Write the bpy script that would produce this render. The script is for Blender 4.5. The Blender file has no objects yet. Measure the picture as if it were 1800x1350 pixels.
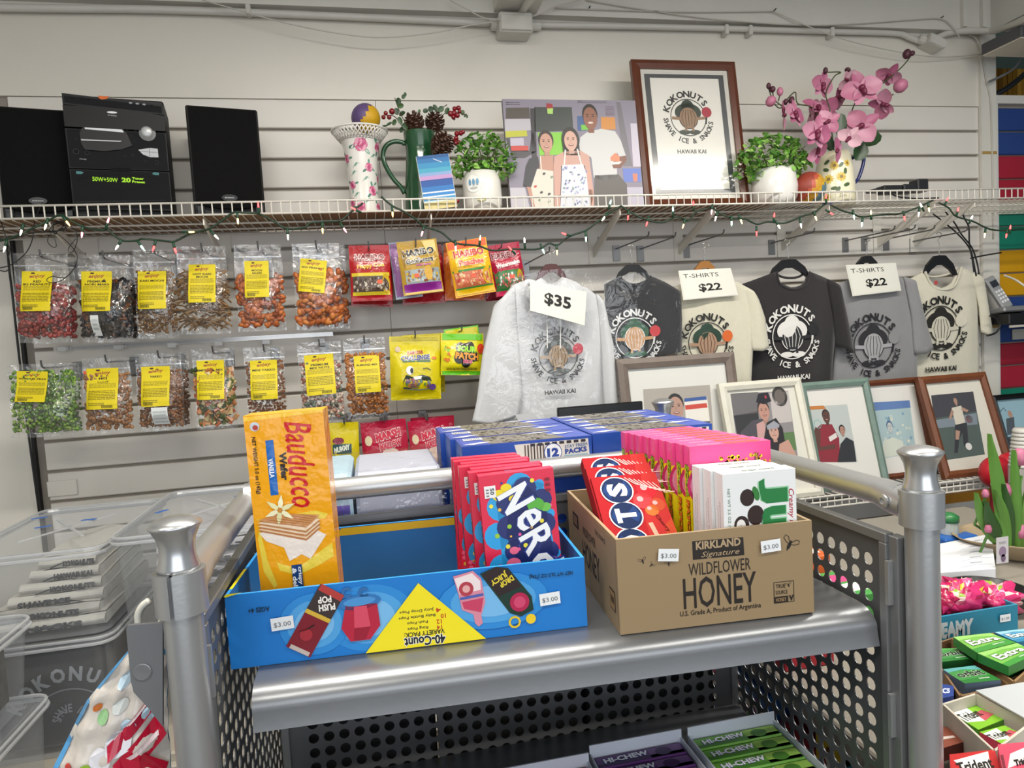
import bpy, bmesh, math, random
from mathutils import Vector, Matrix
rnd = random.Random(11)
scene = bpy.context.scene
COL = scene.collection
# ---------------------------------------------------------------- camera
FPX = 1200.0
YAW, PIT, ROL = [math.radians(a) for a in (11.49, 3.93, -3.38)]
CAM = Vector((0, 0, 1.5))
_f = Vector((math.sin(YAW)*math.cos(PIT), math.cos(YAW)*math.cos(PIT), -math.sin(PIT)))
_r = Vector((math.cos(YAW), -math.sin(YAW), 0)); _u = _r.cross(_f)
_r, _u = math.cos(ROL)*_r + math.sin(ROL)*_u, -math.sin(ROL)*_r + math.cos(ROL)*_u
cd = bpy.data.cameras.new('camera'); cd.sensor_width = 36; cd.lens = 36*FPX/1800; cd.clip_start = .02
cam = bpy.data.objects.new('camera', cd); COL.objects.link(cam)
mm = Matrix((( _r.x,_u.x,-_f.x,CAM.x),(_r.y,_u.y,-_f.y,CAM.y),(_r.z,_u.z,-_f.z,CAM.z),(0,0,0,1)))
cam.matrix_world = mm
scene.camera = cam
# ---------------------------------------------------------------- light
vs = scene.view_settings
vs.view_transform = 'Standard'; vs.look = 'None'; vs.exposure = 0.45; vs.gamma = 1.0; vs.use_curve_mapping = False
wd = bpy.data.worlds.new('world'); scene.world = wd; wd.use_nodes = True
bg = wd.node_tree.nodes['Background']; bg.inputs[0].default_value = (.86, .93, 1, 1); bg.inputs[1].default_value = 0.22
def area(name, loc, sx, sy, power, color, rx=0, rz=0, ry=0):
    l = bpy.data.lights.new(name, 'AREA'); l.shape = 'RECTANGLE'; l.size = sx; l.size_y = sy; l.energy = power; l.color = color
    o = bpy.data.objects.new(name, l); COL.objects.link(o); o.location = loc; o.rotation_euler = (rx, ry, rz)
    return o
# fluorescent tube fixtures under the ceiling and the open shop front behind the camera
area('tube_light', (.15, .95, 2.70), 1.2, .10, 24, (1, .95, .86))
area('tube_light', (1.55, .95, 2.70), 1.2, .10, 22, (1, .95, .86))
area('tube_light', (-.9, -.3, 2.70), 1.2, .10, 16, (1, .95, .86))
area('tube_light', (1.0, -.3, 2.70), 1.2, .10, 16, (1, .95, .86))
area('shop_front_daylight', (.5, -2.6, 1.7), 3.6, 1.8, 40, (.92, .96, 1), rx=math.radians(90))

# ---------------------------------------------------------------- helpers
def ray(x, y): return _f + _r*((x-900)/FPX) - _u*((y-675)/FPX)
def PY(x, y, Y): d = ray(x, y); return CAM + d*(Y/d.y)
def PZ(x, y, Z): d = ray(x, y); return CAM + d*((Z-CAM.z)/d.z)
def PX(x, y, X): d = ray(x, y); return CAM + d*(X/d.x)
def PP(x, y, o, n): d = ray(x, y); return CAM + d*((o-CAM).dot(n)/d.dot(n))
def s2l(c):
    return tuple((v/12.92 if v <= .04045 else ((v+.055)/1.055)**2.4) for v in c)
def hexc(h):
    if not isinstance(h, str): return h
    h = h.lstrip('#'); return s2l(tuple(int(h[i:i+2], 16)/255 for i in (0, 2, 4)))
_mats = {}
def mat(col, rough=.5, metal=0.0, bump=0.0, bscale=60, spec=.5, emit=0, sheen=0, var=0.06, vscale=12, coat=0, trans=0, sss=0):
    key = (col, rough, metal, bump, bscale, spec, emit, sheen, var, vscale, coat, trans, sss)
    if key in _mats: return _mats[key]
    m = bpy.data.materials.new('m_%d' % len(_mats)); m.use_nodes = True
    nt = m.node_tree; b = nt.nodes['Principled BSDF']; c = hexc(col)
    b.inputs['Roughness'].default_value = rough; b.inputs['Metallic'].default_value = metal
    b.inputs['Specular IOR Level'].default_value = spec
    b.inputs['Coat Weight'].default_value = coat; b.inputs['Coat Roughness'].default_value = .08
    b.inputs['Transmission Weight'].default_value = trans
    b.inputs['Sheen Weight'].default_value = sheen
    tc = nt.nodes.new('ShaderNodeTexCoord')
    if var:
        n = nt.nodes.new('ShaderNodeTexNoise'); n.inputs['Scale'].default_value = vscale; n.inputs['Detail'].default_value = 5
        nt.links.new(tc.outputs['Object'], n.inputs['Vector'])
        mx = nt.nodes.new('ShaderNodeMix'); mx.data_type = 'RGBA'
        mx.inputs[6].default_value = tuple(max(0, v*(1-var)) for v in c)+(1,); mx.inputs[7].default_value = tuple(min(1, v*(1+var)) for v in c)+(1,)
        nt.links.new(n.outputs['Fac'], mx.inputs[0]); nt.links.new(mx.outputs[2], b.inputs['Base Color'])
    else: b.inputs['Base Color'].default_value = c+(1,)
    if bump:
        n2 = nt.nodes.new('ShaderNodeTexNoise'); n2.inputs['Scale'].default_value = bscale; n2.inputs['Detail'].default_value = 6
        nt.links.new(tc.outputs['Object'], n2.inputs['Vector'])
        bp = nt.nodes.new('ShaderNodeBump'); bp.inputs['Strength'].default_value = bump; bp.inputs['Distance'].default_value = .004
        nt.links.new(n2.outputs['Fac'], bp.inputs['Height']); nt.links.new(bp.outputs[0], b.inputs['Normal'])
    if emit:
        b.inputs['Emission Color'].default_value = c+(1,); b.inputs['Emission Strength'].default_value = emit
    _mats[key] = m; return m
def printmat(name, rough, bump=0, bscale=40, coat=0, metal=0):
    m = bpy.data.materials.new(name); m.use_nodes = True; nt = m.node_tree; b = nt.nodes['Principled BSDF']
    a = nt.nodes.new('ShaderNodeAttribute'); a.attribute_name = 'Col'
    nt.links.new(a.outputs['Color'], b.inputs['Base Color']); b.inputs['Roughness'].default_value = rough
    b.inputs['Coat Weight'].default_value = coat; b.inputs['Coat Roughness'].default_value = .1; b.inputs['Metallic'].default_value = metal
    if bump:
        tc = nt.nodes.new('ShaderNodeTexCoord')
        n2 = nt.nodes.new('ShaderNodeTexNoise'); n2.inputs['Scale'].default_value = bscale; n2.inputs['Detail'].default_value = 3
        nt.links.new(tc.outputs['Object'], n2.inputs['Vector'])
        bp = nt.nodes.new('ShaderNodeBump'); bp.inputs['Strength'].default_value = bump; bp.inputs['Distance'].default_value = .006
        nt.links.new(n2.outputs['Fac'], bp.inputs['Height']); nt.links.new(bp.outputs[0], b.inputs['Normal'])
    return m
PRM = printmat('print_matt', .55)
PRG = printmat('print_card', .38)
PRD = printmat('print_dull', .8)
PRD.node_tree.nodes['Principled BSDF'].inputs['Specular IOR Level'].default_value = .25
PRF = printmat('print_foil', .2, .55, 32)
def film(name, fac, rough, bump, bscale, tint=(1, 1, 1), haze=0.0):
    m = bpy.data.materials.new(name); m.use_nodes = True; nt = m.node_tree; nt.nodes.clear()
    out = nt.nodes.new('ShaderNodeOutputMaterial'); t = nt.nodes.new('ShaderNodeBsdfTransparent'); t.inputs[0].default_value = tint+(1,)
    g = nt.nodes.new('ShaderNodeBsdfGlossy'); g.inputs['Roughness'].default_value = rough
    d = nt.nodes.new('ShaderNodeBsdfDiffuse'); d.inputs[0].default_value = (.85, .86, .88, 1)
    mx = nt.nodes.new('ShaderNodeMixShader'); mx.inputs[0].default_value = fac
    mh = nt.nodes.new('ShaderNodeMixShader'); mh.inputs[0].default_value = haze
    tc = nt.nodes.new('ShaderNodeTexCoord'); n = nt.nodes.new('ShaderNodeTexNoise'); n.inputs['Scale'].default_value = bscale; n.inputs['Detail'].default_value = 3; n.inputs['Distortion'].default_value = 1.2
    bp = nt.nodes.new('ShaderNodeBump'); bp.inputs['Strength'].default_value = bump; bp.inputs['Distance'].default_value = .01
    nt.links.new(tc.outputs['Object'], n.inputs['Vector']); nt.links.new(n.outputs['Fac'], bp.inputs['Height']); nt.links.new(bp.outputs[0], g.inputs['Normal'])
    nt.links.new(t.outputs[0], mh.inputs[1]); nt.links.new(d.outputs[0], mh.inputs[2])
    nt.links.new(mh.outputs[0], mx.inputs[1]); nt.links.new(g.outputs[0], mx.inputs[2]); nt.links.new(mx.outputs[0], out.inputs[0])
    return m
BAGFILM = film('clear_bag_film', .10, .09, 1.0, 24, haze=.008)
COVER = film('garment_cover_film', .075, .10, 1.0, 15, haze=.01)
BINPLASTIC = film('clear_bin_plastic', .10, .25, .2, 8, (.92, .94, .96), haze=.10)
GLASS = film('picture_glass', .045, .14, 0.0, 5)

WORLDM = {}
def place(o, M): o.matrix_basis = M; WORLDM[o] = M
def meta(o, label, cat, group=None, kind=None):
    if label: o['label'] = label
    if cat: o['category'] = cat
    if group: o['group'] = group
    if kind: o['kind'] = kind
def rot(rx=0, ry=0, rz=0):
    return Matrix.Rotation(math.radians(rz), 4, 'Z') @ Matrix.Rotation(math.radians(ry), 4, 'Y') @ Matrix.Rotation(math.radians(rx), 4, 'X')
def thing(name, label, cat, loc=(0, 0, 0), R=None, group=None, kind=None):
    o = bpy.data.objects.new(name, None); o.empty_display_size = .02; COL.objects.link(o)
    place(o, Matrix.Translation(Vector(loc)) @ (R or Matrix())); meta(o, label, cat, group, kind); return o
def struct(name): return thing(name, None, None, kind='structure')
class MB:
    def __init__(s): s.v = []; s.f = []; s.c = []
    def add(s, vs, fs, col=None, xf=None):
        o = len(s.v)
        s.v += [xf @ Vector(p) for p in vs] if xf else [Vector(p) for p in vs]
        for f in fs: s.f.append(tuple(i+o for i in f)); s.c.append(col)
        return s
    def box(s, x0, x1, y0, y1, z0, z1, col=None, xf=None, b=0):
        if b:
            # bevelled box: three-layer chamfer
            vs = []; fs = []
            for (z, i) in ((z0, b), (z0+b, 0), (z1-b, 0), (z1, b)):
                vs += [(x0+i+ (b if i==0 else b*.0), y0+i, z), (x1-i-(b if i==0 else 0), y0+i, z), (x1-i, y0+i+(b if i==0 else 0), z), (x1-i, y1-i-(b if i==0 else 0), z),
                       (x1-i-(b if i==0 else 0), y1-i, z), (x0+i+(b if i==0 else 0), y1-i, z), (x0+i, y1-i-(b if i==0 else 0), z), (x0+i, y0+i+(b if i==0 else 0), z)]
            for k in range(3):
                for j in range(8): fs.append((k*8+j, k*8+(j+1) % 8, (k+1)*8+(j+1) % 8, (k+1)*8+j))
            fs.append(tuple(range(7, -1, -1))); fs.append(tuple(range(24, 32)))
            return s.add(vs, fs, col, xf)
        vs = [(x0, y0, z0), (x1, y0, z0), (x1, y1, z0), (x0, y1, z0), (x0, y0, z1), (x1, y0, z1), (x1, y1, z1), (x0, y1, z1)]
        return s.add(vs, [(3, 2, 1, 0), (4, 5, 6, 7), (0, 1, 5, 4), (1, 2, 6, 5), (2, 3, 7, 6), (3, 0, 4, 7)], col, xf)
    def tube(s, pts, r, n=8, col=None, xf=None, cap=True, closed=False):
        pts = [Vector(p) for p in pts]; N = len(pts); rr = r if isinstance(r, (list, tuple)) else [r]*N
        vs = []; fs = []; up = None
        for i, p in enumerate(pts):
            if closed: t = pts[(i+1) % N]-pts[i-1]
            else: t = pts[min(i+1, N-1)]-pts[max(i-1, 0)]
            t = t.normalized() if t.length > 1e-9 else Vector((0, 0, 1))
            if up is None: up = Vector((0, 0, 1)) if abs(t.z) < .9 else Vector((1, 0, 0))
            a = up - t*up.dot(t)
            if a.length < 1e-6: a = Vector((1, 0, 0)) - t*t.x
            a.normalize(); up = a; b = t.cross(a)
            for k in range(n):
                w = 2*math.pi*k/n; vs.append(p + a*(math.cos(w)*rr[i]) + b*(math.sin(w)*rr[i]))
        for i in range(N if closed else N-1):
            j = (i+1) % N
            for k in range(n): fs.append((i*n+k, i*n+(k+1) % n, j*n+(k+1) % n, j*n+k))
        if cap and not closed:
            fs.append(tuple(range(n-1, -1, -1))); fs.append(tuple((N-1)*n+k for k in range(n)))
        return s.add(vs, fs, col, xf)
    def lathe(s, prof, n=24, col=None, xf=None, cap=True, sx=1, sy=1):
        vs = []; fs = []
        for (r, z) in prof:
            for k in range(n): w = 2*math.pi*k/n; vs.append((r*math.cos(w)*sx, r*math.sin(w)*sy, z))
        for i in range(len(prof)-1):
            for k in range(n): fs.append((i*n+k, i*n+(k+1) % n, (i+1)*n+(k+1) % n, (i+1)*n+k))
        if cap:
            if prof[0][0] > 1e-5: fs.append(tuple(range(n-1, -1, -1)))
            if prof[-1][0] > 1e-5: fs.append(tuple((len(prof)-1)*n+k for k in range(n)))
        return s.add(vs, fs, col, xf)
    def ball(s, c, r, nu=10, nv=7, col=None, xf=None):
        rx, ry, rz = r if isinstance(r, (tuple, list)) else (r, r, r)
        vs = [(c[0], c[1], c[2]-rz)]; fs = []
        for i in range(1, nv):
            a = math.pi*i/nv
            for k in range(nu): w = 2*math.pi*k/nu; vs.append((c[0]+rx*math.sin(a)*math.cos(w), c[1]+ry*math.sin(a)*math.sin(w), c[2]-rz*math.cos(a)))
        vs.append((c[0], c[1], c[2]+rz)); T = len(vs)-1
        for k in range(nu): fs.append((0, 1+(k+1) % nu, 1+k)); fs.append((T, T-nu+k, T-nu+(k+1) % nu))
        for i in range(nv-2):
            for k in range(nu): fs.append((1+i*nu+k, 1+i*nu+(k+1) % nu, 1+(i+1)*nu+(k+1) % nu, 1+(i+1)*nu+k))
        return s.add(vs, fs, col, xf)
    def prism(s, pts, y0, y1, col=None, xf=None):
        """outline in (x,z), extruded along y"""
        n = len(pts); vs = [(p[0], y0, p[1]) for p in pts]+[(p[0], y1, p[1]) for p in pts]
        fs = [tuple(range(n)), tuple(range(2*n-1, n-1, -1))]+[(i, i+n, (i+1) % n+n, (i+1) % n) for i in range(n)]
        return s.add(vs, fs, col, xf)
    def grid(s, fn, nu, nv, col=None, xf=None):
        vs = [fn(i/nu, j/nv) for j in range(nv+1) for i in range(nu+1)]
        fs = [(j*(nu+1)+i, j*(nu+1)+i+1, (j+1)*(nu+1)+i+1, (j+1)*(nu+1)+i) for j in range(nv) for i in range(nu)]
        if callable(col):
            o = len(s.v); s.add(vs, [], None, xf)
            for f in fs:
                k = f[0]; s.f.append(tuple(i+o for i in f)); s.c.append(col((k % (nu+1)+.5)/nu, (k//(nu+1)+.5)/nv))
            return s
        return s.add(vs, fs, col, xf)
    def mesh(s, name, inv=None, smooth=False):
        me = bpy.data.meshes.new(name)
        me.from_pydata([tuple(inv @ p) if inv else tuple(p) for p in s.v], [], s.f)
        if any(c is not None for c in s.c):
            at = me.color_attributes.new('Col', 'FLOAT_COLOR', 'CORNER'); buf = []
            for f, c in zip(s.f, s.c):
                q = hexc(c) if c is not None else (.8, .8, .8)
                buf += [q[0], q[1], q[2], 1.0]*len(f)
            at.data.foreach_set('color', buf)
        if smooth:
            me.polygons.foreach_set('use_smooth', [True]*len(me.polygons))
        me.update(); return me
    def build(s, name, material, parent=None, world=False, smooth=False, loc=None, R=None, label=None, cat=None, group=None, kind=None, ang=None):
        inv = None
        if parent is not None and world: inv = WORLDM[parent].inverted()
        M = None
        if parent is None:
            M = Matrix.Translation(Vector(loc if loc is not None else (0, 0, 0))) @ (R or Matrix())
            if world: inv = M.inverted()
        me = s.mesh(name, inv, smooth or ang is not None); me.materials.append(material)
        o = bpy.data.objects.new(name, me); COL.objects.link(o)
        if ang is not None:
            try: me.set_sharp_from_angle(angle=math.radians(ang))
            except Exception: pass
        if parent is not None: o.parent = parent; WORLDM[o] = WORLDM[parent]
        else: place(o, M)
        meta(o, label, cat, group, kind); return o
_tc = {}
def tmesh(t, bold=0.0, shear=0.0, sp=1.0):
    k = (t, bold, shear, sp)
    if k in _tc: return _tc[k]
    cu = bpy.data.curves.new('t', 'FONT'); cu.body = t; cu.size = 1; cu.offset = bold; cu.shear = shear; cu.space_character = sp; cu.resolution_u = 2; cu.fill_mode = 'FRONT'
    o = bpy.data.objects.new('t', cu); me = bpy.data.meshes.new_from_object(o)
    vs = [(v.co.x, v.co.y) for v in me.vertices]; fs = [tuple(p.vertices) for p in me.polygons]
    bpy.data.objects.remove(o); bpy.data.meshes.remove(me); bpy.data.curves.remove(cu)
    if vs:
        x0 = min(v[0] for v in vs); x1 = max(v[0] for v in vs); y0 = min(v[1] for v in vs); y1 = max(v[1] for v in vs)
        _tc[k] = ([((v[0]-x0)/(x1-x0), (v[1]-y0)/(y1-y0)) for v in vs], fs, (x1-x0)/(y1-y0))
    else: _tc[k] = ([], [], 1)
    return _tc[k]
class PR:
    """flat print: coloured shapes laid on a surface, fn(u,v,d)->point (d = lift off the surface)"""
    def __init__(s, fn, eps=.00025): s.mb = MB(); s.fn = fn; s.eps = eps; s.L = 1
    def up(s, k=1): s.L += k; return s
    def poly(s, pts, col, L=0):
        d = (s.L+L)*s.eps; s.mb.add([s.fn(u, v, d) for u, v in pts], [tuple(range(len(pts)))], col); return s
    def rect(s, x0, y0, x1, y1, col, L=0, sub=1):
        d = (s.L+L)*s.eps
        nu = nv = sub
        s.mb.grid(lambda a, b: s.fn(x0+(x1-x0)*a, y0+(y1-y0)*b, d), nu, nv, col); return s
    def bands(s, x0, x1, stops, cols=None, n=1, sub=1):
        """horizontal bands; stops = [(y,col),...] from bottom to top, last y closes"""
        for (y0, c), (y1, _) in zip(stops, stops[1:]): s.rect(x0, y0, x1, y1, c, sub=sub)
        return s
    def circ(s, cx, cy, r, col, ry=None, ang=0, n=18, L=0):
        ry = ry or r; ca, sa = math.cos(math.radians(ang)), math.sin(math.radians(ang))
        return s.poly([(cx+r*math.cos(w)*ca-ry*math.sin(w)*sa, cy+r*math.cos(w)*sa+ry*math.sin(w)*ca) for w in [2*math.pi*k/n for k in range(n)]], col, L)
    def ring(s, cx, cy, r0, r1, col, a0=0, a1=360, n=36, L=0, yk=1.0):
        d = (s.L+L)*s.eps; vs = []; fs = []
        for k in range(n+1):
            w = math.radians(a0+(a1-a0)*k/n)
            for r in (r0, r1): vs.append(s.fn(cx+r*math.cos(w), cy+r*yk*math.sin(w), d))
        for k in range(n): fs.append((2*k, 2*k+1, 2*k+3, 2*k+2))
        s.mb.add(vs, fs, col); return s
    def line(s, pts, w, col, L=0):
        d = (s.L+L)*s.eps; vs = []; fs = []
        for i, p in enumerate(pts):
            a = pts[max(i-1, 0)]; b = pts[min(i+1, len(pts)-1)]; tx, ty = b[0]-a[0], b[1]-a[1]; l = math.hypot(tx, ty) or 1
            nx, ny = -ty/l*w/2, tx/l*w/2; vs += [s.fn(p[0]+nx, p[1]+ny, d), s.fn(p[0]-nx, p[1]-ny, d)]
        for i in range(len(pts)-1): fs.append((2*i+1, 2*i+3, 2*i+2, 2*i))
        s.mb.add(vs, fs, col); return s
    def txt(s, t, cx, cy, w, h, col, ang=0, bold=0.0, shear=0.0, sp=1.0, L=0, outline=None, ow=.04):
        if w is None: w = h*tmesh(t, bold, shear, sp)[2]
        if outline:
            s.txt(t, cx, cy, w*(1+ow*.6), h*(1+ow*3), outline, ang, bold+ow, shear, sp, L); L += 1
        vs, fs, _ = tmesh(t, bold, shear, sp); ca, sa = math.cos(math.radians(ang)), math.sin(math.radians(ang)); d = (s.L+L)*s.eps; q = []
        for a, b in vs:
            x = (a-.5)*w; y = (b-.5)*h; q.append(s.fn(cx+x*ca-y*sa, cy+x*sa+y*ca, d))
        s.mb.add(q, fs, col); return s
    def arc(s, t, cx, cy, r, h, a_mid, step, col, bold=.02, inside=False, L=0, wk=.72, yk=1.0):
        """letters along a circle; a_mid in degrees, step degrees per letter"""
        n = len(t)
        for i, ch in enumerate(t):
            if ch == ' ': continue
            k = i-(n-1)/2
            a = a_mid-k*step if not inside else a_mid+k*step
            w = math.radians(a); rotd = a-90 if not inside else a+90
            asp = tmesh(ch, bold)[2]; hw = h
            s.txt(ch, cx+r*math.cos(w), cy+r*yk*math.sin(w), hw*min(asp, 1.15)*wk/.72, h, col, rotd, bold, L=L)
        return s
    def speck(s, x0, y0, x1, y1, n, r, cols, seed=1, L=0):
        q = random.Random(seed)
        for _ in range(n): s.circ(q.uniform(x0, x1), q.uniform(y0, y1), r*q.uniform(.6, 1.3), q.choice(cols), n=7, L=L)
        return s
    def lines(s, x0, y0, x1, y1, n, col, seed=1, fill=.5, L=0):
        """small print: rows of broken bars"""
        q = random.Random(seed); dy = (y1-y0)/n
        for i in range(n):
            x = x0; y = y0+dy*i
            while x < x1:
                w = q.uniform(.06, .2)*(x1-x0); e = min(x+w, x1); s.rect(x, y, e, y+dy*fill, col, L=L); x = e+.02*(x1-x0)
        return s
    def build(s, name, parent, material=None, label=None): return s.mb.build(name, material or PRG, parent, label=label)
def flat(o, ux, uy):
    o = Vector(o); ux = Vector(ux); uy = Vector(uy); n = ux.cross(uy).normalized()
    return lambda u, v, d=0: o+ux*u+uy*v+n*d
FRONT = lambda y: flat((0, y, 0), (1, 0, 0), (0, 0, 1))    # local plane facing -y; u = x, v = z
def copy_tree(o, M=None, parent=None):
    c = o.copy(); COL.objects.link(c); c.parent = parent
    if parent is None: place(c, M)
    else: WORLDM[c] = WORLDM[parent]
    for ch in list(o.children):
        if ch is not c: copy_tree(ch, None, c)
    return c
def smooth_path(pts, n=6):
    """Catmull-Rom through points"""
    P = [Vector(p) for p in pts]; P = [P[0]*2-P[1]]+P+[P[-1]*2-P[-2]]; out = []
    for i in range(1, len(P)-2):
        for k in range(n):
            t = k/n; a, b, c, d = P[i-1], P[i], P[i+1], P[i+2]
            out.append(.5*((2*b)+(c-a)*t+(2*a-5*b+4*c-d)*t*t+(3*b-a-3*c+d)*t**3))
    out.append(P[-2]); return out
def pxpath(pts, Y, n=5): return smooth_path([PY(p[0], p[1], p[2] if len(p) > 2 else Y) for p in pts], n)
# ================================================================= structure
W = 2.4            # slat wall plane
WHITE = mat('#d6d3cb', .42, bump=.06, bscale=22, var=.03, vscale=3)
SLATW = mat('#d9d5ce', .4, bump=.03, bscale=30, var=.03, vscale=4)
BEAMW = mat('#d2d0c8', .5, bump=.1, bscale=30, var=.05, vscale=6)
GROOVE = mat('#8d867c', .7)
wall = struct('wall_back')
SL0, SL1, SEAM = -1.03, 2.492, .075
ZT = 2.323; SP = .097; GAP = .010
MB().box(-2.2, SL0-.035, W-.002, W+.06, 0, 2.9).build('side_panel', WHITE, wall)
MB().box(SL0-.03, 3.6, W+.012, W+.06, 0, ZT+.02).build('groove_backing', GROOVE, wall)
MB().box(SL0-.03, 2.56, W, W+.05, ZT+.002, 2.9).build('upper_panel', mat('#d8d4ca', .33, bump=.16, bscale=26, var=.03, vscale=3), wall)
MB().box(SL0-.034, SL0-.026, W-.006, W+.02, .0, 1.93).build('cable_strip', mat('#16161a', .5), wall)
def plank(x0, x1, z0, z1, m):
    c = .003
    pts = [(W+.012, z0), (W+.012, z1), (W+c, z1), (W, z1-c), (W, z0+c), (W+c, z0)]
    b = MB(); vs = [(x0, y, z) for y, z in pts]+[(x1, y, z) for y, z in pts]; n = len(pts)
    b.add(vs, [tuple(range(n-1, -1, -1)), tuple(range(n, 2*n))]+[(i, (i+1) % n, (i+1) % n+n, i+n) for i in range(n)])
    return b.build('plank', m, wall)
for k in range(24):
    zt = ZT-SP*k-(GAP/2 if k else -.001); zb = ZT-SP*(k+1)+GAP/2
    if k == 0: zt = ZT
    if zb < 0: break
    plank(SL0, SEAM-.0008, zb, zt, SLATW); plank(SEAM+.0008, SL1, zb, zt, SLATW)
# coloured slats beyond the white post
cols = ['#24407f', '#24407f', '#9c1d33', '#9c1d33', '#0f7a63', '#0f7a63', '#c99407', '#c99407']
XC = PY(1752.5, 187, W).x
for k in range(24):
    zt = ZT-SP*k-.003; zb = ZT-SP*(k+1)+.003
    if zb < 0: break
    plank(XC, 3.5, zb, zt, mat(cols[k % 8], .45, var=.08))
tr = struct('trim_1')
MB().box(SL1+.003, SL1+.075, W-.014, W+.05, 0, 2.62).build('post_board', WHITE, tr)
for z in (2.13, 1.42): MB().box(SL1+.004, SL1+.075, W-.0152, W-.0135, z, z+.012).build('tape_strip', mat('#a8894a', .6), tr)
MB().box(SL1+.079, SL1+.092, W-.004, W+.03, 0, 2.34).build('wood_edge', mat('#7d6040', .7), tr)
MB().box(XC-.034, XC-.004, W-.008, W+.03, 0, 2.34).build('metal_edge_strip', mat('#cfcfcd', .35), tr)
for k in range(9):
    MB().lathe([(0, .0), (.004, .0), (.004, .002), (0, .002)], 8, xf=Matrix.Translation((XC-.018, W-.0085, 2.28-k*.194)) @ rot(rx=90)).build('screw', mat('#222222', .4), tr)
MB().box(SL1+.076, 3.5, W-.01, W+.05, 2.335, 2.368).build('top_rail', mat('#cfcec9', .45), tr)
# header board, rafters, ceiling, floor
ce = struct('ceiling')
MB().box(-2.2, 3.6, -1.2, 2.8, 2.86, 2.9).build('ceiling_boards', BEAMW, ce)
MB().box(-2.2, SL1+.06, 2.362, W+.001, 2.606, 2.86).build('header_board', BEAMW, ce)
xr0, xr1 = PY(868, 24, 2.36).x, PY(943, 28, 2.36).x
MB().box(xr0, xr1, -1.2, 2.362, 2.607, 2.86).build('rafter', BEAMW, ce)
xr2 = PY(1742, 45, 2.36).x
MB().box(xr2, xr2+.16, -1.2, 2.362, 2.607, 2.86).build('rafter', BEAMW, ce)
for xx in (1688, 1722, 1757):
    q = PY(xx, 20, 2.36); MB().box(q.x, q.x+.02, 2.345, 2.3625, 2.615, 2.86).build('batten', BEAMW, ce)
fl = struct('floor'); MB().box(-2.2, 3.6, -3, 2.8, -.05, 0).build('floor_slab', mat('#77736c', .5, var=.15, bump=.05), fl)
wl = struct('wall_left'); MB().box(-2.25, -2.2, -.6, 2.5, 0, 2.9).build('left_panel', WHITE, wl)
wr = struct('wall_right'); MB().box(3.5, 3.56, 1.2, 3.2, 0, 2.9).build('right_panel', mat('#2f4a48', .6), wr)
MB().box(2.5, 3.6, 2.95, 3.0, 2.2, 2.9).build('rear_panel', mat('#55685f', .6), wr)
# yellow / white panel low on the right behind the counter
pn = struct('trim_2')
a = PY(1655, 868, 2.3); b_ = PY(1740, 960, 2.3)
MB().box(a.x-.1, a.x+.32, 2.32, 2.36, .5, PY(1700, 866, 2.32).z).build('yellow_board', mat('#a9740f', .5), pn)
p0 = PY(1655, 888, 2.31); p1 = PY(1722, 945, 2.31)
MB().box(p0.x-.06, p1.x, 2.312, 2.32, p1.z-.1, p0.z).build('white_sheet', mat('#cbc8c2', .5), pn)
# ---- bamboo blind, conduit, cables, box in the opening above the coloured slats
t = thing('bamboo_blind', 'golden bamboo slat blind in the opening above the coloured panels', 'blind', (2.9, 2.86, 2.36))
for i in range(34):
    x = 2.5+i*.028; c = rnd.choice(['#8a6420', '#a67a2a', '#6e4d18', '#b98d3a'])
    MB().box(x, x+.024, 2.855+rnd.uniform(0, .006), 2.87, 2.36, 2.665).build('slat', mat(c, .35), t, world=True)
GALV = mat('#c9c7c0', .45, bump=.15, bscale=40, var=.05)
def conduit(name, label, pts, Y, r, group=None):
    w = pxpath(pts, Y, 6); c = w[0]
    return MB().tube(w, r, 10).build(name, GALV, None, world=True, loc=c, smooth=True, label=label, cat='conduit', group=group)
conduit('conduit_pipe', 'white painted conduit pipe running along the wall left of the junction box', [(-60, 13), (100, 15), (300, 17.5), (600, 29), (860, 41)], 2.379, .0118)
conduit('conduit_pipe', 'white painted conduit pipe running right of the junction box and bending down', [(938, 44), (1100, 46.5), (1300, 51), (1480, 56), (1575, 59), (1600, 67), (1622, 75)], 2.379, .0105)
conduit('conduit_pipe', 'short curved conduit pipe rising right of the elbow fitting', [(1645, 67, 2.379), (1668, 58, 2.375), (1700, 54, 2.36), (1742, 54, 2.33), (1775, 46, 2.2), (1830, 18, 2.0)], 2.379, .0125)
t = thing('junction_box', 'white painted junction box where the wall conduits and the rafter conduit meet', 'junction box', PY(905, 55, 2.38))
q0 = PY(878, 57, 2.33); q1 = PY(935, 30, 2.33)
MB().box(q0.x, q1.x, 2.318, 2.4, q0.z, q1.z+.012, b=.006).build('box_body', GALV, t, world=True)
MB().box(q0.x+.004, q1.x-.004, 2.312, 2.319, q0.z+.004, q1.z-.002, b=.002).build('cover_plate', GALV, t, world=True)
for px in (872, 941): c = PY(px, 46, 2.379); MB().lathe([(.008, -.02), (.016, -.018), (.016, .018), (.008, .02)], 10, xf=Matrix.Translation(c) @ rot(ry=90)).build('connector', GALV, t, world=True)
conduit('conduit_pipe', 'conduit pipe running along the rafter up from the junction box', [(914, 28, 2.345), (922, 14, 2.30), (932, 0, 2.1), (945, -20, 1.9)], 2.35, .012)
t = thing('conduit_elbow', 'white painted conduit elbow fitting with rounded cover near the corner post', 'conduit fitting', PY(1640, 78, 2.38))
c = PY(1640, 79, 2.37); dirv = (PY(1662, 90, 2.37)-PY(1620, 70, 2.37)).normalized(); ang = math.degrees(math.atan2(-dirv.z, dirv.x))
xf = Matrix.Translation(c) @ rot(ry=ang)
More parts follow.
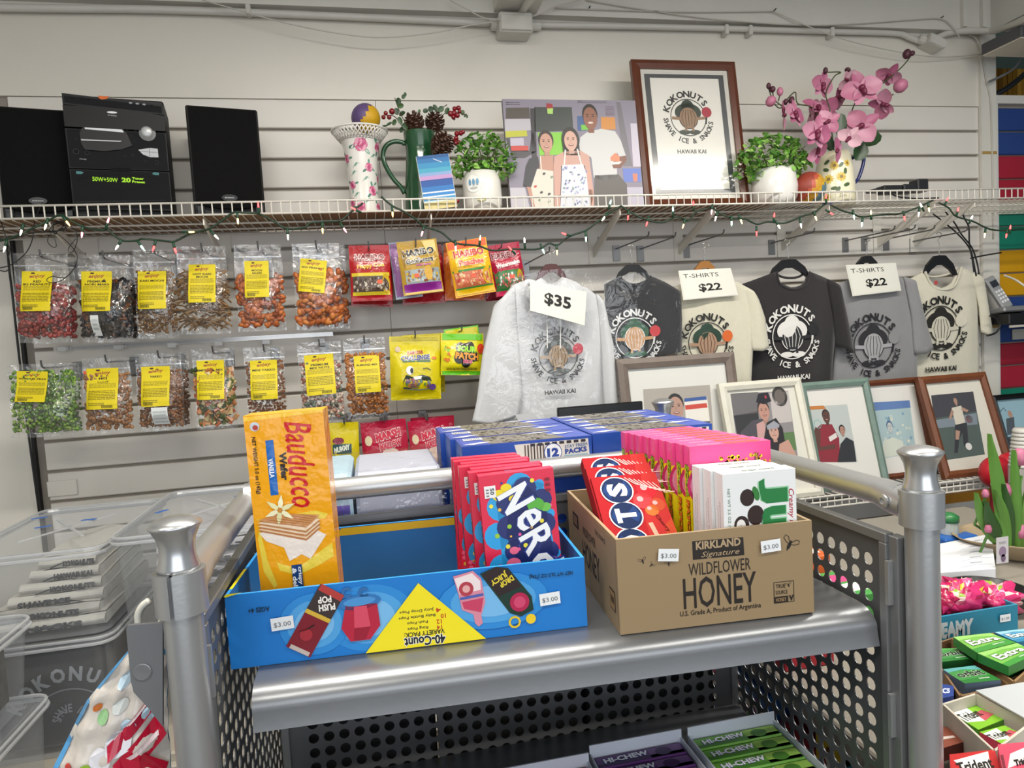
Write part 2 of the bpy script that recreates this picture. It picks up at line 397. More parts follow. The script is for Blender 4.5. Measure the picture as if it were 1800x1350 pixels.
pts = [(-.045, -.018), (.02, -.018), (.034, -.012), (.038, 0), (.034, .012), (.02, .018), (-.045, .018)]
MB().prism(pts, -.03, .03, xf=xf).build('fitting_body', GALV, t, world=True)
MB().prism([(x*.95, z*.9) for x, z in pts], -.034, -.0305, xf=xf).build('cover_plate', GALV, t, world=True)
MB().lathe([(.011, -.07), (.017, -.066), (.017, -.045)], 10, xf=xf @ rot(ry=90)).build('connector', GALV, t, world=True)
for i, (px, py) in enumerate(((437, 14), (1275, 50), (1317, 51), (1460, 54))):
    c = PY(px, py+5, 2.379)
    MB().box(c.x-.008, c.x+.008, 2.363, 2.4, c.z-.016, c.z+.02, b=.003).build('pipe_strap', GALV, None, world=True, loc=c,
        label=['pipe strap on the left run of conduit', 'pipe strap nearest the junction box on the right run', 'tape wrapped pipe strap above the framed emblem', 'pipe strap on the right run above the orchid'][i], cat='pipe strap')
WIRE = mat('#bdbab2', .5)
def wire(label, pts, Y, r=.0022, m=WIRE, name='cable', cat='cable', n=6, group=None):
    w = pxpath(pts, Y, n)
    return MB().tube(w, r, 6).build(name, m, None, world=True, loc=w[0], smooth=True, label=label, cat=cat, group=group)
wire('thin white cable drooping from the ceiling left of the junction box', [(355, 0), (420, 18), (500, 40), (590, 58), (670, 66), (760, 58), (830, 44), (905, 34)], 2.33)
wire('thin white cable dropping from the ceiling to the junction box', [(790, 0), (820, 16), (850, 31), (880, 34), (915, 34)], 2.315)
wire('thin white cable looping right of the rafter to a ceiling nail', [(915, 35), (950, 24), (975, 12), (1000, 5), (1030, -3)], 2.32)
wire('thin white cable strung along the header board from nail to nail', [(975, 14), (1035, 16), (1200, 21), (1360, 20)], 2.352)
wire('thin white cable hanging from nail past the orchid buds to the post', [(1360, 20, 2.35), (1430, 50, 2.34), (1500, 74, 2.34), (1600, 95, 2.35), (1660, 100, 2.37), (1728, 95, 2.38)], 2.36)
wire('thin white cable along header board ending at the corner nail', [(1030, 0), (1120, 15), (1250, 33), (1400, 44), (1500, 42), (1600, 35), (1653, 33), (1675, 48), (1688, 68)], 2.352)
wire('white cable curving down the corner post', [(1700, 60), (1716, 68), (1726, 95), (1733, 140), (1741, 180), (1744, 280), (1746, 420)], 2.383, .003)
for i, (px, py) in enumerate(((1035, 16), (1360, 20), (1653, 33))):
    c = PY(px, py, 2.362); MB().tube([c+Vector((0, .01, 0)), c+Vector((0, -.016, .003))], .0022, 6).build('nail', mat('#2a2622', .5), None, world=True, loc=c,
        label=['dark nail in header board right of the rafter', 'dark nail in header board above the framed emblem', 'dark nail in header board near the corner'][i], cat='nail')
DK = mat('#232428', .4)
t = thing('ceiling_speaker_box', 'dark grey box with white underside under the rafter in the corner', 'box', PY(1770, 80, 2.2))
a = PY(1736, 92, 2.27)
MB().box(a.x, a.x+.25, 2.13, 2.30, a.z+.0, a.z+.042, b=.004).build('housing', mat('#4c4d50', .5), t, world=True)
MB().box(a.x+.004, a.x+.24, 2.135, 2.295, a.z-.004, a.z).build('under_panel', mat('#cbc4b4', .5), t, world=True)
c = Vector((a.x+.12, 2.13, a.z+.025)); MB().box(c.x-.014, c.x+.014, 2.127, 2.1305, c.z-.005, c.z+.004).build('name_plate', mat('#c9c9c9', .4), t, world=True)
def flex(label, pts, Y, r, c1):
    w = pxpath(pts, Y, 14); rr = [r*(1.0 if i % 2 else .82) for i in range(len(w))]
    return MB().tube(w, rr, 9).build('flexible_conduit', mat(c1, .35, .6), None, world=True, loc=w[0], label=label, cat='conduit')
flex('thin silver spiral cable hanging in front of the bamboo blind', [(1738, 144), (1760, 134), (1780, 122), (1793, 106), (1803, 82)], 2.36, .005, '#8e9094')
flex('thick black spiral conduit rising in front of the bamboo blind', [(1745, 168), (1765, 158), (1785, 144), (1815, 118)], 2.5, .012, '#34363a')
# ================================================================= silver cart
X0, X1, YF, YB, ZSH = -.19, .593, .65, 1.338, 1.150
YFL = .678   # the left front post stands a little further back
SIL = mat('#b4b6b8', .36, .75, bump=.04, bscale=220, var=.05, vscale=20)
SILD = mat('#8c8e90', .42, .7, bump=.03, bscale=200, var=.06, vscale=20)
PANELM = mat('#6b6d70', .42, .6, var=.05)
cart = thing('display_cart', 'silver metal display cart with perforated side panels and knob topped posts', 'cart', ((X0+X1)/2, (YF+YB)/2, 0))
RP = .0175
knob = [(0, 0), (.019, 0), (.0185, .004), (.0162, .012), (.0155, .020), (.0170, .030), (.0212, .039), (.0236, .0420), (.0234, .0440), (.018, .0475), (.010, .0500), (0, .0508)]
for (x, y) in ((X0, YFL), (X1, YF), (X0, YB), (X1, YB)):
    p = MB().lathe([(RP, .04), (RP, 1.30)], 24, cap=True, xf=Matrix.Translation((x, y, 0))).build('post', SIL, cart, world=True, ang=40)
    MB().lathe(knob, 28, xf=Matrix.Translation((x, y, 1.302))).build('knob', mat('#c0c2c4', .3, .85, var=.08, vscale=40), p, world=True, smooth=True)
    MB().lathe([(.006, 0), (.0105, .0), (.0105, .02), (0, .02)], 12, xf=Matrix.Translation((x, y, .02))).build('caster_stem', SILD, p, world=True)
    # clamp collar with split
    s = -1 if x < 0 else 1
    b = MB(); n = 30; r0, r1 = RP+.0003, RP+.0055; gap = math.radians(5)
    ga = math.radians(-97 if x < 0 else -52)
    vs = []; fs = []
    for i in range(n+1):
        w = ga+gap+(2*math.pi-2*gap)*i/n
        for (r, z) in ((r0, 1.262), (r1, 1.262), (r1, 1.302), (r0, 1.302)): vs.append((x+r*math.cos(w), y+r*math.sin(w), z))
    for i in range(n):
        for k in range(4): fs.append((4*i+k, 4*i+(k+1) % 4, 4*i+4+(k+1) % 4, 4*i+4+k))
    fs += [(0, 3, 2, 1), (4*n, 4*n+1, 4*n+2, 4*n+3)]
    b.add(vs, fs); b.build('collar', SIL, p, world=True, ang=40)
RT = .0165
for x, yq in ((X0, YFL), (X1, YF)):
    r = MB().tube([(x, yq+.028, 1.287), (x, YB-.03, 1.287)], RT, 20).build('side_rail', SIL, cart, world=True, ang=40)
    for y0, y1, s in ((yq+.014, yq+.06, 1), (YB-.014, YB-.06, -1)):
        MB().tube([(x, y0, 1.282), (x, (y0+y1)/2, 1.284), (x, y1, 1.287)], [.0195, .0192, .0175], 16).build('rail_socket', SIL, r, world=True, ang=40)
    yb = yq+.034
    MB().lathe([(0, 0), (.0075, 0), (.0075, .0025), (.004, .003), (.004, .0015), (0, .0015)], 14, xf=Matrix.Translation((x-.0192, yb, 1.284)) @ rot(ry=-90)).build('bolt', SIL, r, world=True)
YM = 1.03
MB().tube([(X0+.01, YM, 1.291), (X1-.01, YM, 1.291)], .0165, 20).build('cross_rail', SIL, cart, world=True, ang=40)
for x, s in ((X0, 1), (X1, -1)):
    MB().tube([(x, YM, 1.289), (x+s*.02, YM, 1.29), (x+s*.05, YM, 1.291)], [.024, .021, .0175], 18).build('cross_rail_socket', SIL, cart, world=True, ang=50)
def perforated(name, parent, M, w, h, pitch, rad, mx, my, material=PANELM):
    """sheet with a square grid of round holes, real openings; local x = width, z = height"""
    nx = int((w-2*mx)/pitch); nz = int((h-2*my)/pitch); mxx = (w-nx*pitch)/2; myy = (h-nz*pitch)/2
    b = MB(); n = 12; V = []; Fc = []
    for i in range(nx):
        for j in range(nz):
            cx = mxx+(i+.5)*pitch; cz = myy+(j+.5)*pitch; o = len(V); hp = pitch/2
            sq = []
            for k in range(n):
                a = 2*math.pi*(k+.5)/n; V.append((cx+rad*math.cos(a), 0, cz+rad*math.sin(a)))
            V += [(cx+hp, 0, cz+hp), (cx-hp, 0, cz+hp), (cx-hp, 0, cz-hp), (cx+hp, 0, cz-hp)]
            for q in range(4):
                c = o+n+q; c2 = o+n+(q+1) % 4
                ks = [(q*3+d+1) % n for d in range(-0, 3)]
                ring = [o+(q*3+d) % n for d in (0, 1, 2, 3)]
                Fc.append((c, ring[1], ring[0])) if False else None
                Fc.append((c, c2, ring[2], ring[1])); Fc.append((c2, ring[3], ring[2])) if False else None
                Fc.append((c, ring[1], o+(q*3) % n)); Fc.append((c2, o+(q*3+3) % n, ring[2]))
    b.add(V, Fc)
    b2 = b.add([(0, 0, 0), (w, 0, 0), (w, 0, h), (0, 0, h), (mxx, 0, myy), (w-mxx, 0, myy), (w-mxx, 0, h-myy), (mxx, 0, h-myy)],
               [(0, 1, 5, 4), (1, 2, 6, 5), (2, 3, 7, 6), (3, 0, 4, 7)])
    b.v = [M @ p for p in b.v]
    o = b.build(name, material, parent, world=True)
    md = o.modifiers.new('thick', 'SOLIDIFY'); md.thickness = .0014; md.offset = 0
    return o
def frame(parent, M, w, h, t=.012, d=.012):
    b = MB()
    for x0, x1, z0, z1 in ((-t, w+t, -t, 0), (-t, w+t, h, h+t), (-t, 0, 0, h), (w, w+t, 0, h)): b.box(x0, x1, -d/2, d/2, z0, z1, b=.0012)
    b.v = [M @ p for p in b.v]; return b.build('panel_frame', SILD, parent, world=True)
for x, s, yq in ((X0+.006, 1, YFL), (X1-.018, -1, YF)):
    PW = YB-yq-.075
    M = Matrix.Translation((x, yq+.040, .25)) @ rot(rz=90)
    pn = perforated('side_panel', cart, M, PW, .985, .0226, .0079, .012, .012)
    frame(pn, M, PW, .985)
    xp = X0+.006 if s > 0 else X1-.017
    for z in (1.21, 1.05, .80):
        pts = [(-.022, -.018), (-.016, -.026), (.004, -.026), (.004, .026), (-.016, .026), (-.022, .018)]
        MB().prism([(s*a, c) for a, c in pts], -.0025, .0025, xf=Matrix.Translation((xp+s*.006, yq+.024, z-.02))).build('mounting_tab', SIL, pn, world=True)
# centre divider
M = Matrix.Translation((X0+.03, YM+.012, .25)); pn = perforated('centre_panel', cart, M, X1-X0-.06, .985, .0226, .0079, .014, .012); frame(pn, M, X1-X0-.06, .985)
# shelves with rolled front edge
def shelf(z, y0, y1, xa, xb):
    yl = y0+.034; sk = lambda y: (y1-y)/(y1-y0)
    pts = [(y1, z-.002), (y1, z)]
    pts += [(y0+.050, z)]
    rr = .021
    for k in range(0, 9):
        a = math.radians(90+k*95/8); pts.append((y0+.036+rr*1.5*math.cos(a), z-rr+rr*math.sin(a)))
    pts += [(y0+.001, z-.042), (y0+.006, z-.043), (y0+.006, z-.036)]
    inner = [(y0+.010, z-.02), (y0+.03, z-.004), (y0+.05, z-.003)]
    n = len(pts); b = MB(); al = pts+inner; n = len(al)
    vs = [(xa, y+.036*sk(y), q) for y, q in al]+[(xb, y, q) for y, q in al]
    b.add(vs, [tuple(range(n-1, -1, -1)), tuple(range(n, 2*n))]+[(i, (i+1) % n, (i+1) % n+n, i+n) for i in range(n)])
    return b.build('shelf', mat('#808285', .32, .6, bump=.02, bscale=150, var=.05, vscale=14), cart, world=True, ang=35)
shelf(ZSH, .687, YM, X0+.043, X1-.026)
ZS2 = .855
shelf(ZS2, .69, YM, X0+.043, X1-.026)
shelf(.40, .69, YM, X0+.043, X1-.026)
MB().box(X0+.03, X1-.03, YM+.02, YB-.02, ZSH-.03, ZSH-.022).build('rear_shelf', SILD, cart, world=True)
MB().box(X0+.03, X1-.03, YM+.02, YB-.02, .6, .608).build('rear_shelf', SILD, cart, world=True)
for (x, y) in ((X0, YFL), (X1, YF), (X0, YB), (X1, YB)):
    MB().lathe([(0, -.01), (.02, -.01), (.022, 0), (.02, .01), (0, .01)], 18, xf=Matrix.Translation((x, y+.012, .022)) @ rot(ry=90)).build('caster_wheel', mat('#1c1c1e', .6), cart, world=True)
# bracket plate on the left front post
A = [(240, 1097), (287, 1094), (287, 1275), (262, 1243), (236, 1215), (231, 1195), (223, 1105), (226, 1098)]
q = [PY(a, b, YFL+.01) for a, b in A]
MB().prism([(p.x, p.z) for p in q], YFL+.008, YFL+.012).build('bracket_plate', mat('#77797c', .5, .5), cart, world=True)
c = PY(250, 1181, YFL+.008)
MB().lathe([(.008, 0), (.0085, .001), (.0075, .0014), (0, .0012)], 20, xf=Matrix.Translation(c) @ rot(rx=90)).build('bracket_rivet', mat('#7f8184', .4, .5), cart, world=True)

# sheet flange between the right panel and its post, dark boxes added at the rear to darken the panel holes
MB().box(X1-.020, X1-.006, YF+.014, YF+.030, .24, 1.245, b=.001).build('panel_flange', SILD, cart, world=True)
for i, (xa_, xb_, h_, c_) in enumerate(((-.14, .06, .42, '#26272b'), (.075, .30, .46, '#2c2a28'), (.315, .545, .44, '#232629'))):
    MB().box(xa_, xb_, 1.075, 1.30, .6085, .6085+h_, b=.003).build('filler_carton', mat(c_, .6), None, world=True, loc=((xa_+xb_)/2, 1.19, .6085), label=['dark filler carton added behind the centre panel holes, left', 'dark filler carton added behind the centre panel holes, middle', 'dark filler carton added behind the centre panel holes, right'][i], cat='carton', group='dark filler cartons')
# ================================================================= goods on the cart
CARD = mat('#a9845a', .75, bump=.08, bscale=120, var=.08, vscale=60)
def price_tag(parent, fn, u, v, w=.024, h=.014, ang=0, t='$3.00'):
    p = PR(fn); p.L = 14
    ca, sa = math.cos(math.radians(ang)), math.sin(math.radians(ang))
    p.poly([(u+x*ca-y*sa, v+x*sa+y*ca) for x, y in ((-w/2, -h/2), (w/2, -h/2), (w/2, h/2), (-w/2, h/2))], '#eceff2')
    p.up().txt(t, u, v-.0012, w*.76, h*.42, '#6d7076', ang, .004)
    return p.build('price_tag', parent, PRM)
def open_box(name, label, FL, FR, depth, h, t, outer, inner, edge, floor_c='#a58b66', hb=None):
    """open carton; local x along the front, y to the back"""
    FL = Vector(FL); FR = Vector(FR); w = (FR-FL).length; a = math.degrees(math.atan2(FR.y-FL.y, FR.x-FL.x))
    T = thing(name, label, 'box', FL, rot(rz=a)); hb = hb or h
    def wallp(nm, x0, x1, y0, y1, z1, co):
        b = MB(); vs = [(x0, y0, 0), (x1, y0, 0), (x1, y1, 0), (x0, y1, 0), (x0, y0, z1), (x1, y0, z1), (x1, y1, z1), (x0, y1, z1)]
        for f, c in zip([(3, 2, 1, 0), (4, 5, 6, 7), (0, 1, 5, 4), (1, 2, 6, 5), (2, 3, 7, 6), (3, 0, 4, 7)], co): b.add([vs[i] for i in f], [(0, 1, 2, 3)], c)
        return b.build(nm, PRM, T)
    wallp('front_wall', 0, w, 0, t, h, (outer, edge, outer, outer, inner, outer))
    wallp('back_wall', 0, w, depth-t, depth, hb, (outer, edge, inner, outer, outer, outer))
    wallp('side_wall', 0, t, t, depth-t, h, (outer, edge, outer, inner, outer, outer))
    wallp('side_wall', w-t, w, t, depth-t, h, (outer, edge, outer, outer, outer, inner))
    MB().box(t, w-t, t, depth-t, .0, .003, floor_c).build('base', PRM, T)
    return T, w
# ---- blue variety pack tray
BFL, BFR = (-.177, .787, ZSH+.0005), (.230, .764, ZSH+.0005)
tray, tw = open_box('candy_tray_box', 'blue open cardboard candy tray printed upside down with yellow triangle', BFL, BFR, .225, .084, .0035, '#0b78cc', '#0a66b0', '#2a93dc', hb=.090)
k = tw/632.0
def BU(x, y):   # pixel of the photo's front face -> face coordinates
    f = (x-400)/632.0; top = 1045-60*f; bot = 1183-77*f
    return f*tw, (bot-y)/(bot-top)*.084
fn = FRONT(0)
p = PR(fn)
for j_, (cx, cy, rx, ry) in enumerate(((640, 1090, 78, 60), (545, 1100, 60, 55), (860, 1060, 100, 52))):
    u, v = BU(cx, cy)
    for i, c in enumerate(('#2a8ad6', '#4fa2e0', '#78b9ea')):
        s_ = 1-.22*i
        pts = []
        for q in range(24):
            uu = u+rx*s_*k*math.cos(q*math.pi/12); vv = min(max(v+ry*s_*k*math.sin(q*math.pi/12), .001), .083); pts.append((uu, vv))
        p.poly(pts, c, i+3*j_)
p.L = 10
p.poly([BU(728, 1027), BU(628, 1154), BU(842, 1128)], '#f4e21c')
p.poly([BU(400, 1045), BU(404, 1041), BU(430, 1038), BU(402, 1047)], '#f4e21c')
u, v = BU(455, 1071); p.txt('AGES 4+', u, v, .023, .0055, '#0d2233', 180, .02)
u, v = BU(968, 1014); p.txt('NET WT 26.0 OZ (736g)', u, v, .052, .0058, '#0d2233', 180, .02)
u, v = BU(733, 1131); p.up().txt('40-Count', u, v, .047, .0115, '#101214', 180, .03, outline='#ffffff')
u, v = BU(733, 1117.5); p.txt('VARIETY PACK:', u, v, .046, .0056, '#15181c', 180, .02)
for i, (n_, t_) in enumerate((('14', 'Ring Pops'), ('12', 'Push Pops'), ('10', 'Baby Bottle Pops'), ('4', 'Juicy Drop Pops'))):
    u, v = BU(768 if i == 2 else 760, 1107-10.4*i); p.txt(n_, u, v, .006, .0052, '#c33a1e', 180, .02)
    u, v = BU(722, 1108-10.4*i); p.txt(t_, u, v, .0026*len(t_), .0042, '#20242a', 180, .01)
# push pop can
def quad_along(p, a, b, w, col, L=0, taper=1):
    ua, va = a; ub, vb = b; l = math.hypot(ub-ua, vb-va); nx, ny = -(vb-va)/l*w/2, (ub-ua)/l*w/2
    p.poly([(ua+nx, va+ny), (ua-nx, va-ny), (ub-nx*taper, vb-ny*taper), (ub+nx*taper, vb+ny*taper)], col, L)
a = BU(514, 1150); m1 = BU(553, 1082); b = BU(580, 1036)
quad_along(p, a, m1, 46*k, '#7f1626'); quad_along(p, BU(515, 1150), BU(519, 1143), 36*k, '#c8b9b0', 1); quad_along(p, m1, b, 46*k, '#3a2c2c')
quad_along(p, BU(550, 1087), BU(554, 1080), 46*k, '#d7b23c', 1); quad_along(p, BU(574, 1047), BU(581, 1036), 44*k, '#b23a34', 1)
u, v = BU(564, 1062); p.up(2).txt('PUSH', u+.003, v-.004, .018, .008, '#f3efe8', 242-90+30, .04); p.txt('POP', u+.001, v+.005, .015, .008, '#f3efe8', 182, .04)
p.circ(*BU(530, 1118), .007, '#a82a36'); p.line([BU(520, 1112), BU(532, 1108), BU(545, 1100)], .0016, '#2a0d12'); p.L = 11
# ring pop
p.poly([BU(x, y) for x, y in ((600, 1066), (654, 1062), (657, 1102), (638, 1128), (604, 1132), (590, 1108))], '#b81f3c')
p.poly([BU(x, y) for x, y in ((614, 1068), (636, 1066), (640, 1104), (612, 1107))], '#d64a63', 1)
p.poly([BU(x, y) for x, y in ((612, 1107), (640, 1104), (630, 1128), (610, 1130))], '#9a1430', 1)
u, v = BU(624, 1060); p.circ(u, v, .024, '#2f74b8', .0085, 3); p.circ(u, v+.001, .018, '#4b93d2', .005, 3, L=1)
for x in (604, 633): u, v = BU(x, 1042); p.ring(u, v, .003, .0062, '#2d6aa8', 30, 330)
# bottle pop
p.poly([BU(x, y) for x, y in ((790, 1016), (826, 1006), (840, 1020), (845, 1062), (836, 1086), (838, 1100), (830, 1106), (824, 1100), (822, 1084), (802, 1076), (798, 1050))], '#d98aa0')
p.poly([BU(x, y) for x, y in ((792, 1020), (824, 1010), (838, 1024), (838, 1040), (800, 1048))], '#efdfe2', 1)
p.circ(*BU(812, 1038), .0085, '#b43a4a', L=2); p.circ(*BU(812, 1038), .0045, '#e3a9a8', L=3)
p.line([BU(800, 1056), BU(842, 1048)], .003, '#4a5fb0', 2); p.poly([BU(x, y) for x, y in ((803, 1062), (842, 1054), (836, 1080), (806, 1074))], '#c83f62', 1)
# juicy drop pop
p.poly([BU(x, y) for x, y in ((838, 1012), (868, 999), (890, 1002), (930, 1052), (932, 1076), (908, 1088), (888, 1082))], '#14352c')
p.poly([BU(x, y) for x, y in ((842, 1013), (868, 1000), (889, 1003), (912, 1034), (870, 1052))], '#2a1a1c', 1)
u, v = BU(873, 1022); p.txt('JUICY', u-.001, v+.002, .022, .0085, '#e8d23a', 118+90, .04, L=2); u, v = BU(884, 1024); p.txt('DROP', u+.001, v-.001, .018, .0072, '#e8d23a', 208, .04, L=2)
p.circ(*BU(907, 1062), .0115, '#b51d4e', L=2); p.circ(*BU(907, 1062), .007, '#d0456d', L=3)
u, v = BU(896, 1098); p.ring(u, v, .005, .0075, '#e8c21c', n=9); u, v = BU(926, 1092); p.circ(u, v, .006, '#f0cb24')
p.build('front_print', tray)
for x, y in ((492, 1096), (963, 1056)): u, v = BU(x, y); price_tag(tray, fn, u, v, .0245, .0145, 3)
# yellow band inside the back wall and on the left wall's edge
q = PR(flat((0, .225-.0035, 0), (1, 0, 0), (0, 0, 1))); q.poly([(.105, .089), (.093, .078), (tw-.02, .078), (tw-.02, .089)], '#c9a91c'); q.build('back_band', tray)
q = PR(lambda u, v, d: Vector((v, u, .084+d))); q.poly([(.02, .0), (.09, .0), (.09, .0035), (.02, .0035)], '#f0e01c'); q.build('edge_band', tray)
TM = WORLDM[tray]
def TL(x, y, z): return TM @ Vector((x, y, z))
# ---- carton builder
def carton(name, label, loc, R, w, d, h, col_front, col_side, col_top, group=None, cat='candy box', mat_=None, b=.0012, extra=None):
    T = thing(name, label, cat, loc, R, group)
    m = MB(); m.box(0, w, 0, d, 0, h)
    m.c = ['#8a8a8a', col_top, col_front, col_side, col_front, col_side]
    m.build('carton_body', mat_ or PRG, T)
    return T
def side_fn(): return lambda u, v, d: Vector((-d, u, v))       # left side, u = y (0 front)
def top_fn(h): return lambda u, v, d: Vector((u, v, h+d))
# ---- wafer pack
WH = .272; ww = .0915
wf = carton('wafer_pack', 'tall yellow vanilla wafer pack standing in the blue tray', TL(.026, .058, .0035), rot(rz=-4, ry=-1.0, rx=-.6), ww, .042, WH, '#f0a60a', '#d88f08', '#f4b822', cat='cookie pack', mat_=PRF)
p = PR(FRONT(0))
def WU(x, y): # photo px -> face
    t = (y-722)/(1037-722); xl = 447+7*t; xr = 581+12*t
    return (x-xl)/(xr-xl)*ww, WH-(y-722)/315*(.2135)
def wpoly(pts, c, L=0): p.poly([WU(*q) for q in pts], c, L)
wpoly([(447, 724), (581, 722), (581, 727), (447, 732)], '#f6c63a')
for pts in ([(460, 920), (470, 980), (484, 1026), (478, 1030), (462, 1000), (456, 940)], [(474, 950), (486, 985), (520, 1000), (560, 975), (585, 960), (586, 985), (555, 1000), (520, 1012), (490, 1000)], [(455, 905), (470, 915), (575, 915), (580, 908), (560, 900)]):
    wpoly(pts, '#ecd24a')
wpoly([(459, 930), (475, 925), (520, 945), (560, 935), (575, 945), (560, 965), (545, 985), (530, 975), (508, 985), (500, 960), (470, 945)], '#eee2d8', 1)
for i, (c, dy) in enumerate((('#b8794a', 36), ('#e8c6a0', 30), ('#b8794a', 24), ('#ecd0b0', 18), ('#b87f50', 12), ('#edd2b4', 6))):
    wpoly([(458, 908+dy*.5), (505, 900+dy*.3), (566, 912+dy*.55), (540, 930+dy*.6)], c, 2+i)
wpoly([(458, 906), (500, 898), (566, 908), (542, 928)], '#c98d58', 8)
for j in range(6): p.line([WU(462+j*14, 906-1.0*j+2), WU(540+j*4, 926-3*j)], .0006, '#a56a38', 9)
p.L = 10
for a_ in range(6):
    w_ = math.radians(a_*60+20); cu, cv = WU(498, 892)
    p.poly([(cu+.002*math.cos(w_+1.5), cv+.002*math.sin(w_+1.5)), (cu+.010*math.cos(w_+.3), cv+.010*math.sin(w_+.3)), (cu+.019*math.cos(w_), cv+.019*math.sin(w_)), (cu+.010*math.cos(w_-.3), cv+.010*math.sin(w_-.3)), (cu+.002*math.cos(w_-1.5), cv+.002*math.sin(w_-1.5))], '#f2eec6' if a_ % 2 else '#e6e0ac')
p.circ(cu, cv, .003, '#c98a3a', L=1)
p.L = 2
u, v = WU(539, 815); p.txt('Bauducco', u, v, .104, .031, '#c8141c', -90, .012, .3)
u, v = WU(509, 816); p.txt('Wafer', u, v, .034, .0085, '#2a1a12', -90, .05)
u0, v0 = WU(481, 768); u1, v1 = WU(497, 865); p.rect(u0, v1, u1, v0, '#1465b8')
u, v = WU(488, 817); p.up().txt('VANILLA', u, v, .023, .0055, '#f4f6fa', -90, .03)
u, v = WU(462, 810); p.txt('NET WEIGHT 5.0 oz (142g)', u, v, .068, .0058, '#2a1c10', -90, .02)
p.circ(*WU(465, 742), .0055, '#c9d4dc'); p.circ(*WU(466, 744), .0032, '#b5483e', L=1)
u0, v0 = WU(511, 992); u1, v1 = WU(530, 1032); p.L = 9; p.rect(u0, v1-.02, u1, v0, '#1d3f78')
u, v = WU(516, 1012); p.up().txt('& delicate', u, v-.012, .044, .0052, '#e9eef4', -90, .03); u, v = WU(525, 1012); p.txt('crispy', u, v, .022, .0052, '#e9eef4', -90, .03)
p.build('front_print', wf, PRF)
# ---- bright pink/blue tangy candy boxes ("Nerds")
NW, NH, ND = .094, .178, .019
def nerds_print(T):
    p = PR(FRONT(0)); w, h = NW, NH
    rr = random.Random(5)
    cl = [(.020, .05), (.018, .09), (.024, .125), (.05, .155), (.075, .15), (.085, .11), (.088, .06), (.083, .02), (.05, .01)]
    for cx, cy in cl:
        p.circ(cx, min(cy+.012, .16), .017 if cx < .07 else .006, '#2aa2e2', n=14)
    p.poly([(.02, .02), (.02, .145), (.05, .172), (.08, .16), (.09, .03)], '#2aa2e2')
    p.L = 2
    for cx, cy, r in ((.035, .125, .016), (.056, .14, .015), (.076, .125, .013), (.032, .095, .015), (.04, .065, .016), (.055, .035, .018), (.078, .095, .013), (.08, .06, .012), (.075, .03, .014), (.06, .1, .022)):
        p.circ(cx, cy+.016, r, '#1e2a6e', n=14)
    p.poly([(.028, .10), (.035, .145), (.06, .16), (.08, .135), (.085, .07), (.075, .03), (.05, .035)], '#1e2a6e')
    p.L = 3
    p.speck(.004, .0, .03, .065, 60, .0026, ['#e8483c', '#f0a63a', '#f26d9a', '#e7d23a', '#7aa83a', '#d83a78'], 3)
    p.speck(.01, .08, .09, .17, 26, .0024, ['#2b3a90', '#9ccc3a', '#f0b93a', '#e9589a', '#f4e43a'], 8)
    p.L = 5
    # plain coloured blobs where the cartoon figures are
    for cx, cy, c, r in ((.024, .152, '#f2d91c', .009), (.033, .160, '#f2d91c', .007), (.041, .146, '#f2d91c', .006), (.068, .135, '#58b23a', .011), (.080, .131, '#6cc04a', .007), (.034, .066, '#ee6a8e', .009), (.036, .082, '#ee6a8e', .006), (.083, .062, '#6a5aa8', .009), (.079, .05, '#7e6cba', .008)):
        p.circ(cx, cy, r, c, r*.8, n=12)
    p.L = 6
    for ch, cx, cy, hh in (('N', .044, .146, .040), ('e', .058, .119, .034), ('R', .066, .092, .040), ('d', .076, .064, .040), ('s', .085, .039, .03)):
        p.txt(ch, cx, cy, .027 if ch != 'e' else .022, hh, '#f6f8fb', -67, .018 if ch in 'edRs' else .035, outline='#26388a', ow=.03)
    p.rect(.006, .150, .020, .165, '#f2f2f2'); p.up(2).txt('50', .0155, .158, .008, .005, '#30343a', -90, .02); p.lines(.008, .152, .0115, .163, 3, '#7a7e86')
    p.txt('rainbow', .022, .008, .04, .012, '#f7f7f7', -64, .06, outline='#5a1f4a')
    p.txt('CANDY', .045, .03, .012, .004, '#e8ecf4', -64, .02); p.lines(.082, .150, .088, .170, 3, '#7c1430')
    p.build('front_print', T)
    s = PR(side_fn()); s.rect(.001, .001, ND-.001, NH-.001, '#cf1640'); s.up().txt('NET WT 5 OZ', ND/2, NH*.8, .03, .006, '#f2c9d2', -90, .02); s.txt('Nerds', ND/2, .09, .05, .011, '#2b2c78', -90, .05, outline='#f4f4f8'); s.build('side_print', T)
nb = None
poss = [(.297, .040, 0, -2.2), (.286, .066, .002, -1.6), (.289, .088, .004, -.8), (.276, .110, .003, -1.2), (.279, .132, .006, -.6), (.270, .155, .008, -.2), (.267, .178, .010, .2)]
side = ['nearest pink tangy candy box in the blue tray, front fully shown', 'second pink tangy candy box from the front in the blue tray', 'third pink tangy candy box from the front in the blue tray', 'middle pink tangy candy box of the seven in the blue tray',
        'third pink tangy candy box from the back in the blue tray', 'second pink tangy candy box from the back in the blue tray', 'rearmost pink tangy candy box in the blue tray']
for i, (x, y, dz, ry) in enumerate(poss):
    M = Matrix.Translation(TL(x, y, .0045+dz*.0)) @ rot(rz=-3.2, ry=ry*0.8, rx=-2)
    if nb is None:
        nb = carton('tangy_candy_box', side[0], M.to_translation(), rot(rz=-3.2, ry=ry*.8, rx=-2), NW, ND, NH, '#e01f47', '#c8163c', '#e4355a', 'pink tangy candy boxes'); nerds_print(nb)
    else: c = copy_tree(nb, M); c['label'] = side[i]
